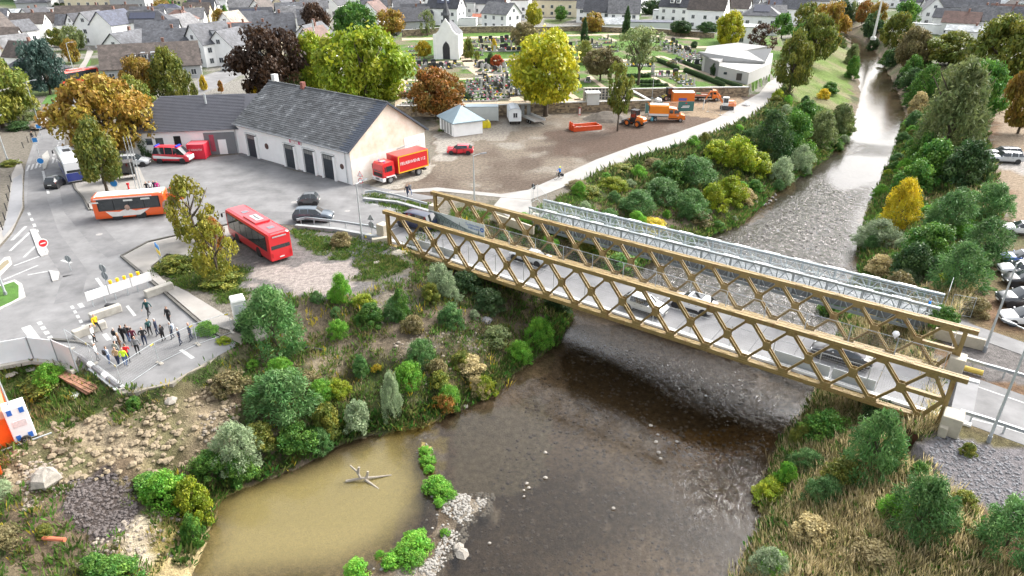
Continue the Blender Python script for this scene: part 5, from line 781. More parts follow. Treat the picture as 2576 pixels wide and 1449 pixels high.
def win(par, x, y, z, wd, ht, yaw, frame=True):
 k = (round(wd, 1), round(ht, 1))
 if k not in WME:
  b = B(); b.box((0, -.02, ht / 2 + .04), (wd + .16, .1, .08)).box((0, -.02, -ht / 2 - .05), (wd + .24, .16, .08)).box((-wd / 2 - .04, -.02, 0), (.08, .1, ht)).box((wd / 2 + .04, -.02, 0), (.08, .1, ht)).box((0, -.02, 0), (.06, .06, ht)); WME[k] = (b.data("window", framew), B().box((0, 0, 0), (wd, .04, ht)).data("pane", glassm))
 f = link("window", WME[k][0], par); f.location = (x, y, z); f.rotation_euler = (0, 0, yaw); p = link("pane", WME[k][1], f); return f
def house(x, y, w, l, h, rh, yaw, wall, roof, label, kind="gable", win_rows=2, dorm=0, solar=0, chim=1, z=None, group=None, name="house", cat="house", nowin=False, sky=0, ovh=.4):
 """l runs along the ridge (local x), w across; yaw in degrees of the ridge"""
 zz = H(x, y) if z is None else z
 t = thing(name, label, cat, (x, y, zz), R(yaw), group); wm_, rm = WALL.get(wall, wall), RF.get(roof, roof); a, b_ = l / 2, w / 2
 if kind == "flat":
  B().box((0, 0, h / 2 - .2), (l, w, h + .4)).build("wall", wm_, t); B().box((0, 0, h + .1), (l + .2, w + .2, .22)).build("roof", rm, t)
 else:
  b = B(); V = [(-a, -b_, -.3), (a, -b_, -.3), (a, b_, -.3), (-a, b_, -.3), (-a, -b_, h), (a, -b_, h), (a, b_, h), (-a, b_, h)]; Fc = [(0, 1, 5, 4), (2, 3, 7, 6)]
  if kind == "gable": V += [(-a, 0, h + rh - .02), (a, 0, h + rh - .02)]; Fc += [(1, 2, 6, 9, 5), (3, 0, 4, 8, 7)]
  else: Fc += [(1, 2, 6, 5), (3, 0, 4, 7)]
  b.add(V, Fc); b.build("wall", wm_, t)
  o = ovh; s = rh / b_; hip = 0 if kind == "gable" else min(a * .9, b_); r = B(); th = .16
  E_ = [(-a - o, -b_ - o, h - s * o), (a + o, -b_ - o, h - s * o), (a + o, b_ + o, h - s * o), (-a - o, b_ + o, h - s * o), (-a - o + (hip + o if hip else 0), 0, h + rh), (a + o - (hip + o if hip else 0), 0, h + rh)]
  T_ = [(p[0], p[1], p[2] + th) for p in E_]; r.add(E_ + T_, [(6, 7, 11, 10), (8, 9, 10, 11), (7, 8, 11), (9, 6, 10), (1, 0, 4, 5), (3, 2, 5, 4), (0, 1, 7, 6), (1, 2, 8, 7), (2, 3, 9, 8), (3, 0, 6, 9)] if hip else [(6, 7, 11, 10), (8, 9, 10, 11), (1, 0, 4, 5), (3, 2, 5, 4), (0, 1, 7, 6), (2, 3, 9, 8), (1, 5, 11, 7), (2, 8, 11, 5), (0, 6, 10, 4), (3, 4, 10, 9)])
  ro = r.build("roof", rm, t)
  nrm = math.atan2(rh, b_)
  for sd in (-1, 1):
   for i in range(dorm):
    dx = (i - (dorm - 1) / 2) * min(2.6, l / (dorm + .3)); zc = h + rh * .38; yy = sd * (b_ - (rh * .38) / s)
    d = B().box((dx, yy, zc + .35), (1.6, 1.7, 1.3)).build("dormer", wm_, t); B().box((dx, yy + sd * .05, zc + 1.06), (1.95, 2.0, .12)).build("dormer_roof", rm, d); win(d, dx, yy + sd * .87, zc + .4, 1.1, .8, 0)
   if solar and sd == -1 or solar == 2:
    n_ = max(2, int(l / 2.2)); sl = math.hypot(rh, b_)
    for i in range(n_):
     p = B().box((0, 0, 0), (1.05, sl * .55, .06)).build("solar_panel", solarm, ro); p.location = ((i - (n_ - 1) / 2) * 1.1, sd * b_ * .48, h + rh * .52 + .27); p.rotation_euler = (-sd * nrm, 0, 0)
   for i in range(sky): 
    p = B().box((0, 0, 0), (.9, 1.2, .08)).build("skylight", lightroof, ro); p.location = ((i - (sky - 1) / 2) * 2.1 + .6, sd * b_ * .5, h + rh * .5 + .26); p.rotation_euler = (-sd * nrm, 0, 0)
  if chim: cx_ = a * .3; B().box((cx_, .3, h + rh + .3), (.6, .6, 1.4)).box((cx_, .3, h + rh + 1.03), (.72, .72, .1)).build("chimney", mat("chimney_brick", (.20, .11, .085), .9, .25, 3), ro)
 if not nowin:
  fl = max(1, int(h / 2.7))
  for k in range(fl):
   z0 = 1.5 + k * 2.7
   nn = max(1, int(l / 3.4))
   for i in range(nn):
    for sd in (-1, 1): win(t, (i - (nn - 1) / 2) * l / nn, sd * (b_ + .01), z0, 1.1, 1.2, 0 if sd < 0 else math.pi)
   nn = max(1, int(w / 3.8))
   for i in range(nn):
    for sd in (-1, 1): win(t, sd * (a + .01), (i - (nn - 1) / 2) * w / nn, z0, 1.1, 1.2, R(90) * sd)
  if kind == "gable" and rh > 2.5:
   for sd in (-1, 1): win(t, sd * (a + .01), 0, h + rh * .3, 1.0, 1.0, R(90) * sd)
 return t
# -- fire station: long annex and main hall
aw, hw = mat("station_white", (.82, .82, .81), .9, .05, .7), mat("station_white", (.76, .76, .75))
fs1, fs2, fs3, fs4 = Vector((-21.83, 89.96)), Vector((-42.85, 105.87)), Vector((-13.07, 105.87)), Vector((-59.38, 103))
def gable_pts(): pass
hu = (fs1 - fs2); HLn = hu.length; hu.normalize(); hv = Vector((-hu.y, hu.x))
hall_w = 14.5; HE, HR = 5.0, 4.9
fs = thing("fire_station_hall", "fire station hall with mottled slate roof, three dark gates and bare plaster gable", "fire station", (*fs2, 0), math.atan2(hu.y, hu.x))
b = B(); L = HLn; W = hall_w
V = [(0, 0, -.2), (L, 0, -.2), (L, W, -.2), (0, W, -.2), (0, 0, HE), (L, 0, HE), (L, W, HE), (0, W, HE), (0, W / 2, HE + HR), (L, W / 2, HE + HR)]
b.add(V, [(0, 1, 5, 4), (2, 3, 7, 6), (3, 0, 4, 8, 7)]); b.build("wall", aw, fs)
plaster = mat("bare_plaster", (.60, .48, .35), .95, .1, .5, .01, col2=(.74, .68, .60))
B().add([(L, 0, -.2), (L, W, -.2), (L, W, HE), (L, W / 2, HE + HR), (L, 0, HE)], [(0, 1, 2, 3, 4)]).build("gable_wall", plaster, fs)
B().prism([(L + .005, .05), (L + .03, .05), (L + .03, W - .05), (L + .005, W - .05)], -.2, 3.4).build("whitewashed_patch", mat("worn_whitewash", (.60, .55, .47), .95, .12, .5, col2=(.76, .75, .72)), fs)
B().prism([(L + .03, 10.2), (L + .05, 10.2), (L + .05, W - .1), (L + .03, W - .1)], 2.9, 4.4).build("whitewashed_patch", aw, fs)
slm = bpy.data.materials.new("mottled_slates"); slm.use_nodes = True
def slates(m):
 n = m.node_tree.nodes; l = m.node_tree.links; bb = n["Principled BSDF"]; bb.inputs["Roughness"].default_value = .8; oi = n.new("ShaderNodeObjectInfo"); g = n.new("ShaderNodeNewGeometry"); t = n.new("ShaderNodeTexNoise"); t.inputs["Scale"].default_value = .55; t.inputs["Detail"].default_value = 7; t.inputs["Roughness"].default_value = .75; l.new(g.outputs["Position"], t.inputs[0])
 r = n.new("ShaderNodeValToRGB"); e = r.color_ramp.elements; e[0].position = .35; e[0].color = (.06, .063, .066, 1); e[1].position = .56; e[1].color = (.095, .10, .105, 1); x = e.new(.70); x.color = (.24, .25, .255, 1); l.new(t.outputs[0], r.inputs[0])
 mr = n.new("ShaderNodeMapRange"); mr.inputs[3].default_value = .75; mr.inputs[4].default_value = 1.3; l.new(g.outputs["Random Per Island"], mr.inputs[0]); vm = n.new("ShaderNodeVectorMath"); vm.operation = 'SCALE'; l.new(r.outputs[0], vm.inputs[0]); l.new(mr.outputs[0], vm.inputs["Scale"]); l.new(vm.outputs[0], bb.inputs[0])
slates(slm)
def tiled(par, x0, x1, y0, z0, y1, z1, nrow, m, edge_m=None, edge_w=1.6, tw=1.1, name="roof"):
 """a slope with overlapping courses of slates from eave (y0,z0) up to ridge (y1,z1)"""
 base = B(); base.add([(x0, y0, z0 - .12), (x1, y0, z0 - .12), (x1, y1, z1 - .12), (x0, y1, z1 - .12), (x0, y0, z0), (x1, y0, z0), (x1, y1, z1), (x0, y1, z1)], [(3, 2, 1, 0), (4, 5, 6, 7), (0, 1, 5, 4), (2, 3, 7, 6), (1, 2, 6, 5), (3, 0, 4, 7)]); ro = base.build(name, m, par)
 s_ = B(); e_ = B(); d = Vector((0, y1 - y0, z1 - z0)); up = Vector((0, -(z1 - z0), (y1 - y0))).normalized() * (1 if y1 > y0 else -1)
 for i in range(nrow):
  p = Vector((0, y0, z0)) + d * (i / nrow); q = Vector((0, y0, z0)) + d * ((i + 1.12) / nrow); x = x0 + (i % 2) * tw * .5 - .05
  while x < x1 - .05:
   xe = min(x + tw - .02, x1); h_ = .05 + .02 * random.random(); tgt = e_ if (edge_m and xe > x1 - edge_w) else s_
   tgt.add([(x, *(p + up * .01).yz), (xe, *(p + up * .01).yz), (xe, *(p + up * h_).yz), (x, *(p + up * h_).yz), (xe, *(q + up * .012).yz), (x, *(q + up * .012).yz)], [(0, 1, 2, 3), (3, 2, 4, 5), (1, 4, 2), (0, 3, 5)]); x = xe + .02
 o = s_.build("slate_courses", m, ro); o["kind"] = "stuff"
 if edge_m: o = e_.build("new_slate_courses", edge_m, ro); o["kind"] = "stuff"
 return ro
newsl = mat("new_dark_slate", (.045, .055, .075), .6, .15, 2); tiled(fs, -.2, L + .35, -.45, HE - .3, W / 2, HE + HR + .12, 26, slm, newsl); tiled(fs, -.2, L + .35, W + .45, HE - .3, W / 2, HE + HR + .12, 22, slm, newsl)
B().tube([(-.3, W / 2, HE + HR + .16), (L + .4, W / 2, HE + HR + .16)], .14, 6).build("ridge_cap", slm, fs)
for y0 in (-.5, W + .5): B().bar((L + .38, y0, HE - .25), (L + .38, W / 2, HE + HR + .1), .08, .26).build("verge_board", newsl, fs)
gatem, gated = mat("gate_dark", (.028, .036, .046), .5, .15, 1), mat("gate_window", (.22, .22, .21), .3, .3, 2)
NG = 0
for cx_, lab in ((3.2, 0), (11.2, 1), (15.0, 1), (18.6, 1)):
 cx_ = cx_ * L / 22.5; g = B().box((cx_, -.03, 1.75), (2.3, .12, 3.5)).build("gate", gatem, fs)
 for i in range(1, 6): B().box((cx_, -.1, i * .5), (2.3, .02, .03)).build("gate_rib", gatem, g)
 for i in range(4): B().box((cx_ - .8 + i * .54, -.1, 3.1), (.44, .03, .5)).build("gate_pane", gated, g)
 B().box((cx_, -.12, 3.62), (2.7, .3, .14)).build("gate_lintel", wallp, fs)
 for s in (-1, 1): B().box((cx_ + s * 1.33, -.16, 1.7), (.34, .34, 3.4)).build("gate_pier", aw, fs)
sg = B().box((12.6 * L / 22.5, -.07, 4.15), (2.7, .08, .55)).build("sign_board", mat("sign_pale", (.62, .5, .48), .6, .1, 2), fs); mag = mat("sign_magenta", (.55, .05, .16), .6, .1, 2)
for dx, wd in ((-1.2, .24), (.9, .3)): B().box((12.6 * L / 22.5 + dx, -.125, 4.15), (wd, .02, .45)).build("sign_end_block", mag, sg)
for dx in (-.6, .35): B().box((12.6 * L / 22.5 + dx, -.125, 4.08), (.6, .02, .2)).build("sign_field", mat("sign_white", (.75, .72, .72), .6, .05, 2), sg)
for cx_, r in ((6.3, .45), (20.9, .38)): B().tube([(cx_ * L / 22.5, -.06, 2.3), (cx_ * L / 22.5, .0, 2.3)], r, 14).build("wall_emblem", mat("emblem_brown", (.09, .05, .04), .7, .3, 4), fs)
B().tube([(L - .9, -.14, .1), (L - .9, -.14, HE - .5)], .06, 6).build("downpipe", galv, fs); B().tube([(-.2, -.52, HE - .35), (L + .3, -.52, HE - .35)], .09, 6).build("gutter", galv_d, fs)
B().bar((L + .06, 8.6, 3.15), (L + .06, 13.6, 3.5), .06, .06).build("gable_rail", galv_d, fs)
B().box((1.0, W / 2 + .3, HE + HR + .6), (.8, .8, 1.3)).build("chimney", mat("white_chimney", (.6, .6, .58), .8, .1, 2), fs); B().box((8.6, W / 2 - .2, HE + HR + .45), (.6, .6, 1.0)).build("chimney", mat("red_brick", (.24, .09, .07), .9, .2, 3), fs)
L2 = (fs2 - fs4).length; an = thing("fire_station_annex", "long white station annex with dark tiled hip roof", "station building", (*fs4, 0), math.atan2((fs2 - fs4).y, (fs2 - fs4).x)); W2 = 12.0; E2 = 4.0; R2 = 4.0
B().box((L2 / 2, W2 / 2, E2 / 2 - .1), (L2, W2, E2 + .2)).build("wall", aw, an)
rt = RF["dark"]; r = B(); o = .45
r.add([(-o, -o, E2 - .15), (L2 + 1, -o, E2 - .15), (L2 + 1, W2 + o, E2 - .15), (-o, W2 + o, E2 - .15), (W2 * .42, W2 / 2, E2 + R2), (L2 + 4, W2 / 2, E2 + R2)], [(0, 1, 5, 4), (2, 3, 4, 5), (3, 0, 4), (3, 2, 1, 0)]); ro = r.build("roof", mat("annex_tiles", (.06, .062, .075), .6, .15, 1), an)
cr = B(); nrw = 24
for i in range(nrw):
 f0, f1 = i / nrw, (i + 1.1) / nrw; y0, y1 = -o + (W2 / 2 + o) * f0, -o + (W2 / 2 + o) * f1; z0, z1 = E2 - .15 + (R2 + .15) * f0, E2 - .15 + (R2 + .15) * f1; xa = -o + (W2 * .42 + o) * f0; x = xa + .05
 while x < L2 + .9: xe = min(x + .38, L2 + .98); cr.add([(x, y0, z0 + .02), (xe, y0, z0 + .02), (xe, y0, z0 + .09), (x, y0, z0 + .09), (xe, y1, z1 + .02), (x, y1, z1 + .02)], [(0, 1, 2, 3), (3, 2, 4, 5)]); x = xe + .02
oo = cr.build("tile_courses", mat("annex_tiles", (.06, .062, .075)), ro); oo["kind"] = "stuff"
for x, w_, h_, z_, m_ in ((6.0, .9, 1.0, 2.4, glassm), (8.4, 1.1, 1.0, 2.4, glassm), (12.6, 1.0, 3.0, 1.6, mat("dark_opening", (.012, .012, .012), .9, 0))): B().box((x * L2 / 27, -.02, z_), (w_, .08, h_)).build("window" if z_ > 2 else "door", m_, an)
gd = B().box((22.6 * L2 / 27, -.04, 1.7), (4.6, .1, 3.4)).build("grey_gate", mat("gate_grey", (.17, .18, .19), .6, .1, 1), an); B().box((23.0 * L2 / 27, -.11, 1.15), (1.2, .05, 2.3)).build("gate_door", aw, gd); B().box((20.7 * L2 / 27, -.11, 1.8), (.7, .03, 2.6)).build("gate_panel", mat("panel_red", (.35, .06, .09), .6, .2, 1), gd)
B().tube([(L2 - .3, -.1, .1), (L2 - .3, -.1, E2)], .06, 6).build("downpipe", galv, an); B().tube([(12, W2 * .35, E2 + R2 * .75), (12, W2 * .35, E2 + R2 + .5)], .16, 8).build("vent_pipe", galv, an)
# -- long brown-roofed block and grey gable, white corner house
q1, q2 = Vector((-98.54, 163.63)), Vector((-79.01, 171.88)); bd = q2 - q1
house((q1.x + q2.x) / 2 + 1, (q1.y + q2.y) / 2 + 6, 11.5, bd.length, 3.2, 4.6, math.degrees(math.atan2(bd.y, bd.x)), "g", "brown", "long brown-roofed block with dormers, solar panels and a grey gable end", dorm=4, sky=3, chim=1, name="apartment_block", cat="apartment block")
house(*(-81.02, 193.55), 8, 10.5, 6, 4.4, 58, "w", "slate", "white corner house with slate roof on the side street", dorm=1, chim=0)
HS = [
 ((-171.28, 245.58),9,11,6,3,14,"w","grey","white house with pale grey roof at the picture edge","gable"),((-159.46, 235.5),8,10,5,4,70,"w","slate","small white gable beside the pale-roofed house","gable"),((-162.35, 245.58),9,14,6.5,4,10,"w","brown","plain white wall house with brown-grey roof","gable"),((-188.48, 284.07),11,14,5,3,12,"w","pale","white house with light grey roof below the vineyard","gable"),((-181.71, 292.59),12,20,7,.5,12,"w","grey","long white flat-roofed villa below the vineyard","flat"),((-206.13, 317.87),12,16,6,5,20,"g","slate","grey hipped farmhouse roof below the vineyard","hip"),((-209.99, 343.66),12,18,9,.5,10,"g","grey","grey flat block below the vineyard","flat"),
 ((-184.34, 324.85),16,26,20,.6,8,"c","pale","cream apartment tower beside the yellow tree","flat"),((-167.23, 324.85),14,20,9,5,6,"g","dark","slate-clad hotel with rows of white windows","hip"),((-162.45, 281.34),12,30,5,5,12,"w","brown","long brown-roofed row before the apartment tower","gable"),((-143.01, 241.45),8,9,7,4,60,"w","dark","white twin gable, narrow one","gable"),((-134.49, 233.58),9,11,8,4.5,80,"w","slate","white house with bay behind the curving footpath","gable"),((-124.65, 227.99),11,15,8.5,5,75,"w","blue","tall white blank gable behind the brown block","gable"),((-117.2, 233.58),12,24,8.5,4,8,"w","dark","wide white house with solar panels on a dark hip roof","hip"),((-114.51, 252.03),11,14,7,4,6,"w","rust","white house with red-brown tiled hip roof","hip"),((-121.57, 284.07),10,13,6,5,8,"c","brown","cream house with three white dormers","gable"),((-138.98, 297.04),12,20,5,4,10,"w","blue","white house with arched wall and blue-black roof","hip"),((-163.34, 351.78),10,30,6,4,8,"c","red","cream row with red roofs","gable"),
 ((-110.54, 304.73),11,16,6,5,15,"w","grey","grey-roofed house beside the small conifers","gable"),((-96.6, 272.15),12,20,5,5,14,"g","dark","dark roofs with solar panels beside the copper beech","gable"),((-86.77, 230.75),9,14,5.5,3,10,"w","red","white annex with bright orange roof","gable"),((-93.41, 243.5),9,11,6.5,5,75,"w","beige","white gable behind the orange-roofed annex","gable"),((-112.43, 332.13),9,11,7,4,70,"w","slate","white gable before the green tree","gable"),((-87.47, 289.7),11,15,6,4.5,22,"g","slate","grey modern house with slit skylights","gable"),((-94.57, 343.66),10,18,6,4,10,"c","slate","cream house with grey roof behind the copper beeches","gable"),((-85.67, 351.78),11,16,6,5,12,"w","blue","dark blue roofed house beside the spire","gable"),((-63.98, 349.71),10,30,7,4,10,"w","slate","row of white gabled cottages behind the green tree","gable"),((-54.33, 324.85),12,18,5,5,8,"g","brown","grey brown-roofed house behind the orange tree","gable"),
 ((-52.48, 339.73),12,18,6,5,5,"w","slate","white house with broad slate roof","gable"),((-36.15, 263.51),10,14,4.5,4.5,18,"g","dark","dark grey barn by the birch","gable"),((-37.65, 289.7),9,13,4,4,10,"p","dark","pale shed house with dark roof behind the birch","gable"),((-25.9, 291.14),10,14,6.5,5.5,-18,"w","dark","white house with solar roof and skylights","gable"),((-18.26, 304.73),8,9,7,.5,-18,"p","grey","grey cubic house between two white ones","flat"),((-10.01, 306.32),11,19,7,6,-14,"w","slate","large white double house with slate roof and dormer","gable"),((1.36, 312.82),10,14,8,6,-10,"w","beige","white house with beige roof","gable"),((-0.8, 292.59),5,7,3.2,.8,-5,"w","rust","dark garden hut with red roof","gable"),((-20.15, 288.27),5,14,2.6,.4,-5,"w","pale","white garden sheds behind the cemetery wall","flat"),((-13.09, 292.59),4,5,2.8,1,-5,"w","red","garden shed with orange roof","gable"),
 ((19.76, 324.85),11,26,7,4.5,-5,"c","slate","long cream house with slate roof","gable"),((33.52, 324.85),10,13,7,6,68,"w","slate","bright white gable house with slate roof","gable"),((50.06, 360.27),11,20,8,.6,-5,"w","pale","white flat-roofed block behind gardens","flat"),((57.34, 343.66),10,13,7,6,65,"w","rust","white house with red-brown roof behind the conifer","gable"),((37.04, 265.92),6,9,3,2,0,"w","pale","white shed with pale roof at the cemetery back wall","gable"),((49.59, 265.92),8,20,3.5,.4,-8,"p","blue","low flat-roofed workshop at the cemetery back wall","flat"),
 ((67.71, 301.61),9,14,6,4.5,-30,"w","dark","white house with dark dormered roof","gable"),((63.07, 304.73),6,9,4,.4,-20,"w","pale","white flat extension beside the dormered house","flat"),((74.7, 278.65),11,15,7,6,-28,"w","brown","big white gable house with dark brown roof","gable"),((90.6, 295.54),9,11,6,4,-28,"w","brown","white gable behind the yellow tree","gable"),((88.88, 261.13),12,14,6.5,4,-20,"w","slate","white house with slate hip roof and solar field","hip"),((117.65, 343.66),10,14,6,4,-15,"w","red","white house with orange roof","gable"),((125.94, 339.73),12,18,5,5,-15,"g","blue","dark-roofed house with skylights by the river trees","gable"),((70.58, 222.64),10,13,5,.6,-15,"w","pale","white cube annex behind the cemetery hall","flat"),((113.05, 292.59),8,11,6,4,-30,"w","slate","grey-white gable by the river trees","gable"),((80.15, 369.17),10,22,6,4,-15,"w","slate","back row house with dark roof","gable"),((96.25, 373.78),11,18,7,4,-12,"w","grey","white balcony block behind dark evergreen","flat"),((80.79, 343.66),10,14,6,4.5,-28,"w","brown","white house with brown roof between dormered houses","gable"),
 ((173.42, 314.49),10,13,7,5,-50,"w","slate","white gable on the far bank nearest the yellow-patched tree","gable"),((179.36, 307.92),10,14,7,5,-55,"w","slate","white gabled house second from the yellow-patched tree","gable"),((176.29, 286.86),11,24,7,5,-30,"w","slate","long white house on the far bank","gable"),((159.18, 268.38),7,8,5,3,-40,"p","slate","small grey house below the white gables","gable"),((157.87, 256.5),9,12,4.5,3.5,-35,"p","rust","house with reddish roof below the long white house","gable"),((220.55, 353.87),10,18,5,4,-25,"w","slate","grey-roofed house at the wood edge","gable"),((204.23, 317.87),10,16,5,4,-30,"w","pale","pale-roofed house behind the orange shrub","gable"),((183.5, 261.13),8,9,5,4,-60,"w","slate","small white gable at the wood edge","gable"),((191.81, 369.17),10,16,6,4,-20,"w","slate","white house above the river bend","gable"),((150.81, 261.13),3,22,3,.3,-40,"w","pale","long white garden wall shed on the far bank","flat"),((153.27, 243.5),6,14,3,1.5,-40,"w","pale","greenhouse-like pale shed on the far bank","gable"),
 ((-150.93, 214.23),9,12,5,4,20,"w","brown","white cottage with brown roof above the big olive tree","gable"),((-138.99, 200.49),8,11,4.5,4,60,"c","grey","cream gable between cottages","gable"),((-126.76, 187.04),9,13,4,4.5,-15,"w","brown","white-walled house beside the cedar","gable"),((-112.87, 167.14),12,16,3.5,4,-10,"g","dark","dark slate roof under the cedar","hip"),((-162.52, 256.5),9,13,5.5,4,10,"w","brown","brown-roofed house behind the olive tree","gable"),((-154.19, 254.25),8,10,5,4,10,"w","slate","white house hidden by the willow","gable"),
 ((-188.54, 360.27),10,22,6,4,8,"w","slate","far row house with slate roof","gable"),((-151.73, 355.98),9,16,6,4,12,"w","red","far house with orange-red roof","gable"),((-139.86, 347.67),9,14,6,4,20,"w","slate","far white house with slate roof","gable"),((-135.57, 364.67),10,18,6,4,12,"w","blue","far house with blue-black roof","gable"),((-79.24, 378.5),10,22,6,4,8,"w","brown","far row with brown roofs behind the plane","gable"),((-44.41, 360.27),10,18,6,4,0,"w","brown","far brown-roofed house above the birch","gable"),((-22.06, 378.5),10,20,7,4,-8,"w","brown","far white row behind the solar roof","gable"),((8.47, 373.78),10,18,6,5,-8,"c","rust","far house with red-brown roof","gable"),((36.45, 393.37),10,22,7,4,-5,"w","dark","far white block with dark roof","gable"),((146.47, 360.27),10,16,6,4,-20,"w","slate","house half hidden by the river trees","gable"),
]
for (x, y), w_, l_, h_, rh, yw, wl, rf, lab, kd in HS:
 far = y > 250; k_ = .72 if x < -75 or (x < -60 and y > 200) else .9; w_, l_, h_, rh = w_ * k_, l_ * k_, h_ * (k_ + .1), rh * k_
 house(x, y, w_, l_, h_, rh, yw, wl, rf, lab, kd, dorm=2 if "dormer" in lab else (1 if kd == "gable" and l_ > 13 and not far else 0), solar=1 if "solar" in lab else 0, sky=2 if "skylight" in lab else 0, chim=1 if l_ > 9 else 0, nowin=h_ < 4 or "blank" in lab)
occ = [Vector(h_[0]) for h_ in HS] + [Vector((a[0], a[1])) for a in TR_]; hr2 = random.Random(8); nf = 0
for _ in range(4000):
 y = 175 + 235 * hr2.random(); x = (hr2.random() - .5) * 1.55 * y
 if nf > 150 or inpoly(np.array([x]), np.array([y]), CEM)[0] or dseg(np.array([x]), np.array([y]), CEM)[0] < 10 or dseg(np.array([x]), np.array([y]), WATER)[0] < 24 or (x > 20 and y < 215) or (x < -55 and y < 190 and x > -110): continue
 p = Vector((x, y))
 if min((p - q).length for q in occ) < 10.5: continue
 occ.append(p); nf += 1; wl, rf, rn = hr2.choice((("w", "slate", "slate"), ("w", "dark", "dark"), ("w", "slate", "slate"), ("w", "grey", "grey"), ("c", "slate", "slate"), ("w", "dark", "dark"), ("w", "brown", "brown"), ("w", "grey", "grey"), ("w", "slate", "slate"), ("w", "rust", "red-brown")))
 side = "west of the cemetery" if x < -20 else ("beyond the river" if x > 110 else "behind the cemetery"); nm = {"w": "white", "c": "cream", "p": "pale"}[wl]
 house(x, y, 7 + 2 * hr2.random(), 9 + 3.5 * hr2.random(), 4.4 + 1.4 * hr2.random(), 3.0 + 1.5 * hr2.random(), hr2.choice((12, 15, 75, 80)) if x < -20 else hr2.choice((-10, -15, 70, -40)), wl, rf, "small %s house with %s roof in the dense town %s" % (nm, rn, side), chim=1, group="%s houses with %s roofs %s" % (nm, rn, side))
sp = thing("church_spire", "white openwork church spire between copper beech and green tree", "spire", (*(-82.01, 328.46), 0)); B().box((0, 0, 5), (3.4, 3.4, 10)).build("tower", wallw, sp); B().loft([[(r_ * math.cos(a), r_ * math.sin(a), z_) for a in [k * math.pi / 4 for k in range(8)]] for r_, z_ in ((1.9, 10), (1.1, 15), (.1, 22))]).build("spire_roof", wallp, sp)
# -- chapel
cx0, cy0 = (-17.43, 190.48); ch = thing("chapel", "small white chapel with curved gable and slate turret in the cemetery", "chapel", (cx0, cy0, 1.6), R(-4)); cw, cl, chh = 6.6, 9.5, 6.0
fr = [(-cw / 2, 0), (cw / 2, 0), (cw / 2, 6.3), (cw / 2 - .7, 6.5), (1.9, 7.2), (1.2, 8.6), (0, 10.2), (-1.2, 8.6), (-1.9, 7.2), (-cw / 2 + .7, 6.5), (-cw / 2, 6.3)]
b = B(); b.prism(fr, -.25, .25)
b.v = [(x, z, y) for x, y, z in b.v]; b.build("front_gable", wallw, ch)
B().box((0, cl / 2, chh / 2), (cw - .4, cl, chh)).build("nave", wallw, ch); B().add([(-cw / 2, .3, chh - .1), (cw / 2, .3, chh - .1), (cw / 2, cl, chh - .1), (-cw / 2, cl, chh - .1), (0, .3, 9.0), (0, cl, 9.0)], [(1, 2, 5, 4), (3, 0, 4, 5), (2, 3, 5), (0, 1, 4), (0, 3, 2, 1)]).build("roof", RF["slate"], ch)
B().box((0, 2.0, 9.6), (1.5, 1.5, 2.6)).build("turret", RF["slate"], ch); B().loft([[(r_ * math.cos(a), 2.0 + r_ * math.sin(a), z_) for a in [k * math.pi / 4 + .39 for k in range(8)]] for r_, z_ in ((1.25, 10.8), (.6, 12.6), (.05, 14.6))]).build("turret_roof", RF["slate"], ch)
ap = [(-.95, .05), (.95, .05), (.95, 3.0), (.7, 3.8), (0, 4.6), (-.7, 3.8), (-.95, 3.0)]; b = B(); b.prism(ap, .25, .29); b.v = [(x, -z, y) for x, y, z in b.v]; d_ = b.build("door", mat("chapel_door", (.035, .035, .045), .4, .2, 2), ch)
for dx in (-.5, 0, .5): B().box((dx, -.31, 1.9), (.06, .04, 3.6)).build("door_bar", mat("iron", (.012, .012, .013), .6, .1, 2), d_)
for s in (-1, 1): B().box((s * (cw / 2 - .25), -.1, 3.1), (.7, .6, 6.3)).build("buttress", wallw, ch)
# -- modern cemetery hall (angular white)
def hx(p, z): return (*p, z)
hall = thing("cemetery_hall", "modern white cemetery hall with folded grey roof", "hall", (*(51.79, 163.22), 1.6)); ho = Vector((51.79, 163.22))
def hp(pts): return [tuple(Vector(p) - ho) for p in pts]
hw_ = mat("hall_white", (.46, .455, .435), .8, .05, .6); hr_ = mat("hall_roof", (.25, .25, .245), .7, .06, .5)
B().prism(hp([(47.78, 163.74), (51.86, 154.43), (61.41, 167.97), (66.85, 183.23), (54.69, 180.1)]), -1.6, 2.6).build("front_wing", hw_, hall)
B().prism(hp([(46.23, 172.41), (47.78, 163.74), (53.84, 177.07), (67.48, 189.8), (61.59, 196.82), (51.59, 189.8)]), -.2, 3.4).build("rear_wing", mat("hall_grey", (.24, .235, .23), .8, .06, .6), hall)
rl = [(Vector((44.6, 171.25)) - ho, 4.6), (Vector((48.16, 168.67)) - ho, 2.95), (Vector((58.86, 165.38)) - ho, 3.2), (Vector((61.56, 169.87)) - ho, 5.6), (Vector((58.72, 178.52)) - ho, 3.8)]
V = [(p.x, p.y, z) for p, z in rl]; V2 = [(p.x, p.y, z - .45) for p, z in rl]; B().add(V + V2, [(0, 1, 2, 4), (2, 3, 4), (9, 7, 6, 5), (9, 8, 7), (0, 5, 6, 1), (1, 6, 7, 2), (2, 7, 8, 3), (3, 8, 9, 4), (4, 9, 5, 0)]).build("roof", hr_, hall)
for px in ([(46.13, 172.41), (46.43, 171.28), (46.9, 173.55)], [(47.6, 165.83), (47.83, 165.3), (48.16, 166.89)]): B().prism(hp(px), 0, 3.4).build("column", hw_, hall)
pz = Vector((49.56, 161.19)) - ho; B().box((pz.x, pz.y - .4, 1.3), (2.6, .12, .5), rz=-.35).build("slot_window", glassm, hall); pz = Vector((50.98, 156.79)) - ho; B().box((pz.x, pz.y - .35, 1.3), (2.2, .14, 1.5), rz=-.35).build("entrance", mat("hall_dark", (.05, .045, .04), .6, .2, 1), hall)
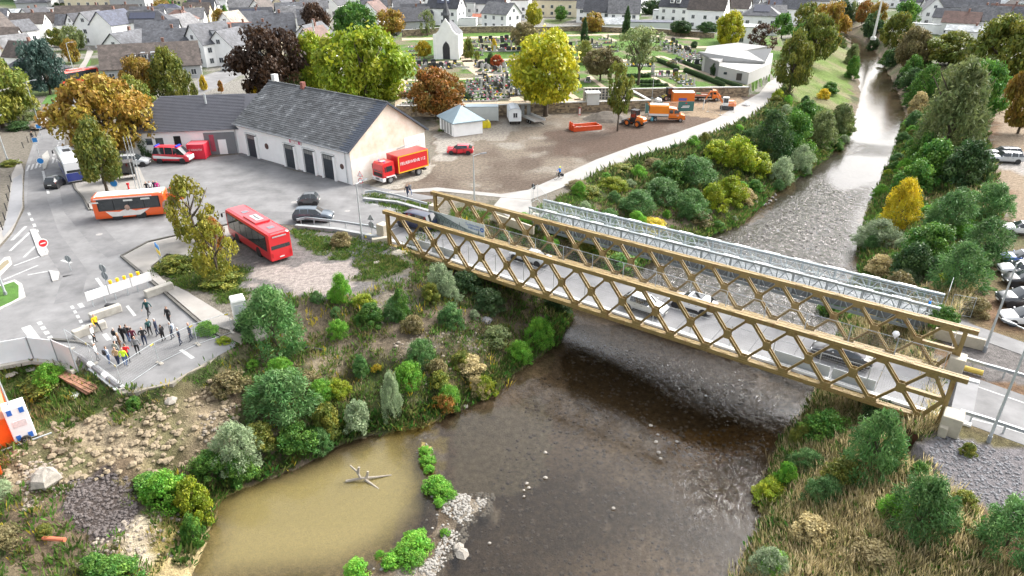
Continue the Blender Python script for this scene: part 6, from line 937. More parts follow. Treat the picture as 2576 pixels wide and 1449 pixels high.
B().prism(hp([(54.3, 175.88), (57.03, 171.28), (62.68, 178.27), (62.46, 180.72)]), 2.62, 2.68).build("green_roof", mat("sedum", (.14, .15, .07), .95, .25, 1.5), hall)
# -- cemetery walls
def stone_wall(pts, z0, z1, label, cap=True, m1=None, dens=1.0, th=.55, name="stone_wall"):
 t = thing(name, label, "wall", (*pts[0], 0)); o0 = Vector(pts[0]); core = B(); st = B(); cp = B()
 for a, c in zip(pts[:-1], pts[1:]):
  a, c = Vector(a) - o0, Vector(c) - o0; core.bar((*a, (z0 + z1) / 2), (*c, (z0 + z1) / 2), th, z1 - z0); cp.bar((*a, z1 + .06), (*c, z1 + .06), th + .16, .12); L_ = (c - a).length; d = (c - a) / L_; nn = Vector((d.y, -d.x)); nn = nn if nn.y < 0 else -nn; rz_ = math.atan2(d.y, d.x); z = z0
  while z < z1 - .1:
   hh = min(.2 + .16 * random.random(), z1 - z); x = random.random() * .3
   while x < L_ - .2:
    w_ = .25 + .45 * random.random(); p = a + d * (x + w_ / 2) + nn * (th / 2 + .005 + .03 * random.random()); st.box((p.x, p.y, z + hh / 2), (w_ * .93, .09, hh * .9), rz=rz_); x += w_
   z += hh
 core.build("core", mat("wall_mortar", (.20, .17, .13), .95, .2, 2), t); o = st.build("stones", stonem, t); o["kind"] = "stuff"
 if cap: cp.build("coping", mat("wall_coping", (.40, .40, .385), .85, .1, 1), t)
 return t
stonem = bpy.data.materials.new("wall_stones"); stonem.use_nodes = True
def stm(m):
 n = m.node_tree.nodes; l = m.node_tree.links; g = n.new("ShaderNodeNewGeometry"); r = n.new("ShaderNodeValToRGB"); e = r.color_ramp.elements; e[0].color = (.12, .095, .07, 1); e[1].color = (.40, .32, .21, 1); x = e.new(.5); x.color = (.26, .20, .135, 1); l.new(g.outputs["Random Per Island"], r.inputs[0]); l.new(r.outputs[0], n["Principled BSDF"].inputs[0]); n["Principled BSDF"].inputs["Roughness"].default_value = .9
stm(stonem)
stone_wall([(-21.95, 131.64), (-13.47, 130.65), (-6.71, 131.64), (0.92, 132.64), (12.6, 134.69), (27.07, 136.45)], -.1, 1.9, "long rubble stone wall between yard and cemetery")
stone_wall([(27.07, 136.45), (24.9, 147.48)], -.1, 1.9, "short oblique stone wall stepping back at the yard corner"); stone_wall([(24.96, 147.89), (36.84, 149.13), (50.74, 149.96)], -.1, 1.9, "rubble stone wall behind the building machines")
stone_wall([(-36.22, 238.58), (-21.31, 247.2), (-12.05, 249.45), (0.41, 250.59)], 1.5, 3.6, "old stone wall at the far side of the cemetery by the chapel", th=.5); stone_wall([(0.41, 250.59), (23.4, 254.06), (37.23, 249.45), (47.77, 247.2), (65.59, 234.48)], 1.5, 3.2, "old stone wall at the far side of the cemetery by the conifers", th=.5)
cob = thing("urn_wall", "pale columbarium wall with rows of dark urn niches", "urn wall", (*(14.24, 138.08), 1.6), R(3)); B().box((4.2, 0, 1.2), (8.6, .7, 2.4)).build("wall", concrete, cob)
for i in range(12):
 for j in range(4): B().box((.4 + i * .69, -.36, .45 + j * .55), (.42, .06, .4)).build("niche", mat("niche_dark", (.05, .05, .055), .5, .2, 1), cob)
tag(B().box((0, 0, 1.1), (2.4, 2.0, 2.2)).box((0, 0, 2.26), (2.8, 2.4, .14)).build("utility_hut", wallp, loc=(*(15.71, 135.48), 1.4), rz=.05), "small white flat-roofed hut before the urn wall", "hut")

# ---------------------------------------------------------------- vehicles
tyre = mat("tyre_rubber", (.018, .018, .019), .85, .1, 5); rimm = mat("rim_alloy", (.38, .39, .40), .35, .05, 5, metal=.6); carglass = mat("car_glass", (.02, .026, .03), .06, .1, .5, spec=.9)
trimm = mat("black_trim", (.02, .02, .022), .6, .1, 3); redl = mat("tail_light_red", (.42, .012, .012), .3, .05, 3); headl = mat("headlight_glass", (.62, .64, .66), .15, .05, 3, spec=.8); platem = mat("number_plate", (.66, .66, .62), .5, .03, 3); lattice = mat("dark_grille", (.012, .012, .013), .5, .1, 3)
def paintm(name, c, met=0): return mat(name, c, .32, .04, .8, metal=met, coat=.7, obj=True)
WH = {}
def wheel(par, x, y, r, wd=.22, rimc=None, sp_=5):
 k = (r, wd, sp_)
 if k not in WH:
  b = B(); n = 20; pr_ = [(r * .62, -wd / 2), (r * .93, -wd / 2), (r, -wd * .3), (r, wd * .3), (r * .93, wd / 2), (r * .62, wd / 2)]
  b.loft([[(p * math.cos(t), yy, p * math.sin(t)) for t in [2 * math.pi * j / n for j in range(n)]] for p, yy in pr_], cap=False)
  b.loft([[(r * .62 * math.cos(t), yy, r * .62 * math.sin(t)) for t in [2 * math.pi * j / n for j in range(n)]] for yy in (-wd * .3, wd * .3)])
  q = B()
  for i in range(sp_):
   a = 2 * math.pi * i / sp_
   for s in (-1, 1): q.bar((.04 * math.cos(a), s * wd * .42, .04 * math.sin(a)), (r * .62 * math.cos(a), s * wd * .45, r * .62 * math.sin(a)), .05 if sp_ < 9 else .1, .02, up=(0, 1, 0))
  for s in (-1, 1): q.tube([(0, s * wd * .36, 0), (0, s * wd * .46, 0)], r * .16, 10); q.loft([[(p * math.cos(t), s * yy, p * math.sin(t)) for t in [2 * math.pi * j / n for j in range(n)]] for p, yy in ((r * .56, wd * .44), (r * .64, wd * .47))], cap=False)
  WH[k] = (b.data("wheel", tyre, False), q.data("rim", rimm))
 o = link("wheel", WH[k][0], par); o.location = (x, y, r); q = link("rim", WH[k][1], o)
 if rimc: setmat(q, rimc)
 return o
PROF = {  # stations: x, low z, belt z, belt half width, roof z, roof half width, flag (g glass side, w windscreen/rear slope to next)
 "hatch": (4.2, 1.76, .31, [(2.10,.42,.60,.62,.62,.40,''),(1.98,.24,.70,.78,.72,.62,''),(1.55,.2,.84,.86,.88,.70,''),(1.02,.2,.93,.88,.97,.70,'w'),(.35,.2,.96,.88,1.40,.60,'g'),(-.25,.2,.97,.88,1.44,.61,'g'),(-.33,.2,.97,.88,1.44,.61,'g'),(-1.15,.2,1.0,.88,1.42,.60,''),(-1.42,.2,1.02,.87,1.38,.58,'w'),(-1.95,.22,1.0,.83,1.04,.66,''),(-2.06,.3,.85,.80,.88,.60,''),(-2.1,.42,.6,.7,.62,.5,'')]),
 "sports": (4.6, 1.82, .33, [(2.30,.40,.54,.58,.56,.36,''),(2.15,.22,.64,.78,.66,.6,''),(1.6,.18,.76,.88,.80,.72,''),(.85,.18,.86,.9,.90,.72,'w'),(.1,.18,.90,.9,1.24,.58,'g'),(-.5,.18,.92,.9,1.28,.58,'g'),(-.57,.18,.92,.9,1.28,.58,'g'),(-1.0,.18,.93,.9,1.22,.55,'w'),(-1.65,.2,.94,.88,.97,.66,''),(-2.15,.25,.88,.82,.91,.66,''),(-2.3,.4,.6,.7,.62,.5,'')]),
 "suv": (4.7, 1.86, .36, [(2.35,.5,.72,.66,.74,.45,''),(2.22,.3,.85,.84,.88,.66,''),(1.7,.26,1.0,.92,1.04,.74,''),(1.12,.26,1.06,.93,1.10,.74,'w'),(.5,.26,1.08,.93,1.60,.64,'g'),(-.35,.26,1.09,.93,1.67,.66,''),(-.43,.26,1.09,.93,1.67,.66,'g'),(-1.3,.26,1.10,.93,1.66,.65,''),(-1.38,.26,1.1,.93,1.66,.65,'g'),(-1.85,.28,1.12,.91,1.62,.62,'w'),(-2.25,.32,1.06,.86,1.10,.7,''),(-2.35,.5,.75,.76,.77,.6,'')]),
 "smart": (2.75, 1.66, .29, [(1.36,.4,.62,.56,.64,.4,''),(1.25,.24,.80,.72,.84,.56,''),(.98,.2,.92,.80,.96,.62,'w'),(.42,.2,.98,.82,1.48,.58,'g'),(-.35,.2,1.0,.82,1.54,.6,''),(-.44,.2,1.0,.82,1.54,.6,'g'),(-.85,.2,1.02,.81,1.50,.58,'w'),(-1.2,.24,1.0,.78,1.06,.62,''),(-1.34,.32,.82,.74,.85,.6,''),(-1.38,.45,.62,.68,.64,.5,'')]),
 "van": (4.95, 1.92, .34, [(2.47,.5,.75,.72,.78,.5,''),(2.35,.28,.92,.88,.96,.7,''),(1.95,.24,1.08,.94,1.12,.78,'w'),(1.2,.24,1.14,.95,1.84,.76,'g'),(.5,.24,1.15,.96,1.94,.79,''),(.42,.24,1.15,.96,1.94,.79,'g'),(-.6,.24,1.15,.96,1.95,.79,''),(-.68,.24,1.15,.96,1.95,.79,'g'),(-2.0,.26,1.15,.95,1.93,.78,'w'),(-2.38,.3,1.12,.93,1.2,.86,''),(-2.47,.4,.8,.9,.82,.8,'')]),
}
def car(kind, x, y, rz, paint, label, z=.02, group=None, cat="car", name="car", soft=None, door_open=False, rimc=None, glass_from=None):
 L, W, wr, S = PROF[kind]; t = thing(name, label, cat, (x, y, z), rz, group)
 rings = []; arch = [S[i][0] for i in range(len(S))]
 for X, zl, zb, wb, zr, wr_, f in S:
  h = [(0, zl + .02), (wb * .86, zl), (wb * .99, zl + .14), (W / 2 * (wb / max(s[3] for s in S)), min(.56 + zl * .3, zb - .02)), (wb * .97, zb), (wr_, zr), (wr_ * .55, zr + .035), (0, zr + .045)]
  rings.append([(X, yy, zz) for yy, zz in h] + [(X, -yy, zz) for yy, zz in h[-2:0:-1]])
 n = len(rings[0]); V = [p for r in rings for p in r]; body, gl = [], {"side_window": [], "windscreen": []}
 for i in range(len(S) - 1):
  f = S[i][6]
  for j in range(n):
   q = (i * n + j, i * n + (j + 1) % n, (i + 1) * n + (j + 1) % n, (i + 1) * n + j)
   if j in (4, n - 5) and f == 'g': gl["side_window"].append(q)
   elif f == 'w' and j in (5, 6, n - 6, n - 7): gl["windscreen"].append(q)
   elif f == 'w' and j in (4, n - 5): (gl["side_window"] if S[i][5] > .5 and kind != "x" else body).append(q)
   else: body.append(q)
 body.append(tuple(range(n))[::-1]); k = (len(S) - 1) * n; body.append(tuple(range(k, k + n)))
 def sub(fs, nm, m, par):
  u = sorted({i for f in fs for i in f}); ix = {a: b for b, a in enumerate(u)}; b = B(); b.v = [V[i] for i in u]; b.f = [[ix[i] for i in f][::-1] for f in fs]; b.m = [0] * len(fs); return b.build(nm, m, par, smooth=True)
 bo = sub(body, "body", paint, t)
 for side in (0, 1):
  fs = [q for q in gl["side_window"] if (sum(V[i][1] for i in q) > 0) == bool(side)]
  if fs: sub(fs, "side_window", carglass, t)
 for side, nm in ((1, "windscreen"), (0, "rear_window")):
  fs = [q for q in gl["windscreen"] if (sum(V[i][0] for i in q) > 0) == bool(side)]
  if fs: sub(fs, nm, soft if (soft and nm == "x") else carglass, t)
 xf, xr = L / 2 * .64, -L / 2 * .62
 if kind == "smart": xf, xr = .87, -.87
 for X in (xf, xr):
  for s in (-1, 1):
   wheel(t, X, s * (W / 2 - .12), wr, .21, rimc)
   B().tube([(X, s * (W / 2 - .25), wr + .01), (X, s * (W / 2 + .003), wr + .01)], wr + .055, 18).build("wheel_arch", trimm, bo)
 zb1 = S[1][2]; zb2 = S[-3][2]
 for s in (-1, 1):
  B().box((S[1][0] - .02, s * S[1][3] * .78, zb1 - .06), (.22, .3, .13)).build("headlight", headl, t, bevel=.03); B().box((S[-3][0] + .02, s * S[-3][3] * .84, zb2 - .14), (.14, .22, .22)).build("tail_light", redl, t, bevel=.03)
  B().box((S[3][0] - .28, s * (S[3][3] + .1), S[3][2] + .08), (.12, .2, .13)).build("mirror", trimm if soft else paint, t, bevel=.03)
  B().box((.1, s * (W / 2 - .005), .33), (L * .42, .02, .1)).build("sill_trim", trimm, bo)
  for X in (.05, -.62): B().box((X, s * (W / 2 * .99 + .0), S[4][2] - .16), (.18, .02, .03)).build("door_handle", trimm, bo)
 B().box((S[0][0] + .005, 0, S[0][2] - .04), (.05, .9, .12)).build("grille", lattice, bo); B().box((S[0][0] + .0, 0, S[0][1] + .0), (.06, .5, .11)).build("number_plate", platem, t); B().box((S[-1][0] - .005, 0, S[-1][2] + .02), (.04, .5, .11)).build("number_plate", platem, t)
 return t
C_ = {k: paintm("car_paint_" + k, c, m) for k, c, m in (("silver", (.50, .52, .53), .3), ("white", (.72, .72, .72), 0), ("black", (.012, .012, .014), 0), ("navy", (.010, .016, .05), 0), ("grey", (.10, .105, .11), .3), ("bluegrey", (.085, .11, .135), .3), ("red", (.52, .015, .03), 0), ("champagne", (.36, .27, .19), .3), ("blue", (.02, .08, .30), 0), ("darkgrey", (.05, .052, .057), .2))}
br = BRZ; D = .07
car("sports", *bl(14.6, 5.3)[:2], br + math.pi, C_["silver"], "silver sports coupe on the bridge, heading to the fire station", D)
car("hatch", *bl(29.0, 2.6)[:2], br, C_["silver"], "silver three-door hatchback on the bridge near the downstream truss", D)
cb = car("hatch", *bl(32.4, 5.45)[:2], br + math.pi, C_["white"], "white car with dark glass roof on the bridge beside the silver hatchback", D)
B().box((-.45, 0, 1.475), (1.0, .9, .02)).build("glass_roof", carglass, cb)
bk = car("sports", *bl(45.4, 4.3)[:2], br + math.pi, C_["black"], "black convertible with grey soft top on the bridge", D, rimc=tyre)
B().loft([[(x, s * w_, z) for s, w_, z in ((-1, .62, z0), (-1, .5, z1), (0, .1, z1 + .03), (1, .5, z1), (1, .62, z0))] for x, z0, z1 in ((.28, 1.12, 1.25), (-.45, 1.2, 1.33), (-1.05, 1.15, 1.28), (-1.7, .98, 1.02))]).build("soft_top", mat("grey_canvas", (.16, .155, .165), .9, .1, 3), bk)
car("van", *(-11.18, 74.52), br + math.pi + .08, C_["navy"], "dark blue van leaving the bridge by the mustard truss end", .03, cat="van", name="van")
car("suv", *(-23.75, 76.69), R(2), C_["bluegrey"], "blue-grey estate car on the road before the guard rail", .03)
car("smart", *(-25.83, 82.36), R(186), C_["grey"], "small grey two-seater car on the road beyond the blue-grey estate", .03)
car("smart", *(-62.2, 89.28), R(95), C_["black"], "small black car with pale roof on the street by the bus bay", .03)
car("suv", *(-83.66, 122.01), R(-108), C_["champagne"], "copper coloured car on the street near the lamp post", .03)
car("suv", *(-56.33, 99.04), R(10), C_["silver"], "silver car parked behind the flagpoles", .03)
wr_ = car("hatch", *(-8.15, 105.64), R(178), C_["red"], "red crashed car with missing doors and open interior on the yard", 0)
B().box((.0, .88, .72), (.95, .05, .62)).build("door_opening", mat("car_interior", (.03, .03, .032), .9, .2, 4), wr_); B().box((-.1, 1.15, .7), (.9, .05, .6), rz=.5).build("open_door", C_["red"], wr_); B().box((1.75, -.2, .86), (.5, 1.2, .05), rz=.2).build("bent_bonnet", C_["red"], wr_)
for xy, rz, c, k, lab in (((74.53, 100.88),170,"silver","suv","silver car in the parked pair by the far thicket"),((75.98, 103.43),170,"grey","suv","grey car behind the silver one by the far thicket"),((58.42, 72.58),160,"white","hatch","white car half hidden at the thicket edge"),((53.05, 64.38),165,"blue","hatch","bright blue parked car beside the white cars"),((51.13, 61.74),165,"white","hatch","white parked car next to the bright blue car"),((50.07, 59.43),168,"black","hatch","black parked car between white and grey cars"),((47.16, 55.37),170,"darkgrey","suv","dark grey parked car near the footpath"),((45.02, 52),168,"white","hatch","white parked car nearest the lamp post by the footpath")):
 car(k, *xy, R(rz), C_[c], lab, 0, group="cars parked on the gravel beside the thicket")
car("suv", *(67.57, 180.93), R(75), C_["navy"], "dark blue car parked beside the cemetery hall", 0); car("smart", *(-73.31, 182.12), R(20), C_["silver"], "silver car parked on the side street by the white corner house", .03); car("van", *(-103.69, 188.31), R(80), C_["white"], "white camper van beside the brown block", .03, cat="van", name="van")
# -- buses
def bus(x, y, rz, L, W, Hh, pm, roofm, label, style, z=.03):
 t = thing("bus", label, "bus", (x, y, z), rz); a, b_ = L / 2, W / 2
 prof = [(-b_ * .96, .32), (-b_, .6), (-b_, 1.3), (-b_ * .985, Hh - .35), (-b_ * .9, Hh - .08), (-b_ * .7, Hh), (b_ * .7, Hh), (b_ * .9, Hh - .08), (b_ * .985, Hh - .35), (b_, 1.3), (b_, .6), (b_ * .96, .32)]
 R_ = [[(X, yy * sx, .32 + (zz - .32) * sz) for yy, zz in prof] for X, sx, sz in ((-a, .94, .955), (-a + .12, .99, .99), (-a + .5, 1, 1), (a - .6, 1, 1), (a - .14, .985, .985), (a, .93, .94))]
 bo = B().loft(R_).build("body", pm, t, smooth=False)
 B().loft([[(X, yy, zz) for yy, zz in ((-b_ * .86, Hh - .1), (-b_ * .68, Hh + .02), (b_ * .68, Hh + .02), (b_ * .86, Hh - .1))] for X in (-a + .25, a - .35)]).build("roof", roofm, t)
 wz = (Hh - .35 + 1.25) / 2 + .02; wh = Hh - .35 - 1.35; n = int(L / 1.7)
 for s in (-1, 1):
  B().box((0, s * (b_ - .012), wz), (L - 1.1, .03, wh + .12)).build("window_band", lattice, t)
  for i in range(n):
   wl = (L - 1.3) / n; B().box((-a + .65 + wl * (i + .5), s * (b_ + .008), wz), (wl - .09, .02, wh)).build("side_window", carglass, t)
  for X in (a - 2.4, -a + 2.9): wheel(t, X, s * (b_ - .16), .48, .3, sp_=9); B().tube([(X, s * (b_ - .4), .5), (X, s * (b_ + .004), .5)], .58, 18).build("wheel_arch", trimm, bo)
  B().box((a + .0, s * b_ * .72, .75), (.06, .35, .2)).build("headlight", headl, t); B().box((-a - .0, s * b_ * .8, .95), (.06, .16, .5)).build("tail_light", redl, t); B().bar((a - .1, s * b_, Hh - .4), (a + .25, s * (b_ + .22), Hh - .55), .05, .05).box((a + .26, s * (b_ + .24), Hh - .8), (.1, .18, .42)).build("mirror", trimm, t)
 B().add([(a + .012, -b_ * .88, 1.2), (a + .012, b_ * .88, 1.2), (a - .06, b_ * .88, Hh - .32), (a - .06, -b_ * .88, Hh - .32)], [(0, 1, 2, 3)]).build("windscreen", carglass, t); B().add([(-a - .012, -b_ * .82, 1.55), (-a - .012, b_ * .82, 1.55), (-a + .03, b_ * .82, Hh - .35), (-a + .03, -b_ * .82, Hh - .35)], [(3, 2, 1, 0)]).build("rear_window", carglass, t)
 for s, X in ((1, a + .02), (-1, -a - .02)): B().box((X, 0, .62), (.03, .52, .12)).build("number_plate", platem, t)
 if style == "coach":
  B().box((-.3, 0, Hh + .1), (3.0, 1.7, .2)).build("roof_unit", pm, t, bevel=.08); g = B().box((-.3, 0, Hh + .21), (1.9, .8, .03)).build("vent_panel", mat("grey_vent", (.36, .36, .36), .6, .1, 2), t)
  for i in range(5): B().tube([(-.9 + i * .3, 0, Hh + .2), (-.9 + i * .3, 0, Hh + .24)], .11, 10).build("fan", lattice, g)
  for X in (-3.6, 2.6): B().box((X, 0, Hh + .03), (.8, .75, .05)).build("roof_hatch", mat("hatch_grey", (.16, .15, .17), .5, .1, 2), t)
  B().box((-a - .02, 0, Hh - .42), (.03, 1.5, .14)).build("destination_strip", mat("strip_grey", (.4, .4, .4), .5, .1, 3), t)
 if style == "orange":
  B().box((.5, 0, Hh - .26), (L - 1.6, W + .02, .12)).build("cove_strip", mat("pale_pink", (.60, .45, .42), .5, .1, 2), t)
  for s in (-1, 1):
   b = B(); b.prism([(-1.0, .5), (2.1, .5), (2.7, 1.2), (1.2, 1.05), (.3, 1.4), (-.6, 1.05), (-2.2, 1.25)], 0, .012); b.v = [(x_, s * (b_ + .004 + z_), y_) for x_, y_, z_ in b.v]; b.build("advert_shirt", mat("advert_white", (.70, .66, .62), .5, .12, 1.5), t)
   b = B(); b.prism([(.25 + .3 * math.cos(k * .63), 1.5 + .36 * math.sin(k * .63)) for k in range(10)], 0, .02); b.prism([(-4.2 + .62 * math.cos(k * .63), 1.3 + .85 * math.sin(k * .63)) for k in range(10)], 0, .02); b.v = [(x_, s * (b_ + .022 + z_), y_) for x_, y_, z_ in b.v]; b.build("advert_face", mat("advert_skin", (.34, .22, .17), .6, .4, 2.5), t)
   B().box((-4.9, s * (b_ + .008), 2.0), (1.4, .02, 1.7)).build("rear_side_panel", pm, t); B().box((3.6, s * (b_ + .03), 2.35), (.8, .01, .18)).box((0, s * (b_ + .03), 2.4), (1.0, .01, .2)).box((-1.9, s * (b_ + .03), 2.45), (1.0, .01, .2)).build("advert_text_strip", platem, t)
  B().box((-a + .55, 0, Hh + .03), (1.0, 1.7, .05)).build("roof_unit", mat("pale_green", (.40, .47, .43), .5, .1, 2), t)
 if style == "blue":
  B().box((-a - .02, 0, .95), (.05, W * .97, 1.1)).box((0, b_ + .005, .85), (L - .6, .02, .9)).box((0, -b_ - .005, .85), (L - .6, .02, .9)).build("blue_skirt", paintm("bus_blue", (.025, .045, .24)), t); B().box((1.2, 0, Hh + .1), (1.3, .9, .2)).build("roof_hatch", mat("hatch_dark", (.05, .05, .055), .5, .1, 2), t); B().box((0, 0, Hh + .06), (2.2, 1.4, .1)).build("roof_unit", roofm, t)
 return t
orangep, redp, whitep2 = paintm("bus_orange", (.72, .10, .012)), paintm("coach_red", (.60, .014, .022)), paintm("bus_white", (.74, .75, .76))
o1, o2 = Vector((-49.83, 76.04)), Vector((-42.45, 78.14)); od = (o1 - o2).normalized(); bus(*(o1 + (o2 - o1) * .5 + Vector((.1, 1.25))), math.atan2(od.y, od.x) - .02, 7.9, 2.5, 3.0, orangep, whitep2, "orange city bus with white roof turning at the junction", "orange")
c1, c2 = Vector((-24.51, 64)), Vector((-23.25, 65.78)); cc = (c1 + c2) / 2; cdir = Vector((Vector((-31.3, 71.18)) - c1)).normalized(); bus(*(cc + cdir * 5.4), math.atan2(cdir.y, cdir.x), 10.6, 2.5, 3.3, redp, redp, "red touring coach parked on the gravel plot by the bridge", "coach")
e1 = Vector((-59.44, 90.64)); ed = (Vector((-67.6, 101.51)) - e1).normalized(); bus(*(e1 + ed * 5.0 + Vector((-.5, .2))), math.atan2(ed.y, ed.x), 10, 2.5, 3.1, whitep2, whitep2, "white bus with blue tail standing in the bus bay", "blue")
bus(*(-101.7, 163.63), R(-115), 11, 2.5, 3.2, paintm("bus_orange_red", (.62, .06, .025)), paintm("bus_orange_red", (.62, .06, .025)), "orange-red bus far up the street before the brown block", "coach")
# -- fire truck
ft = thing("fire_truck", "red fire service box truck with yellow-edged box beside the gable", "fire truck", (*(-15.68, 93.48), 0), R(47 + 180)); fred = paintm("fire_red", (.55, .012, .018)); yel = mat("signal_yellow", (.72, .42, .02), .5, .05, 2); wht = paintm("fender_white", (.72, .72, .72))
B().box((.3, 0, .78), (7.6, .85, .3)).build("chassis", trimm, ft)
cb_ = B(); cb_.loft([[(x, y, z) for y, z in ((-1.15, zl), (-1.22, zl + .5), (-1.2, 2.0), (-1.08, zt_), (1.08, zt_), (1.2, 2.0), (1.22, zl + .5), (1.15, zl))] for x, zl, zt_ in ((3.95, .95, 2.2), (3.9, .9, 2.75), (3.6, .9, 2.95), (2.0, .9, 3.0))]); cab = cb_.build("cab", fred, ft)
B().add([(3.96, -1.02, 1.75), (3.96, 1.02, 1.75), (3.90, .98, 2.62), (3.90, -.98, 2.62)], [(0, 1, 2, 3)]).build("windscreen", carglass, cab); B().box((3.97, 0, 1.35), (.06, 1.8, .5)).build("grille", lattice, cab)
for s in (-1, 1): B().box((2.9, s * 1.215, 2.15), (1.0, .03, .75)).build("side_window", carglass, cab); B().box((3.75, s * 1.42, 2.2), (.1, .12, .7)).build("mirror", trimm, cab)
B().box((3.85, 0, .72), (.5, 2.45, .5)).build("bumper", wht, ft, bevel=.06); B().box((3.1, 0, 3.02), (.8, .7, .06)).build("roof_hatch", mat("hatch_pale", (.45, .3, .3), .5, .05, 2), cab)
for s in (-1, 1):
 B().bar((2.0, s * 1.1, 1.05), (3.5, s * 1.1, 1.05), .36, .14).bar((2.0, s * 1.1, 1.05), (1.85, s * 1.1, .6), .36, .12).build("fender", wht, ft)
 for x in (2.75, -2.3): wheel(ft, x, s * 1.0, .55, .38, sp_=9)
 B().box((4.1, s * .95, .8), (.06, .3, .18)).build("headlight", headl, ft); B().tube([(3.2, s * .6, 3.0), (3.2, s * .6, 3.14)], .08, 8).build("beacon", mat("beacon_blue", (.02, .06, .5), .3, .05, 2), cab)
bx = B().box((-1.35, 0, 2.3), (5.5, 2.5, 2.5)).build("cargo_box", fred, ft, bevel=.03)
for s in (-1, 1):
 B().box((-1.35, s * 1.262, 3.42), (5.4, .02, .14)).box((-1.35, s * 1.262, 1.16), (5.4, .02, .14)).box((1.28, s * 1.262, 2.29), (.14, .02, 2.4)).box((-3.98, s * 1.262, 2.29), (.14, .02, 2.4)).build("yellow_border", yel, bx)
 text("FEUERWEHR", .62, mat("lettering_white", (.75, .75, .75), .5, .03), bx, (-.75, s * 1.275, 2.35), (R(90), 0, 0 if s < 0 else math.pi)); text("112", .62, MATS["lettering_white"], bx, (-.75 - s * -2.3 if s < 0 else -3.05, s * 1.275, 2.35), (R(90), 0, 0 if s < 0 else math.pi))
 q = B(); q.bar((0, 0, .2), (0, 0, -.2), .1, .08); q.build("telephone_mark", MATS["lettering_white"], bx, loc=(-.75 + 1.55 * (1 if s < 0 else -1), s * 1.27, 2.35)).rotation_euler = (0, .4, 0)
B().box((-4.3, 0, 2.2), (.25, 2.2, 1.9)).build("tail_lift", mat("lift_grey", (.16, .17, .18), .6, .15, 2), ft); B().box((-3.6, 0, .62), (.5, 2.0, .25)).build("rear_underride", trimm, ft)
# -- fire minibus
mv = car("van", *(-51.09, 100.88), R(-4), C_["red"], "red and white fire service minibus before the station annex", .03, cat="minibus", name="minibus"); mv.scale = (1.13, 1.08, 1.26)
for s in (-1, 1):
 b = B(); b.prism([(-2.3, .62), (1.0, .62), (1.9, .78), (1.0, .84), (-2.3, .98)], 0, .012); b.v = [(x, s * (.955 + z), y) for x, y, z in b.v]; b.build("white_stripe", wht, mv)
B().box((2.3, 0, .68), (.42, 1.5, .5)).build("white_bonnet", wht, mv, bevel=.08); B().box((.9, 0, 2.02), (.25, 1.2, .12)).build("blue_light_bar", mat("beacon_blue", (.02, .06, .5)), mv); B().box((-2.0, 0, 2.02), (.2, 1.2, .1)).build("blue_light_bar", MATS["beacon_blue"], mv)
# -- orange crew truck
ot = thing("crew_truck", "orange double-cab truck with canvas box on the yard", "truck", (*(28.71, 127.75), 0), R(-8)); oc = paintm("municipal_orange", (.75, .17, .012)); canv = mat("orange_canvas", (.80, .24, .012), .7, .08, 1.5)
cabm = B().loft([[(x, y, z) for y, z in ((-1.0, .45), (-1.05, 1.2), (-.98, zt_ * .98), (-.8, zt_), (.8, zt_), (.98, zt_ * .98), (1.05, 1.2), (1.0, .45))] for x, zt_ in ((3.35, .95), (3.2, 1.2), (2.55, 1.42), (1.75, 2.35), (.7, 2.5), (.35, 2.5))]).build("cab", oc, ot)
B().add([(2.53, -.85, 1.5), (2.53, .85, 1.5), (1.82, .75, 2.3), (1.82, -.75, 2.3)], [(0, 1, 2, 3)]).build("windscreen", carglass, cabm)
for s in (-1, 1):
 for x, w_ in ((1.75, .85), (.78, .62)): B().box((x, s * 1.03, 1.85), (w_, .06, .62)).build("side_window", carglass, cabm)
 for x in (2.55, -2.0): wheel(ot, x, s * .9, .36, .26, sp_=9)
 B().box((1.2, s * 1.05, .62), (1.7, .03, .14)).build("stripe", lattice, cabm); B().box((1.95, s * 1.06, 1.2), (.4, .02, .3)).build("emblem", mat("emblem_pale", (.6, .42, .35), .6, .3, 6), cabm); B().box((3.25, s * .8, 1.0), (.2, .25, .25)).build("headlight", headl, ot)
B().box((3.25, 0, .6), (.35, 1.95, .4)).build("bumper", trimm, ot, bevel=.05); B().box((-1.55, 0, .95), (3.6, 2.1, .18)).build("bed", trimm, ot)
B().box((-1.5, 0, 1.22), (3.6, 2.2, .4)).build("drop_sides", wht, ot); B().loft([[(x, y, z) for y, z in ((-1.05, 1.42), (-1.05, 2.75), (-.85, 2.95), (.85, 2.95), (1.05, 2.75), (1.05, 1.42))] for x in (-3.2, .3)]).build("canvas_box", canv, ot); B().box((-1.45, 0, 2.97), (3.3, 1.6, .04)).build("canvas_roof", mat("canvas_pale", (.66, .60, .54), .7, .06, 2), ot)
B().box((-3.22, 0, 2.15), (.04, 1.7, 1.3)).build("rear_opening", mat("inside_dark", (.10, .025, .012), .9, .2, 2), ot); B().bar((-3.3, -1, 2.9), (-3.6, -1, 3.1), .1, .1).bar((-3.3, 1, 2.9), (-3.6, 1, 3.1), .1, .1).build("rolled_flap", canv, ot)
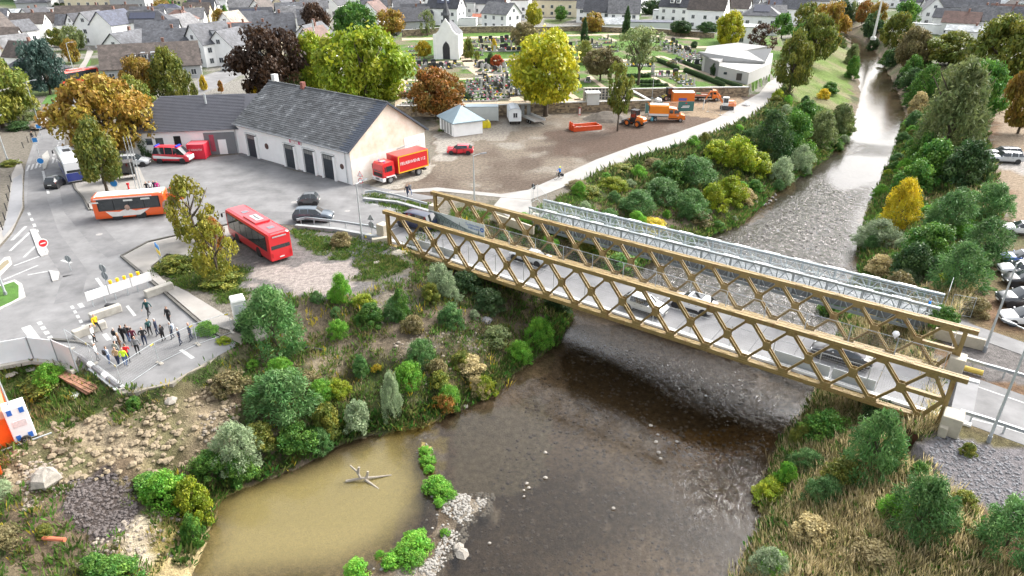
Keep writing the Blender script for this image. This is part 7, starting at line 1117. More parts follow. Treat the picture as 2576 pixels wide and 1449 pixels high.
# -- loaders, excavator, dumper
def loader(x, y, rz, s, c1, c2, label):
 t = thing("wheel_loader", label, "loader", (x, y, 0), rz); t.scale = (s, s, s)
 for X in (1.0, -1.0):
  for q in (-1, 1): wheel(t, X, q * .82, .55, .4, rimc=c2, sp_=9)
 B().loft([[(X, y_, z) for y_, z in ((-.55, .6), (-.6, 1.3), (-.45, zt_), (.45, zt_), (.6, 1.3), (.55, .6))] for X, zt_ in ((-2.0, 1.35), (-1.8, 1.6), (-.5, 1.75), (-.4, 1.5))]).build("engine_hood", c1, t); B().box((.4, 0, .85), (1.5, .7, .5)).build("front_frame", trimm, t); B().box((-2.02, 0, .75), (.2, 1.3, .4)).build("counterweight", trimm, t, bevel=.05)
 cab_ = B().box((.0, 0, 1.35), (1.15, 1.2, .3)).build("cab_base", trimm, t); B().box((0, 0, 2.05), (1.05, 1.12, 1.15)).build("cab_glass", carglass, cab_); B().box((0, 0, 2.68), (1.25, 1.3, .12)).build("cab_roof", trimm, cab_)
 for a in (-1, 1):
  for b_ in (-1, 1): B().box((a * .53, b_ * .56, 2.05), (.08, .08, 1.2)).build("cab_post", trimm, cab_)
  B().bar((.7, a * .4, 1.2), (1.9, a * .4, .55), .1, .22).build("lift_arm", c1, t); B().box((-1.9, a * .45, 1.2), (.06, .2, .14)).build("tail_light", redl, t)
 b = B(); b.prism([(1.85, .15), (2.6, .15), (2.7, .25), (2.1, .35), (1.98, .9), (1.85, .9)], -1.0, 1.0); b.v = [(X, Z, Y) for X, Y, Z in b.v]; b.build("bucket", mat("bucket_steel", (.06, .06, .065), .6, .3, 2), t)
 return t
loader(*(22.21, 123.77), R(140), 1.05, oc, oc, "orange wheel loader beside the soil heap"); yg = paintm("loader_yellow", (.62, .52, .02)); loader(*(32.93, 145.86), R(190), .95, yg, rimm, "small yellow and grey wheel loader before the stone wall")
dm = thing("tipper_truck", "small orange tipper truck with grey flat bed by the stone wall", "truck", (*(40.7, 145.86), 0), R(-4)); B().box((-1.1, 0, 1.0), (3.9, 2.1, .2)).build("flat_bed", mat("bed_grey", (.33, .30, .27), .8, .2, 2), dm); B().box((-1.1, -1.05, 1.2), (3.9, .06, .3)).box((-1.1, 1.05, 1.2), (3.9, .06, .3)).build("drop_sides", mat("bed_rail", (.5, .2, .12), .7, .1, 2), dm); B().box((-.6, 0, .65), (5.6, .8, .3)).build("chassis", trimm, dm); B().box((-1.6, .2, 1.28), (.9, .7, .3)).build("green_load", mat("load_green", (.05, .14, .06), .8, .3, 4), dm)
tc_ = B().loft([[(X, y_, z) for y_, z in ((-.95, .5), (-1.0, 1.2), (-.85, zt_), (.85, zt_), (1.0, 1.2), (.95, .5))] for X, zt_ in ((2.9, 1.1), (2.5, 1.3), (2.0, 2.1), (1.1, 2.2))]).build("cab", oc, dm); B().add([(2.52, -.8, 1.32), (2.52, .8, 1.32), (2.02, .75, 2.05), (2.02, -.75, 2.05)], [(0, 1, 2, 3)]).build("windscreen", carglass, tc_); B().box((.98, 0, 1.7), (.1, 2.0, 1.4)).build("headboard", lattice, dm)
for s in (-1, 1): B().box((1.6, s * .97, 1.65), (.7, .05, .5)).build("side_window", carglass, tc_); [wheel(dm, X, s * .85, .38, .26, sp_=9) for X in (2.0, -1.4)]
ex = thing("excavator", "white and orange mini excavator with raised orange arm behind mesh fence", "excavator", (*(42.69, 137.16), 0), R(165))
for s in (-1, 1): B().loft([[(x, s * .75 - .18, z), (x, s * .75 + .18, z), (x, s * .75 + .18, z2), (x, s * .75 - .18, z2)] for x, z, z2 in ((-1.35, .2, .4), (-1.1, .02, .58), (1.1, .02, .58), (1.35, .2, .4))]).build("track", tyre, ex)
B().tube([(0, 0, .4), (0, 0, .8)], .5, 12).build("turntable", trimm, ex); B().loft([[(x, y, z) for y, z in ((-.85, .8), (-.9, 1.3), (-.6, zt_), (.6, zt_), (.9, 1.3), (.85, .8))] for x, zt_ in ((-1.6, 1.4), (-1.2, 1.75), (-.2, 1.7))]).build("engine_cover", oc, ex); ec = B().box((.35, .3, 1.1), (1.1, 1.0, .6)).build("cab_base", wht, ex); B().box((.35, .3, 1.85), (.98, .9, .9)).build("cab_glass", carglass, ec); B().box((.35, .3, 2.35), (1.15, 1.05, .12)).build("cab_roof", wht, ec)
for a in (-.13, .83):
 for b_ in (-.14, .74): B().box((a, b_, 1.85), (.09, .09, .95)).build("cab_post", wht, ec)
ba_ = B().bar((.9, -.4, 1.2), (2.4, -.4, 3.3), .22, .34).bar((2.35, -.4, 3.3), (3.6, -.4, 3.2), .2, .3).build("boom", oc, ex); B().bar((3.5, -.4, 3.25), (4.3, -.4, 1.6), .18, .24).build("dipper", oc, ba_); B().prism([(4.1, -.75), (4.6, -.75), (4.6, -.05), (4.1, -.05)], .9, 1.6).build("bucket", MATS["bucket_steel"], ba_); B().bar((1.3, -.4, 1.5), (2.1, -.4, 2.5), .1, .1).build("hydraulic_ram", galv, ba_)
# -- skips, trailers, containers, huts
def skip(x, y, rz, L, W, Hh, m, fill, label):
 t = thing("skip", label, "skip", (x, y, 0), rz); b = B()
 for s in (-1, 1): b.bar((-L / 2, s * W / 2, Hh / 2), (L / 2, s * W / 2, Hh / 2), .07, Hh); [b.box((-L / 2 + i * L / 6, s * (W / 2 + .07), Hh / 2), (.09, .1, Hh)) for i in range(7)]; b.bar((-L / 2, s * W / 2, Hh), (L / 2, s * W / 2, Hh), .16, .1)
 b.box((L / 2, 0, Hh / 2), (.08, W, Hh)); b.build("side_walls", m, t); B().box((-L / 2, 0, Hh / 2 + .15), (.12, W, Hh + .3)).box((-L / 2 - .15, -.4, .75), (.3, .12, 1.5)).box((-L / 2 - .15, .4, .75), (.3, .12, 1.5)).build("end_wall", m, t); B().box((0, 0, .2), (L - .1, W - .1, .08)).build("floor", fill, t)
 for s in (-1, 1): B().bar((-L / 2, s * .45, .08), (L / 2, s * .45, .08), .12, .14).build("skid", m, t)
 for i in range(9): B().box((-L * .3 + random.random() * L * .3, (random.random() - .5) * W * .6, .34), (.5, .4, .22), rz=random.random() * 3).build("rubble_lump", fill, t)
 return t
skip(*(13.02, 121.14), R(18), 5.2, 2.3, .75, paintm("skip_orange_red", (.66, .08, .018)), mat("skip_dirt", (.27, .22, .17), .95, .3, 2), "open orange-red roll-off skip on the yard"); skip(*(-4.95, 123.18), R(100), 2.4, 1.7, .8, paintm("skip_yellow", (.72, .60, .01)), mat("skip_leaves", (.10, .11, .04), .95, .4, 3), "small yellow skip beside the hip-roofed hut")
hu_ = house(*(-8.96, 119.72), 5.4, 6.2, 2.5, 1.9, -62, "w", "pale", "white hut with blue-grey hipped metal roof on the yard", "hip", nowin=True, chim=0, name="hut", cat="hut"); setmat(next(c for c in hu_.children if c.name.startswith("roof")), mat("hut_metal_roof", (.22, .29, .33), .45, .1, .8, metal=.2))
for i in range(4): B().box((-1.9 + i * 1.2, -2.72, 1.1), (.8, .06, 2.0)).build("door", mat("hut_door", (.30, .30, .29), .7, .1, 2), hu_)
def container(x, y, rz, L, W, Hh, m, label, rib=True, cat="container", name="container", roof=None, z=0):
 t = thing(name, label, cat, (x, y, z), rz); bo = B().box((0, 0, Hh / 2 + .08), (L, W, Hh)).build("body", m, t)
 if rib:
  for s in (-1, 1):
   for i in range(int(L / .35)): B().box((-L / 2 + .25 + i * .35, s * (W / 2 + .015), Hh / 2 + .08), (.14, .03, Hh - .3)).build("rib", m, bo)
 B().box((0, 0, Hh + .11), (L + .06, W + .06, .1)).build("roof", roof or m, t)
 for a in (-1, 1):
  for b_ in (-1, 1): B().box((a * (L / 2 - .04), b_ * (W / 2 - .04), Hh / 2 + .08), (.16, .16, Hh + .16)).build("corner_post", m, t)
 return t
container(*(-5.59, 128.39), R(2), 6.0, 2.4, 2.5, mat("container_grey", (.50, .52, .50), .6, .08, 1), "grey ribbed container with blue-grey roof behind the hipped hut", roof=MATS["hut_metal_roof"])
ct = container(*(34.9, 141.96), R(-3), 4.2, 2.3, 2.4, oc, "orange site container with pale roof between the small loaders", roof=mat("container_roof_pale", (.60, .57, .52), .7, .1, 1)); B().box((-.2, -1.2, 1.2), (1.6, .04, .5)).build("blue_sign", mat("sign_blue", (.10, .12, .42), .6, .15, 3), ct)
rc = container(*(-48.27, 103.43), R(4), 2.5, 2.4, 2.2, mat("hut_red", (.62, .02, .045), .6, .06, 1), "bright red box hut with white lettering beside the minibus", rib=False, roof=mat("hut_red_roof", (.62, .10, .12), .6, .06, 1)); text("S KRAUTH", .42, MATS["lettering_white"], rc, (-.05, -1.23, 1.5), (R(90), 0, 0))
oc2 = container(*(-36.81, 38.52), R(-50), 4.4, 2.4, 2.5, mat("container_orange", (.75, .12, .01), .6, .08, 1), "orange container at the picture edge by the mobile toilet", z=H(*(-36.81, 38.52)) - .1, roof=mat("container_orange_roof", (.66, .25, .13), .8, .12, 1)); container(*(-36.19, 35.74), R(-50), 5.0, 2.4, 2.2, MATS["container_orange"], "second orange container below the first at the picture edge", z=H(*(-36.19, 35.74)) - .3)
tw = thing("mobile_tower", "white mobile camera mast trailer with blue patches beside the orange container", "mast trailer", (*(-34.31, 38.16), H(*(-34.31, 38.16)) - .1), R(40)); tb = B().box((0, 0, 1.55), (1.3, 1.15, 2.7)).build("cabinet", mat("tower_white", (.72, .74, .77), .5, .05, 1), tw, bevel=.04); blp = mat("patch_blue", (.02, .12, .45), .5, .05, 2)
for s in (-1, 1):
 for z in (2.6, .5): B().box((.35 * s, -.585, z), (.28, .02, .42)).build("blue_patch", blp, tb)
B().box((0, -.585, 1.6), (.8, .02, .5)).build("print_panel", mat("panel_pale", (.62, .55, .56), .6, .2, 8), tb); B().tube([(-.2, .1, 2.8), (-.2, .1, 6.2)], [.07, .05], 8).build("mast", galv, tw); B().tube([(-.2, .1, 6.2), (-.2, .1, 6.55)], .2, 10).build("camera_head", wht, tw)
for s in (-1, 1): B().bar((-1.5, s * .75, .12), (1.5, s * .75, .12), .08, .08).build("outrigger", galv, tw); wheel(tw, 0, s * .72, .3, .18)
tr1 = thing("site_wagon", "white round-roofed site wagon by the cemetery wall", "site wagon", (*(0.37, 126.2), 0), R(96)); b = B(); pr2 = [(-1.1, .7), (-1.1, 2.5), (-.8, 2.95), (0, 3.1), (.8, 2.95), (1.1, 2.5), (1.1, .7)]; b.loft([[(x, y, z) for y, z in pr2] for x in (-2.2, 2.2)]); b.build("body", mat("wagon_white", (.70, .72, .72), .6, .06, 1), tr1); B().loft([[(x, y, z) for y, z in ((-1.13, 2.5), (-.82, 2.99), (0, 3.14), (.82, 2.99), (1.13, 2.5), (.8, 2.9), (0, 3.05), (-.8, 2.9))] for x in (-2.3, 2.3)]).build("roof", mat("wagon_roof", (.46, .50, .54), .5, .08, 1), tr1); win(tr1, -2.22, 0, 1.8, .7, .8, R(-90)); B().bar((-2.2, 0, .55), (-3.4, 0, .5), .12, .12).build("drawbar", trimm, tr1)
for X in (-1.2, 1.2):
 for s in (-1, 1): wheel(tr1, X, s * .8, .34, .2, sp_=9)
fl_ = thing("flatbed_trailer", "grey flatbed trailer with raised tailgates beside the site wagon", "trailer", (*(3.82, 126.2), 0), R(118)); B().box((0, 0, .75), (5.4, 2.2, .12)).build("bed", MATS["bed_grey"], fl_); B().box((0, -1.1, .98), (5.4, .05, .4)).box((0, 1.1, .98), (5.4, .05, .4)).build("drop_sides", mat("alu_side", (.48, .48, .46), .5, .1, 2), fl_)
for s in (-1, 1): B().box((2.7, s * .65, 1.7), (.08, .75, 2.0)).build("ramp", mat("ramp_grey", (.20, .21, .21), .6, .2, 2), fl_); [wheel(fl_, X, s * .9, .32, .2, sp_=9) for X in (.3, -.6)]
B().bar((-2.7, 0, .6), (-4.0, 0, .5), .14, .14).build("drawbar", trimm, fl_)

# ---------------------------------------------------------------- people
skinm = mat("skin", (.50, .30, .21), .6, .08, 4); shoem = mat("shoe_dark", (.03, .028, .026), .6, .2, 4)
def person_mesh(name, pose):
 """one continuous body: skeleton grown with a skin modifier; clothing by bone"""
 J = {"pelvis": ((0, 0, .93), .135, .11), "waist": ((.0, 0, 1.08), .125, .10), "chest": ((.01, 0, 1.28), .155, .11), "neck": ((0, 0, 1.46), .06, .06), "jaw": ((.025, 0, 1.54), .068, .07), "head": ((.01, 0, 1.64), .082, .095), "top": ((.0, 0, 1.72), .05, .06)}
 E_ = [("pelvis", "waist", 1), ("waist", "chest", 1), ("chest", "neck", 1), ("neck", "jaw", 2), ("jaw", "head", 3), ("head", "top", 3)]
 st, lift, arm = pose
 for s, k in ((1, "l"), (-1, "r")):
  f = st * s
  J.update({"hip" + k: ((0, s * .10, .88), .10, .10), "knee" + k: ((f * .22 + .03 + lift * .4, s * .11, .50 + lift * .32), .062, .062), "ank" + k: ((f * .40 - (.0 if f >= 0 else .06) + lift * .18, s * .11, .09 + (.05 if f < 0 else 0) + lift * .12), .042, .042), "toe" + k: ((f * .40 + .14 + lift * .2, s * .13, .04 + lift * .1), .036, .03), "sho" + k: ((0, s * .20, 1.40), .07, .07)})
  a = {"down": ((-.03 - f * .12, s * .27, 1.13), (.05 - f * .3, s * .27, .88), (.08 - f * .36, s * .26, .79)), "fold": ((.02, s * .27, 1.14), (.22, s * .05, 1.16), (.25, -s * .04, 1.17)), "hips": ((-.08, s * .32, 1.16), (.08, s * .2, 1.02), (.13, s * .15, .98)), "hold": ((.05, s * .26, 1.16), (.26, s * .13, 1.26), (.33, s * .10, 1.30)), "ride": ((.2, s * .25, 1.22), (.42, s * .24, 1.12), (.5, s * .24, 1.1)), "point": ((-.03, s * .27, 1.13), (.05, s * .27, .88), (.08, s * .26, .8)) if s > 0 else ((.22, s * .3, 1.34), (.46, s * .34, 1.40), (.56, s * .35, 1.42))}[arm]
  J.update({"elb" + k: (a[0], .047, .047), "wri" + k: (a[1], .034, .034), "palm" + k: (a[2], .04, .022)})
  E_ += [("pelvis", "hip" + k, 4), ("hip" + k, "knee" + k, 4), ("knee" + k, "ank" + k, 4), ("ank" + k, "toe" + k, 5), ("chest", "sho" + k, 1), ("sho" + k, "elb" + k, 1), ("elb" + k, "wri" + k, 1), ("wri" + k, "palm" + k, 2)]
 N = list(J); ix = {n: i for i, n in enumerate(N)}; me = bpy.data.meshes.new(name); me.from_pydata([J[n][0] for n in N], [(ix[a], ix[b]) for a, b, _ in E_], [])
 o = bpy.data.objects.new(name, me); COL.objects.link(o); md = o.modifiers.new("skin", 'SKIN'); sv = me.skin_vertices[0].data
 for n in N: sv[ix[n]].radius = J[n][1:]
 sv[ix["pelvis"]].use_root = True; sb = o.modifiers.new("sub", 'SUBSURF'); sb.levels = sb.render_levels = 1
 dg = bpy.context.evaluated_depsgraph_get(); m2 = bpy.data.meshes.new_from_object(o.evaluated_get(dg)); bpy.data.objects.remove(o)
 V = [tuple(v.co) for v in m2.vertices]; Fc = [tuple(p.vertices) for p in m2.polygons]; mi = []
 seg = [(Vector(J[a][0]), Vector(J[b][0]), r) for a, b, r in E_]
 for p in m2.polygons:
  c = p.center; best = 9; rr = 1
  for a, b, r in seg:
   d = b - a; t = max(0, min(1, (c - a).dot(d) / d.length_squared)); q = (c - a - d * t).length
   if q < best: best = q; rr = r
  if rr == 3: rr = 3 if (c.x < .03 or c.z > 1.67) else 2
  if rr == 2 and c.z > 1.52 and c.x < -.03: rr = 3
  mi.append({1: 0, 2: 2, 3: 3, 4: 1, 5: 4}[rr])
 bpy.data.meshes.remove(m2)
 x = B(); x.v = V; x.f = [list(f) for f in Fc]; x.m = mi
 x.add([(.085, -.014, 1.585), (.085, .014, 1.585), (.118, 0, 1.575), (.09, 0, 1.625)], [(0, 1, 2), (0, 2, 3), (2, 1, 3)], 2)      # nose
 for s in (-1, 1): x.box((.092, s * .032, 1.625), (.01, .022, .012), m=3); x.box((0, s * .088, 1.60), (.04, .018, .055), m=2)
 x.box((.083, 0, 1.548), (.012, .045, .01), m=5)
 for k, s in (("l", 1), ("r", -1)):
  w_, p = Vector(J["wri" + k][0]), Vector(J["palm" + k][0]); d = (p - w_).normalized(); sd = d.cross(Vector((1, 0, 0))); sd = sd.normalized() if sd.length > .2 else Vector((0, 1, 0)); up = sd.cross(d)
  for i, L in enumerate((.065, .075, .07, .055)):
   a = p + sd * (i - 1.5) * .017; x.tube([a, a + d * L * .6 + up * .004, a + d * L * .9 + up * .02], [.009, .008, .006], 4, 2)
  x.tube([w_ + d * .03 + sd * .03, p + sd * .055 * 1, p + d * .03 + sd * .05], [.011, .01, .007], 4, 2)
 return x.data(name, [wht, wht, skinm, barkm, shoem, redl], True)
POSE = {"stand": (.12, 0, "down"), "fold": (.1, 0, "fold"), "hips": (.14, 0, "hips"), "hold": (.1, 0, "hold"), "walk": (.85, 0, "down"), "point": (.15, 0, "point"), "ride": (.35, .75, "ride")}
PM = {k: person_mesh("person", v) for k, v in POSE.items()}
CL = {k: mat("cloth_" + k, c, .9, .18, 6) for k, c in (("black", (.014, .014, .016)), ("navy", (.014, .02, .045)), ("white", (.70, .70, .69)), ("red", (.55, .012, .02)), ("lime", (.50, .72, .03)), ("yellow", (.72, .46, .01)), ("tan", (.36, .25, .13)), ("grey", (.17, .175, .18)), ("teal", (.01, .055, .055)), ("jeans", (.07, .115, .22)), ("darkjeans", (.022, .032, .065)), ("maroon", (.10, .015, .03)), ("brown", (.14, .075, .04)), ("blue", (.015, .20, .62)), ("paleblue", (.42, .48, .58)), ("magenta", (.55, .02, .20)), ("camo", (.25, .26, .22)), ("greyhair", (.48, .47, .45)), ("hairdark", (.035, .024, .016)), ("hairbrown", (.12, .065, .035)), ("blond", (.42, .30, .16)), ("bald", (.48, .30, .22)))}
def person(xy, face, pose, top, bot, hair, label, sc_=1.0, bag=None, group="people gathered on the closed road end", z=None, shoes=None):
 o = link("person", PM[pose]); o.location = (*xy, .015 if z is None else z); o.rotation_euler = (0, 0, R(face)); o.scale = (sc_,) * 3
 for i, k in ((0, top), (1, bot), (3, hair)): setmat(o, CL[k], i)
 if shoes: setmat(o, CL[shoes], 4)
 if bag: B().box((-.19, 0, 1.22), (.16, .3, .42)).build("backpack", CL[bag], o, bevel=.04)
 return tag(o, label, "person", group)
# feet points read from the scene plan
for xy, fc, po, tp, bt, hr, lab, sc_, bag in (
 ((-35.55, 50.57),-30,"walk","yellow","black","hairdark","person in yellow jacket apart from the group by the barrier",1.0,None), ((-34.8, 48.75),20,"stand","white","black","hairdark","person in white top beside the yellow jacket",1.0,None), ((-32.4, 53.21),-95,"walk","teal","black","bald","person in dark green standing nearest the white barrier boards",1.03,None), ((-29.98, 51.93),-110,"stand","black","black","hairbrown","person in black jacket at the upper edge of the group",1.02,None),
 ((-31.95, 48.81),80,"hold","black","jeans","hairdark","person in black jacket and light blue jeans",1.02,"black"), ((-32.41, 48.81),70,"stand","black","black","hairbrown","person all in black with long brown hair",.97,None), ((-32.82, 48.43),60,"stand","black","black","greyhair","white-haired person in dark jacket",.95,None), ((-32.11, 47.69),50,"stand","brown","brown","blond","blond person in brown coat with white shoulder bag",.95,"white"), ((-31.33, 48.43),100,"stand","maroon","black","hairdark","person in maroon jacket behind the grey jacket",.97,None),
 ((-30.38, 48.31),120,"hips","black","darkjeans","bald","person in black jacket with bare arms and dark jeans",1.04,None), ((-30.7, 49.9),150,"stand","teal","black","blond","blond person in green coat",.96,None), ((-30.09, 49.9),-160,"stand","navy","darkjeans","greyhair","grey-haired person in navy jacket",1.0,None), ((-29.2, 49.06),170,"stand","black","black","hairdark","short person in black by the fence clip",.93,None), ((-28.58, 49.38),-170,"stand","grey","darkjeans","greyhair","grey-haired person with pale shoulder bag",.98,"paleblue"),
 ((-27.49, 48.43),-150,"hips","navy","darkjeans","greyhair","person in open navy jacket facing the group",.97,None), ((-26.87, 49.06),-165,"stand","navy","darkjeans","bald","bald person in navy jacket at the fence end",1.03,None), ((-30.29, 46.91),110,"stand","grey","black","bald","bald person in grey jacket walking along the fence",1.02,None), ((-31.6, 46.32),70,"stand","camo","darkjeans","hairdark","person in camouflage jacket",.98,None), ((-30.51, 45.8),100,"hold","red","darkjeans","hairbrown","person in bright red jacket",1.0,None), ((-30.44, 45.23),95,"stand","lime","jeans","bald","person in lime yellow jacket and pale jeans",1.0,None),
 ((-31.06, 45.34),80,"stand","tan","darkjeans","bald","stout person in tan jacket",1.0,None), ((-31.88, 45.51),60,"stand","paleblue","jeans","hairbrown","person in pale blue shirt with black rucksack",.97,"black"), ((-33.07, 46.03),30,"stand","white","grey","greyhair","person in white jacket at the outer end of the group",.97,None)):
 person(xy, fc, po, tp, bt, hr, lab, sc_, bag)
person((-13.62, 84.92), -100, "walk", "navy", "darkjeans", "hairdark", "person in dark jacket walking on the path by the fire truck", 1.02, group="walkers on the path", z=.06, shoes="white"); person((-13.41, 85.7), -60, "walk", "grey", "jeans", "hairbrown", "second walker, half hidden, in blue jeans", .98, group="walkers on the path", z=.06, shoes="white")
for xy, tp, hr, lab in (((-48.22, 86.33),"black","hairdark","person in black waiting behind the orange bus, nearest the flagpoles"), ((-47.82, 86.49),"white","hairbrown","person in white waiting behind the orange bus"), ((-47.44, 86.81),"navy","greyhair","person in navy waiting behind the orange bus roof end"), ((-46.87, 86.49),"magenta","greyhair","person in magenta jacket behind the orange bus")): person(xy, -70, "stand", tp, "darkjeans", hr, lab, group="people waiting behind the orange bus")
for xy, lab in (((-79.91, 112.8),"cyclist-like pedestrian on the pavement by the street bed"), ((-102.39, 157.9),"dark dressed pedestrian at the green verge lamp"), ((-92.6, 139.71),"pedestrian by the pavement hedge"), ((-86.93, 128.71),"pedestrian beside the lamp post at the copper car")): person(xy, 40, "walk", "black", "darkjeans", "hairdark", lab, group="pedestrians along the street", z=.05)
ph = person(bl(49.9, 16.0)[:2], BRZ * 57.3 + 180, "stand", "blue", "black", "greyhair", "person in blue on the footbridge near its right end", .98, group="footbridge walkers", z=.33)
del ph["group"]; ph["label"] = "person in blue walking across the footbridge"
# cyclist
cx_, cy_ = (6.53, 92.4); bk_ = thing("bicycle", "black touring bicycle with rear panniers on the river path", "bicycle", (cx_, cy_, .05), R(215))
for X in (-.52, .52):
 b = B(); n = 20; ring = [(X + .33 * math.cos(t), 0, .34 + .33 * math.sin(t)) for t in [2 * math.pi * j / n for j in range(n + 1)]]; b.tube(ring, .018, 5, cap=False)
 for j in range(8): b.bar((X, 0, .34), ring[int(j * 2.5)], .006, .006)
 b.build("wheel", tyre, bk_)
f = B()
for p, q in (((.52, 0, .34), (.4, 0, .95)), ((.4, 0, .85), (-.08, 0, .32)), ((.38, 0, .9), (-.18, 0, .78)), ((-.08, 0, .32), (-.2, 0, .95)), ((-.52, 0, .34), (-.18, 0, .78)), ((-.52, 0, .34), (-.08, 0, .32)), ((-.2, 0, .75), (-.75, 0, .72))): f.bar(p, q, .04, .04)
f.build("frame", trimm, bk_); B().bar((.38, -.28, 1.05), (.38, .28, 1.05), .03, .03).build("handlebar", trimm, bk_); B().box((-.2, 0, .98), (.26, .15, .06)).build("saddle", tyre, bk_)
for s in (-1, 1): B().box((-.6, s * .17, .55), (.36, .14, .34)).build("pannier", CL["black"], bk_, bevel=.03)
cy = person((cx_ - .22 * math.cos(R(215)), cy_ - .22 * math.sin(R(215))), 215, "ride", "blue", "black", "hairdark", "cyclist in bright blue jacket and yellow helmet on the river path", .98, group="c", z=.15); del cy["group"]
B().loft([[(r * math.cos(a) * 1.2, r * math.sin(a), z) for a in [k * math.pi / 5 for k in range(10)]] for r, z in ((.115, 1.64), (.11, 1.7), (.08, 1.76), (.02, 1.785))]).build("helmet", mat("helmet_lime", (.62, .78, .05), .4, .05, 3), cy, smooth=True)

# ---------------------------------------------------------------- street furniture
def lamp(xy, h, az, label, z=0, arm=1.1, group=None):
 t = thing("street_lamp", label, "street lamp", (*xy, z), R(az)); B().tube([(0, 0, 0), (0, 0, h * .5), (0, 0, h)], [.11, .085, .06], 8).build("post", galv, t); B().tube([(0, 0, 0), (0, 0, .5)], .14, 8).build("base", galv_d, t)
 B().tube([(0, 0, h - .05), (arm * .5, 0, h + .06), (arm, 0, h + .08)], .04, 6).build("arm", galv, t); B().loft([[(x, y, z_) for y, z_ in ((-w_, h + .05), (-w_ * .7, h + .15), (w_ * .7, h + .15), (w_, h + .05))] for x, w_ in ((arm - .2, .1), (arm + .25, .19), (arm + .7, .1))]).build("lamp_head", mat("lamp_grey", (.12, .13, .14), .5, .1, 3), t); return t
lamp((-16.86, 70.95), 6.5, 60, "street lamp standing at the near guard rail left of the bridge"); lamp((-4.72, 81.49), 6.6, 30, "street lamp on the verge behind the truss bridge"); lamp((38.61, 47.39), 8.0, 30, "street lamp by the footpath at the parked cars"); lamp((31.94, 36.12), 8.5, 120, "street lamp beside the lower guard rail on the approach road")
lamp((-86.56, 124.97), 7.5, 60, "street lamp beside the copper coloured car"); lamp((-109.3, 176.3), 7.5, 60, "street lamp at the curving footpath"); lamp((-102.76, 158.83), 7, 60, "street lamp on the green verge"); lamp((-76.81, 101.51), 6.5, 90, "street lamp at the planted corner"); lamp((-47.81, 57.18), 7, 90, "street lamp on the grass traffic island")
tm = thing("telegraph_pole", "weathered pole with cross arm before the big plane tree", "pole", (*(-42.21, 154.28), 0)); B().tube([(0, 0, 0), (0, 0, 15)], [.22, .14], 8).build("post", galv, tm); B().bar((-2.2, 0, 5.6), (2.2, 0, 5.6), .16, .16).bar((2.2, 0, 5.6), (2.2, 0, 7.4), .14, .14).build("cross_arm", galv, tm)
mp_ = thing("river_mast", "tall white mast on the far river bank", "mast", (*(121.87, 243.5), 0)); B().tube([(0, 0, 0), (0, 0, 17)], [.45, .2], 8).build("post", whitep, mp_); B().tube([(0, 0, 0), (0, 0, .9)], .9, 10).build("base", whitep, mp_)
tag(B().tube([(0, 0, 0), (0, 0, 6.5)], [.07, .05], 8).box((0, 0, .1), (.5, .5, .2)).build("flagpole", galv, loc=(29.71, 147.48)), "thin white pole before the stone wall", "pole")
for xy, lab in (((-49.88, 86.81),"flagpole nearest the bus shelter"), ((-49.53, 86.97),"middle flagpole of three by the bus shelter"), ((-49.24, 87.13),"flagpole nearest the waiting people")): t = thing("flagpole", lab, "flagpole", (*xy, .1), group="flagpoles by the bus shelter"); B().tube([(0, 0, 0), (0, 0, 7.4)], [.06, .035], 7).build("post", galv, t); B().box((0, 0, .1), (.3, .3, .2)).build("base", concrete, t)
def guard_rail(pts, label, z=0, sp_=2.0, kerb=True):
 t = thing("guard_rail", label, "guard rail", (*pts[0], z)); o0 = Vector((*pts[0], 0)); b = B(); n = 0
 for a, c in zip(pts[:-1], pts[1:]):
  a = Vector((*a, 0)) - o0; c = Vector((*c, 0)) - o0; d = (c - a).normalized(); r = d.cross(Vector((0, 0, 1)))
  for zz, yy, hh in ((.83, .05, .09), (.75, .0, .09), (.67, .05, .09)): b.bar(a + r * yy + Vector((0, 0, zz)), c + r * yy + Vector((0, 0, zz)), .03, hh)
  b.bar(a + Vector((0, 0, .87)), c + Vector((0, 0, .87)), .16, .03)
  L_ = (c - a).length; k = max(1, int(L_ / sp_))
  for i in range(k): p = a + d * (i + .5) * L_ / k - r * .1; B().box((p.x, p.y, .4), (.1, .08, .82)).build("post", galv, t)
 b.build("rail", mat("rail_galv", (.34, .37, .385), .4, .12, 2, metal=.2), t); return t
guard_rail([(-25.29, 75.02), (-24.43, 75.66), (-20.4, 74.52), (-16.4, 73.06), (-14.43, 71.64)], "guard rail on the near side of the road left of the bridge"); guard_rail([(-19.13, 84.92), (-17.91, 85.39), (-14.76, 83.55), (-10.58, 80.49)], "guard rail on the far side of the road left of the bridge")
guard_rail([(35.46, 45.23), (36.55, 44.34), (38.76, 42.74), (42.26, 40.07)], "guard rail above the approach road, footpath side"); guard_rail([(31.25, 38.51), (32.49, 37.72), (34.39, 36.2), (37.47, 33.79)], "guard rail below the approach road by the grey gravel")
for pts, lab in (([(-25.26, 74.4), (-20.1, 73.18), (-14.54, 70.72)], "low concrete barrier under the near guard rail"), ([(-19.15, 83.7), (-14.58, 82.36), (-10.18, 79.09)], "low concrete barrier under the far guard rail")):
 b = B(); o0 = Vector(pts[0]); [b.bar((*(Vector(a) - o0), .2), (*(Vector(c) - o0), .2), .5, .42) for a, c in zip(pts[:-1], pts[1:])]; tag(b.build("concrete_barrier", mat("barrier_concrete", (.28, .29, .29), .9, .15, 1.2), loc=pts[0]), lab, "barrier")
tag(B().box((0, 0, .15), (1.0, .5, .3)).box((-.1, .2, .33), (.5, .3, .12)).build("yellow_bag", mat("yellow_bag", (.62, .50, .04), .7, .2, 3), loc=(-16.12, 71.52), bevel=.06), "yellow sack lying by the tall concrete block", "sack")
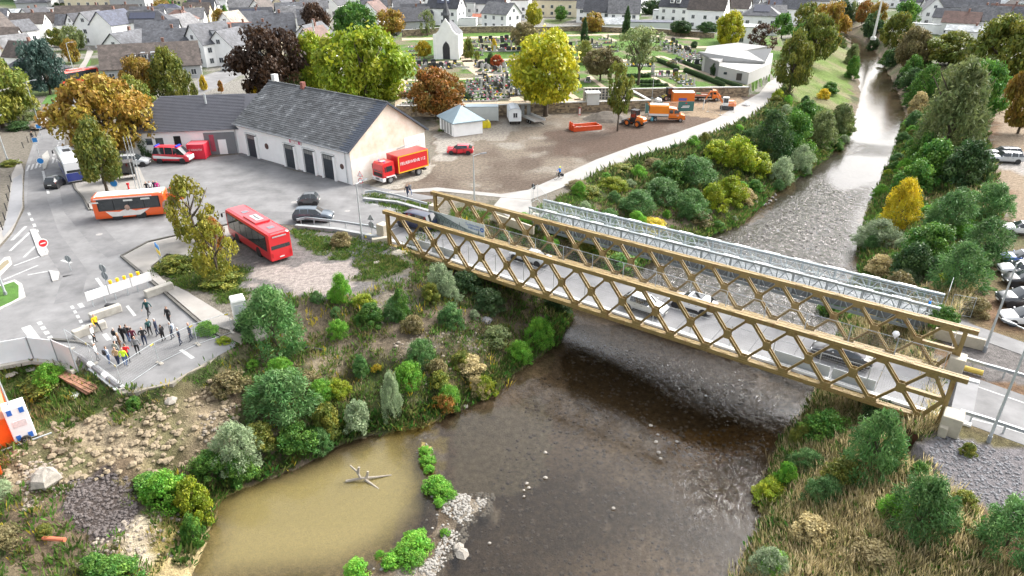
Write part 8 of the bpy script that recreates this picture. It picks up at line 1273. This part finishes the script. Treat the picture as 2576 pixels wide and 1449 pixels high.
tag(B().tube([(0, 0, .3), (1.6, 0, .3)], .22, 10).build("yellow_barrel", mat("yellow_pad", (.45, .33, .06), .7, .2, 3), loc=(34.95, 44.78), rz=BRZ), "yellow impact pad under the guard rail end", "pad")
red_s, blue_s = mat("sign_red", (.60, .02, .025), .5, .05, 3), mat("sign_bright_blue", (.02, .22, .58), .5, .05, 3); sback = mat("sign_back", (.26, .28, .29), .5, .15, 3, metal=.3)
def poly(n, r, a0=0): return [(r * math.cos(a0 + 2 * math.pi * k / n), r * math.sin(a0 + 2 * math.pi * k / n)) for k in range(n)]
def sign(xy, az, plates, h, label, z=0, post=True):
 """plates: (height, outline, front material, rim material)"""
 t = thing("road_sign", label, "road sign", (*xy, z), R(az))
 if post: B().tube([(0, 0, 0), (0, 0, h)], .035, 6).build("post", galv, t)
 def put(pl, z0, x0, x1, m, nm, par):
  b = B(); b.prism(pl, 0, 1); b.v = [(x0 + (x1 - x0) * q, a, z0 + c) for a, c, q in b.v]; return b.build(nm, m, par)
 for zc, pl, fm, rm in plates:
  o = put(pl, zc, .03, .05, sback if rm is None else rm, "plate", t); put([(a * .8, c * .8) for a, c in pl], zc, .05, .058, fm, "sign_face", o)
  if fm == red_s: B().box((.066, 0, zc), (.012, .5, .12)).build("white_bar", whitep, o)
 return t
TRI = poly(3, .5, math.pi / 2); CIR = poly(18, .36); SQ = [(-.4, -.4), (.4, -.4), (.4, .4), (-.4, .4)]
sign((-49.85, 66.8), -40, [(1.2, poly(18, .5), red_s, whitep)], 1.5, "round no entry sign on the white traffic island", .12)
sign((-73.68, 104.3), -70, [(2.4, SQ, blue_s, whitep)], 2.8, "blue pedestrian crossing sign before the zebra crossing", .1); sign((-68.58, 96.87), -70, [(1.3, poly(18, .5), blue_s, whitep)], 1.6, "round blue keep-right sign on the crossing island", .1)
sign((-52.99, 87.3), -90, [(1.1, poly(18, .6), blue_s, whitep)], 1.4, "round blue sign with white bollard by the bus shelter", .1); sign((-79.07, 113.82), -70, [(2.2, SQ, blue_s, whitep)], 2.6, "upper blue crossing sign near the copper car", .1)
sign((-19.54, 84.92), 70 - 180, [(3.1, TRI, whitep, red_s), (2.3, CIR, whitep, red_s)], 3.5, "red-rimmed triangle above round limit sign before the gable"); sign((-16, 72.34), 70, [(2.0, TRI, whitep, None), (1.2, CIR, whitep, None)], 2.5, "grey backs of triangle and round signs at the near guard rail")
sign((2.72, 83.7), 40, [(1.9, CIR, sback, trimm)], 2.3, "dark round sign at the footbridge gate"); sign((-39.36, 59.26), 70, [(1.9, poly(18, .42), sback, None), (1.1, poly(18, .42), sback, None)], 2.4, "pair of round sign backs behind the barrier boards"); sign((-44.74, 62.57), 80, [(1.3, CIR, sback, None)], 1.6, "small sign back on the white island tip", .1)
st_ = thing("direction_sign", "blue and yellow direction sign by the planted bed", "direction sign", (*(-36.18, 64), .1), R(-50)); B().tube([(-.5, 0, 0), (-.5, 0, 2.4)], .05, 6).tube([(.5, 0, 0), (.5, 0, 2.4)], .05, 6).build("post", galv, st_); B().box((0, -.06, 2.05), (1.4, .04, .5)).build("blue_panel", blue_s, st_); B().box((0, -.06, 1.5), (1.4, .04, .5)).build("yellow_panel", mat("sign_yellow", (.70, .50, .02), .5, .05, 3), st_)
sign((12.92, 131.31), -100, [(.9, [(-.22, -.7), (.22, -.7), (.22, .7), (-.22, .7)], whitep, red_s)], 1.6, "red and white beacon board on the yard")
tag(B().tube([(0, 0, 0), (.1, 0, 1.9)], .09, 8).build("white_post", whitep, loc=P(1936/1.0,280) if False else (37.86, 136.8)), "leaning white post on the yard before the excavator", "post")
tag(B().tube([(0, 0, 0), (0, 0, .9)], [.12, .1], 8).box((0, 0, .85), (.3, .2, .25)).build("hydrant", red_s, loc=P(448*.0+369,468) if False else (-51.56, 87.95)), "red hydrant beside the bus shelter", "hydrant")
bs = thing("bus_shelter", "dark flat-roofed bus shelter under the green tree", "bus shelter", (*(-54.74, 91.87), .1), R(28)); B().box((0, 0, 2.5), (4.4, 1.9, .14)).build("roof", mat("shelter_roof", (.07, .065, .062), .7, .15, 1), bs); B().box((0, .85, 1.3), (4.2, .05, 1.9)).build("rear_pane", carglass, bs); B().box((2.05, 0, 1.3), (.06, 1.6, 2.2)).build("side_pane", mat("shelter_side", (.10, .12, .13), .4, .1, 2), bs)
for x in (-2.1, 2.1):
 for y in (-.8, .85): B().box((x, y, 1.22), (.09, .09, 2.44)).build("post", trimm, bs)
B().box((-.2, .45, .5), (2.8, .4, .08)).build("bench", mat("bench_wood", (.22, .13, .07), .7, .2, 3), bs); B().box((-1.5, -.8, 1.4), (1.2, .05, 1.6)).build("poster_case", mat("poster_pale", (.32, .27, .22), .6, .3, 3), bs)
# bollards along the far pavement
for i, xy in enumerate([(-80.14, 111.79), (-80.88, 113.82), (-81.21, 115.64), (-78.78, 108.4), (-69.34, 90.99), (-66.82, 86.81), (-64.7, 83.25), (-62.62, 79.79), (-60.68, 76.56), (-58.97, 73.54)]): tag(B().tube([(0, 0, 0), (0, 0, .9)], .06, 7).tube([(0, 0, .9), (0, 0, 1.0)], .075, 7).build("bollard", trimm, loc=(*xy, .1)), "thin dark bollard along the pavement edge of the street", "bollard", "bollards along the pavement")
# -- closed road end: barriers, boards, hoarding
bbl, bbr = Vector((-38.64, 54.61)), Vector((-34.72, 59.09)); bdv = (bbr - bbl); BL_ = bdv.length; brz = math.atan2(bdv.y, bdv.x)
for f0, f1, lab in ((.02, .34, "white barrier board at the outer end of the closed road"), (.35, .68, "white barrier board with yellow lamps in the middle"), (.69, 1.0, "white barrier board nearest the pavement")):
 p = bbl + bdv * f0; L_ = BL_ * (f1 - f0) - .05; t = thing("barrier_board", lab, "barrier", (*p, .02), brz, "white barrier boards closing the road")
 B().box((L_ / 2, 0, 1.2), (L_, .06, .9)).build("board", mat("board_white", (.74, .74, .73), .6, .05, 2), t)
 for i in range(int(L_ / .5)): B().box((.25 + i * .5, 0, 1.68), (.04, .05, .08)).build("peg", galv, t)
 for x in (.4, L_ - .4): B().box((x, .1, .6), (.08, .08, 1.2)).build("stand", galv, t)
 if "lamps" in lab:
  for i in range(5): B().tube([(.3 + i * .62, .05, 1.7), (.3 + i * .62, .05, 2.0)], .14, 10).build("yellow_lamp", mat("warning_yellow", (.85, .48, .0), .4, .05, 2), t)
for xy, rz_, lab in (((-36.31, 53.35),brz,"weathered concrete barrier block under the outer white board"),((-33.56, 57.75),brz,"pale concrete barrier block at the pavement end of the boards"),((-36.09, 50.37),brz,"lone concrete barrier block lying on the road")): concrete_block(xy, (2.6, .6, .75), rz_, lab, "barrier block", "barrier_block", mat("barrier_concrete_warm", (.36, .34, .30), .9, .22, 1.5), .08)
tag(B().box((0, 0, .15), (1.0, .5, .3)).build("sandbag", trimm, loc=(-36.78, 55.06), bevel=.1), "dark sandbag under the middle barrier board", "sandbag")
ylc = mat("clip_yellow", (.75, .55, .04), .5, .05, 2)
fp_ = [(-24.68, 51.17), (-26.32, 48.56), (-27.91, 46.14), (-29.55, 42.38)]
fence_panel((-23.94, 50.37), (-26.11, 48.43), "fence panel at the shrub end of the closed road", clip=ylc); fence_panel((-26.11, 48.43), (-27.99, 45.62), "fence panel beside the two people in navy", clip=ylc); fence_panel((-27.99, 45.62), (-29.17, 42.22), "fence panel at the broken road corner", clip=ylc); fence_panel((-29.17, 42.22), (-33.14, 45.45), "fence panel over the drainpipes", clip=ylc); fence_panel((-33.14, 45.45), (-36.25, 47.69), "fence panel next to the white hoarding", clip=ylc)
for p, q, lab in (((-41.8, 44.5),(-38.16, 46.03),"white hoarding panel at the picture edge"),((-38.16, 46.03),(-35.95, 45.62),"pale blue-white hoarding panel in the middle"),((-35.95, 45.62),(-33.86, 44.5),"pinkish white hoarding panel next to the mesh fence")):
 p, q = Vector(p), Vector(q); d = q - p; t = thing("hoarding_panel", lab, "hoarding", (*p, 0), math.atan2(d.y, d.x), "white hoarding panels on the road edge"); pb = B().box((d.length / 2, 0, 1.1), (d.length - .12, .05, 2.2)).build("sheet", mat("hoarding_pink", (.66, .60, .60), .7, .05, 1) if "pink" in lab else mat("hoarding_white", (.70, .72, .74), .7, .05, 1), t); B().box((d.length, 0, 1.1), (.1, .1, 2.3)).build("post", galv_d, t); B().box((d.length / 2, -.2, .15), (d.length, .5, .3)).build("foot", concrete, t)
for xy in [(-20.44, 79.92), (-28.01, 83.1), (-40.18, 66.7), (-30.85, 71.18), (-47.17, 72.34), (-44.36, 89.28), (-10.37, 105.87)]: tag(B().tube([(0, 0, -.01), (0, 0, .032)], .36, 16).build("manhole_cover", mat("cover_iron", (.26, .25, .24), .8, .3, 6), loc=(*xy, 0)), "round manhole cover let into the paved ground", "manhole cover", "manhole covers")
# pipes, planks and debris on the slope
def on(xy, dz=0): return (*xy, H(*xy) + dz)
t = thing("drainpipe_bundle", "pair of pale metal rails lying below the fence", "metal rails", on((-32.77, 44.78), .2), 0); a0 = Vector(on((-32.77, 44.78), .25)); a1 = Vector(on((-29.3, 42.02), .25))
for s in (-.16, .16): B().bar((s, s, 0), a1 - a0 + Vector((s, s, 0)), .26, .12).build("rail", mat("old_zinc", (.46, .47, .47), .6, .2, 1.5), t)
a0, a1 = Vector(on((-34.54, 46.2), .3)), Vector(on((-29.42, 42.12), .3)); wl_ = thing("kerb_edge_pipe", "grey and white taped edge beam under the fence panels", "edge beam", a0)
for i in range(8): B().tube([(a1 - a0) * (i / 8), (a1 - a0) * ((i + .97) / 8)], .22, 8).build("segment", (mat("pipe_grey", (.16, .16, .165), .8, .2, 2), whitep)[i % 3 == 2], wl_)
pk = thing("plank_pile", "pile of long reddish brown planks on the grass slope", "plank pile", on((-33.57, 43.46), .1)); a0 = Vector(on((-35.54, 44.71))); a1 = Vector(on((-31.42, 42.14))); dd = a1 - a0; rzp = math.atan2(dd.y, dd.x)
for i in range(6): o = B().box((0, (i % 3 - 1) * .28, .12 + (i // 3) * .13), (dd.length * (.9 + .1 * random.random()), .25, .1)).build("plank", mat("plank_brown", (.25, .125, .075), .85, .35, 2), pk); o.rotation_euler = (0, math.atan2(-dd.z, dd.xy.length), rzp + .02 * i)
def rock(xy, s, label, m=None, dz=0, group=None, name="rock", cat="rock", flat_=.65, fixz=None):
 r = random.Random(int(xy[0] * 97 + xy[1] * 31)); b = B(); rings = []
 for zz, rr in ((0, .8), (.35, 1.0), (.75, .8), (1.0, .35)): rings.append([(math.cos(a) * rr * s * (.8 + .4 * r.random()), math.sin(a) * rr * s * (.75 + .4 * r.random()), zz * s * flat_ * (.85 + .3 * r.random())) for a in [k * 1.047 for k in range(6)]])
 b.loft(rings); o = b.build(name, m or stonew, loc=(*xy, (H(*xy) if fixz is None else fixz) + dz - s * .15), rz=r.random() * 6); return tag(o, label, cat, group)
stonew = mat("pale_stone", (.27, .245, .21), .9, .25, 2, .02); stoned = mat("dark_stone", (.15, .15, .16), .9, .25, 2, .02)
rock((-2.52, 57.02), .75, "big dark grey boulder on the grassy slope under the bridge", stoned); rock((-30.65, 34.13), 1.0, "large layered pale boulder on the eroded slope", mat("layered_stone", (.27, .245, .21), .9, .35, 3, .03), flat_=1.0); rock((-25.64, 41.88), .55, "flat concrete lump below the slab corner"); rock((-3.88, 46.66), .28, "round pale stone at the waterline under the reeds"); rock((-3.18, 31.23), .5, "broad pale block at the gravel bar edge", fixz=WZ); rock((-3.42, 31.71), .42, "pale block beside the broad block on the gravel bar", fixz=WZ)
rock((-12.11, 67.22), .9, "broken cream concrete ledge at the bridge abutment", cream, flat_=.4); rock((-14.24, 64.78), .45, "broken slab on the rubble edge by the gravel plot", flat_=.4)
sw = thing("concrete_slab", "tilted concrete slab jutting from the dark shrub", "concrete slab", on((-21.89, 50.48), 1.2), R(-50)); sl_ = B().box((0, 0, 0), (2.8, 1.0, .35)).build("slab", concrete, sw); sl_.rotation_euler = (.3, .35, 0)
tag(B().tube([(0, 0, 0), (1.5, 0, .1)], .13, 8).build("drain_pipe", mat("orange_pipe", (.50, .14, .07), .6, .1, 2), loc=on((-28.31, 29.88), .15), rz=-.15), "orange drain pipe lying on the eroded soil", "pipe"); tag(B().tube([(0, 0, 0), (1.5, 0, 0)], .12, 8).build("dark_pipe", trimm, loc=on((-17.82, 50.22), .2), rz=-.2), "dark plastic pipe sticking from the bank", "pipe")
tl = thing("portable_toilet", "white portable toilet hidden at the shrub edge", "portable toilet", on((-23.88, 52.42)), R(30)); B().box((0, 0, 1.1), (1.1, 1.1, 2.2)).build("cabin", whitep, tl); B().loft([[(x * k, y * k, z) for x, y in ((-.6, -.6), (.6, -.6), (.6, .6), (-.6, .6))] for k, z in ((1, 2.2), (.9, 2.4), (.3, 2.5))]).build("roof", whitep, tl); B().box((0, -.56, 1.0), (.8, .03, 1.8)).build("door", mat("door_pale", (.55, .58, .6), .6, .1, 2), tl)
for xy, lab in (((-38.3, 45.54), "pale flat stone slab on the grass below the hoarding"), ((-33.11, 42.26), "white board lying in the grass beside the planks"), ((-39.39, 44.86), "round pale boulder by the hoarding")): rock(xy, .5, lab, whitep if "white" in lab else None, flat_=.3)
# stones: on the bar, in the rapids and on shores
for i, xy in enumerate([(2.44, 38.11), (1.06, 37.5), (1.2, 37.1), (0.85, 36.82), (0.84, 36.23), (7, 35.1), (11.25, 42.09), (11.23, 40.84), (11.25, 40.17), (12.88, 42.14), (11.57, 42.96), (11.21, 44.1), (-1.45, 32.03), (2.56, 40.84), (16.67, 48.15), (20.26, 50.47), (17.16, 33.31), (16.54, 32.8), (16.31, 32.56), (-3.12, 31)]): rock(xy, .10 + .09 * random.random(), "lone pale stone breaking the surface of the dark river", dz=.06, group="pale stones in the river below the bridge", name="river_stone", fixz=WZ)
def stones(name, pts, smin, smax, m, seed, dz=.0):
 r = random.Random(seed); b = B()
 hz = height(*np.array(pts).T)
 for (x, y), hh in zip(pts, hz):
  s = smin + (smax - smin) * r.random() ** 2; z = (max(hh, WZ - .1) if dz >= 0 else hh) + max(dz, 0); a0 = r.random() * 6; b.loft([[(x + math.cos(a0 + a) * q * s * (.7 + .5 * r.random()), y + math.sin(a0 + a) * q * s * (.7 + .5 * r.random()), z + zz * s * .7) for a in (0, 1.26, 2.5, 3.77, 5.0)] for zz, q in ((-.2, .8), (.4, 1), (.95, .5))])
 return tag(b.build(name, m), kind="stuff")
def inside(poly_, n, seed):
 r = np.random.RandomState(seed); p = np.array(poly_); lo, hi = p.min(0), p.max(0); q = lo + (hi - lo) * r.rand(n * 6, 2); return [tuple(v) for v in q[inpoly(q[:, 0], q[:, 1], poly_)][:n]]
bar_pts = inside([(-4.57, 36.23), (-2.77, 36.62), (-2.98, 35.29), (-2.37, 34.01), (-3.14, 33.49), (-4.85, 34.73)], 420, 1) + inside([(-4.43, 32.97), (-3.14, 33.49), (-2.84, 32.8), (-3.52, 31.32), (-4.86, 29.51), (-6.33, 29.51), (-5.02, 31)], 420, 2) + inside([(-2.64, 36.82), (-1.21, 36.62), (-1.31, 34.73), (-2.25, 34.37)], 150, 3) + inside(BAR, 300, 4)
stones("pale_gravel", bar_pts, .04, .15, mat("gravel_white", (.25, .235, .21), .9, .25, 3), 9); stones("rapids_stones", inside([(20.86, 79.79), (33.82, 88.71), (43.03, 100.35), (49.3, 95.07), (40.75, 73.33), (31.89, 61.82), (26.39, 65.32)], 260, 5) + inside([(32.85, 91.01), (40.56, 98.54), (41.25, 104.16), (31.95, 91.8)], 90, 6), .08, .30, mat("wet_stone", (.16, .145, .13), .6, .3, 2), 10, .02)
stones("slope_rubble", inside([(-10.83, 51.68), (-5.13, 55.26), (-1.48, 58.2), (-2.11, 52.86), (-7.59, 47.07)], 150, 7) + inside([(-14.91, 56.9), (-10.82, 59.67), (-9.12, 55.03), (-13.18, 53.27)], 70, 8) + inside([(-33.25, 35.39), (-31.5, 36.39), (-29.07, 33.84), (-30.37, 31.51)], 160, 11) + inside([(-25.75, 30.23), (-24.37, 32.29), (-21.82, 33.98), (-21.17, 30.55), (-24.14, 28.04)], 120, 12) + inside([(-23.4, 41.2), (-20.85, 42.32), (-20.05, 40.23), (-22.07, 38.57)], 70, 13), .06, .22, mat("rubble_pale", (.24, .205, .165), .9, .3, 3), 12)
stones("eroded_rubble", inside(EROD, 700, 41), .05, .34, mat("tan_rubble", (.22, .175, .115), .95, .3, 3), 42); stones("dark_gravel_heap", inside(HEAP, 900, 14), .05, .16, mat("gravel_dark", (.095, .08, .075), .9, .35, 3), 13); stones("grey_gravel", inside([(29.09, 37.03), (27.39, 35.4), (27.02, 32.42), (28.45, 30.73), (29.96, 29.77), (33.18, 34.62)], 900, 15), .04, .13, mat("gravel_slate", (.17, .17, .18), .9, .35, 3), 14)
stones("riverbed_stones", inside([(-4.15, 29.78), (2.21, 50.97), (6.89, 59.38), (21.64, 50.35), (24.48, 45.77), (19.69, 40.39), (16.13, 32.97), (12.57, 29.51)], 1500, 31), .06, .22, mat("bed_stone", (.10, .08, .062), .8, .4, 3), 33, -.12)
db_ = thing("driftwood", "bleached dead branch lying in the shallow pool", "driftwood", (*(-11.04, 37.74), WZ)); b = B()
for pts in (((-1.0, 0, .05), (.2, .1, .25), (1.2, .4, .1), (2.2, .7, .0)), ((.1, .1, .2), (-.2, .3, .7), (-.7, .5, 1.1)), ((-.1, .25, .6), (0, .3, 1.1)), ((.5, .2, .2), (.6, .3, .7)), ((.4, .1, .1), (1.0, -.3, .0), (1.5, -.7, -.05))): b.tube(pts, [.11 - .02 * i for i in range(len(pts))], 6)
b.build("branch", mat("bleached_wood", (.26, .23, .19), .9, .2, 3), db_)
# -- yard: banners, fence, heap
for p, q, m_, lab, tx in (((25.62, 132.64),(29.12, 133.66),mat("banner_teal", (.05, .15, .14), .7, .12, 2),"dark teal site banner beside the stone wall",""),((29.2, 133.66),(32.21, 134.35),mat("banner_peach", (.66, .40, .25), .7, .06, 2),"peach coloured site banner behind the orange truck","Aichen Mayer"),((32.28, 134.35),(35.47, 134.69),MATS["banner_teal"],"teal site banner with white lettering behind the truck cab","")):
 p, q = Vector(p), Vector(q); d = q - p; t = thing("site_banner", lab, "banner", (*p, 0), math.atan2(d.y, d.x), "banners on the site fence"); B().box((d.length / 2, 0, 1.15), (d.length - .05, .04, 1.9)).build("cloth", m_, t); B().box((0, 0, 1.1), (.06, .06, 2.2)).build("post", galv, t)
 if tx: text(tx, .42, mat("banner_brown", (.22, .11, .06), .7, .1, 2), t, (d.length / 2, -.03, 1.75), (R(90), 0, 0)); B().box((d.length * .62, -.03, .9), (d.length * .45, .02, .5)).build("blue_block", mat("banner_blue", (.24, .30, .46), .7, .1, 2), t)
 elif "lettering" in lab: B().box((d.length * .5, -.03, 1.2), (d.length * .45, .02, .16)).box((d.length * .45, -.03, .95), (d.length * .5, .02, .14)).build("white_lettering", MATS["lettering_white"], t); B().box((d.length * .5, -.03, 1.75), (.3, .02, .22)).build("red_mark", red_s, t)
for p, q, lab in (((38.27, 134.69),(40.02, 131.97),"mesh fence panel before the excavator, yard side"),((40.02, 131.97),(43.13, 134),"mesh fence panel before the excavator, path side")): fence_panel(p, q, lab)
hp_ = Vector((17.7, 128.71)); n_ = 26; gxx = np.linspace(-4.5, 4.5, n_); XX, YY = np.meshgrid(gxx, gxx * .7); rr = np.sqrt(XX ** 2 + (YY / .7) ** 2) / 4.5; ZZ = np.maximum(0, (1 - rr)) ** .8 * 1.7 + vnoise(XX + 40, YY + 9, .8) * .35 * (rr < .95) - .04
ii, jj = np.meshgrid(np.arange(n_ - 1), np.arange(n_ - 1)); k = (jj * n_ + ii).ravel(); o = link("soil_heap", npmesh("soil_heap", np.column_stack([XX.ravel(), YY.ravel(), ZZ.ravel()]), np.column_stack([k, k + 1, k + 1 + n_, k + n_]), mat("heap_soil", (.10, .085, .07), .95, .3, 2, .05), smooth=True)); o.location = (*hp_, 0); tag(o, "broad heap of dark soil on the yard by the slender tree", "soil heap")
for xy, s, lab in (((47.65, 140.45), .8, "white rounded sack at the verge by the excavator"), ((30.37, 144.28), .9, "white rounded bulk bag behind the teal banner"), ((29.24, 149.54), .7, "white bulk bag by the oblique wall")): rock(xy, s, lab, whitep, name="bulk_bag", cat="bulk bag", flat_=.9, fixz=.1)
tag(B().loft([[(math.cos(a) * r_, math.sin(a) * r_, z_) for a in [i * 1.05 for i in range(6)]] for r_, z_ in ((.3, 0), (.38, .3), (.15, .75), (.2, .85))]).build("rubbish_sack", mat("sack_blue", (.10, .38, .48), .5, .15, 3), loc=(26.06, 127.44)), "light blue rubbish sack by the truck rear wheel", "sack")
# mesh gates at the footbridge ends
for p, q, lab in (((2.44, 82.65),(3.3, 84.15),"mesh gate at the near end of the footbridge, sign side"),((3.3, 84.15),(4.27, 80.35),"mesh gate panel at the footbridge railing"),((39.26, 53.72),(40.79, 52.99),"dark mesh fence at the footbridge end by the shrubs"),((39.12, 54.31),(41.19, 57.18),"mesh wing at the footbridge railing end")): fence_panel(p, q, lab, feet=False, h=2.0)
fpost = [];
ff = thing("field_fence", "pale wooden post and rail fence at the field by the far trees", "fence", (*(92.32, 141.96), 0)); a, c = Vector((92.32, 141.96)), Vector((95.13, 127.13)); d = c - a
for i in range(9): p = d * i / 8; B().box((p.x, p.y, .65), (.12, .12, 1.3)).build("post", mat("fence_wood", (.30, .24, .17), .9, .2, 2), ff)
for z in (.5, 1.1): B().bar((0, 0, z), (d.x, d.y, z), .06, .12).build("rail", MATS["fence_wood"], ff)
rp = random.Random(3)
tag(B().tube([(0, 0, 0), (0, 0, 3.4)], .03, 6).build("thin_pole", whitep, loc=(34.92, 46.2)), "thin striped marker pole beside the block", "pole")
# ---------------------------------------------------------------- cemetery: graves and hedges
gdk, glt, gmd, gsl = mat("granite_dark", (.035, .037, .042), .25, .2, 4, spec=.6), mat("granite_pale", (.45, .44, .42), .6, .15, 4), mat("granite_mid", (.20, .19, .19), .4, .2, 4), mat("grave_soil", (.10, .075, .055), .95, .3, 4)
flw = {k: mat("flowers_" + k, c, .9, .3, 6) for k, c in (("red", (.42, .03, .03)), ("yellow", (.55, .40, .03)), ("green", (.035, .085, .02)), ("white", (.6, .58, .55)), ("pink", (.5, .12, .2)))}
def grave(st, km, fl):
 t = thing("grave", "grave", "grave"); k = B()
 for s in (-1, 1): k.box((0, s * .55, .1), (2.3, .12, .24)); k.box((s * 1.1, 0, .1), (.12, 1.0, .24))
 k.build("border", km, t); B().box((0, 0, .08), (2.1, .98, .14)).build("bed", gsl, t); hs_ = B()
 if st == 0: hs_.prism([(-.5, 0), (.5, 0), (.5, .8), (.3, .98), (-.3, .98), (-.5, .8)], -.1, .1); hs_.v = [(.95 + z, x, .2 + y) for x, y, z in hs_.v]
 elif st == 1: hs_.box((.95, 0, .6), (.22, .5, 1.0)).box((.95, 0, 1.15), (.16, .16, .5)).box((.95, 0, 1.2), (.16, .5, .14))
 else: hs_.box((0, 0, .2), (1.9, .9, .08)).box((.9, 0, .45), (.2, .8, .6))
 hs_.build("headstone", (gdk, glt, gmd)[st], t)
 for i in range(4): B().loft([[(-.8 + i * .45 + math.cos(a) * r_, (i % 2 - .5) * .4 + math.sin(a) * r_, z_) for a in range(0, 6)] for r_, z_ in ((.1, .12), (.2, .28), (.1, .42))]).build("flowers", fl if i % 2 else flw["green"], t)
 return t
GL = {0: "dark polished headstone", 1: "pale stone cross", 2: "grey slab and low headstone"}
protos = [(grave(s, km, flw[f]), s, f) for s, km, f in ((0, gmd, "red"), (1, glt, "yellow"), (2, gmd, "green"), (0, glt, "white"), (2, glt, "pink"), (1, gmd, "green"), (0, gdk, "yellow"))]
used = set(); rows = (([(-22.48, 153.51), (-19.24, 135.11)], 5), ([(-23.08, 174.13), (-15.6, 175.88)], 5), ([(-9.41, 153.51), (-5.73, 136.95)], 6), ([(-7.82, 156.79), (-2.86, 138.84)], 7), ([(-5.63, 157.75), (-1.46, 141.57)], 6), ([(-4.41, 162.71), (0.17, 149.04)], 6), ([(-29.18, 212.43), (-25.64, 189.8)], 4), ([(-22.65, 177.07), (-13.93, 180.1)], 6), ([(-16.99, 222.94), (-13.48, 196.82)], 4), ([(-12.68, 222.94), (-9.1, 196.82)], 4), ([(-9.72, 225.73), (0.25, 226.67)], 7), ([(-8.34, 205.92), (1.38, 207.51)], 8), ([(-8.85, 179.49), (-0.8, 179.49)], 7), ([(-7.51, 171.28), (-1.72, 169.61)], 5), ([(-21.72, 144.8), (-19.92, 134.39)], 3), ([(1.82, 144.8), (9.32, 146.05)], 8), ([(2.79, 153.51), (11.66, 155.84)], 8), ([(1.19, 177.07), (11.3, 180.1)], 8), ([(29.48, 230.51), (29.17, 204.35)], 4), ([(29.47, 180.1), (35.41, 179.49)], 5), ([(46.82, 215.83), (49.53, 196.82)], 6), ([(46.28, 207.51), (50, 189.8)], 6), ([(32.92, 165.83), (38.3, 164.78)], 4), ([(37.64, 161.7), (38.84, 153.05)], 4), ([(23.46, 221.12), (24.95, 212.43)], 3), ([(43.85, 225.73), (49.5, 222.94)], 4), ([(13.77, 212.43), (19.8, 214.11)], 4), ([(14.51, 158.23), (17.15, 157.75)], 2), ([(-20.22, 142.77), (-18.71, 135.84)], 2), ([(-10.57, 144.8), (-8.48, 136.95)], 3), ([(3.63, 204.35), (12.8, 205.92)], 6), ([(42.93, 186.46), (51.47, 183.23)], 6))
FN = {"red": "red flowers", "yellow": "yellow flowers", "green": "green planting", "white": "white flowers", "pink": "pink flowers"}
for ri, ((a, c), n) in enumerate(rows):
 a, c = Vector(a), Vector(c); dr = (c - a)
 for i in range(n):
  for s in ((-1.3, 1.3) if n > 5 else (0,)):
   pi_ = rp.randrange(len(protos)); pt, stl, f = protos[pi_]; g = pt if pi_ not in used else copy_tree(pt); used.add(pi_); nn = Vector((-dr.y, dr.x)).normalized(); p = a + dr * (i / max(1, n - 1)) + nn * s + Vector((rp.random() - .5, rp.random() - .5)) * .5
   g.location = (p.x, p.y, 1.62); g.rotation_euler = (0, 0, math.atan2(nn.y, nn.x) + (math.pi if s < 0 else 0)); k_ = .95 + .5 * rp.random(); g.scale = (k_, k_, k_); tag(g, "grave plot with %s and %s in the walled cemetery" % (GL[stl], FN[f]), "grave", "graves with %s and %s" % (GL[stl], FN[f]))
for p, q, h_, lab in (((37.5, 189.8),(40.76, 173.55),.9,"clipped hedge along the cemetery diagonal path, upper"),((41.81, 171.28),(45.97, 152.14),.9,"clipped hedge along the lawn by the hall"),((43.36, 188.45),(46.23, 172.41),.8,"low hedge row beside the hall columns"),((26.37, 162.71),(32.07, 163.74),.9,"short hedge row under the pine"),((26.75, 156.31),(33.04, 156.79),.7,"low hedge row before the pine"),((27.82, 152.14),(34.06, 153.05),.6,"sparse ball plants row at the wall"),((46.51, 160.69),(49.32, 150.36),.7,"dark planting strip along the hall wall"),((-11.31, 155.84),(-8.59, 138.84),.6,"thin hedge beside the red maple lawn")):
 p, q = Vector(p), Vector(q); d = q - p; L_ = d.length; t = thing("hedge", lab, "hedge", (*p, 1.6), math.atan2(d.y, d.x)); n = max(3, int(L_ / .8))
 for i in range(n): o = link("foliage", CR["low%d" % 0], t); o.location = ((i + .5) * L_ / n, 0, 0); o.scale = (.55, .5, h_); setmat(o, LEAF["dark"])
for xy, lab in (((-11.24, 172.41), "white bench at the chapel path crossing"), ((-3.5, 163.22), "long pale bench by the yew column"), ((-7.52, 160.19), "pair of pale chairs at the path")): b = B().box((0, 0, .45), (1.8, .5, .08)).box((0, .25, .8), (1.8, .06, .4)).box((-.8, 0, .22), (.08, .45, .44)).box((.8, 0, .22), (.08, .45, .44)); tag(b.build("bench", glt, loc=(*xy, 1.63)), lab, "bench")
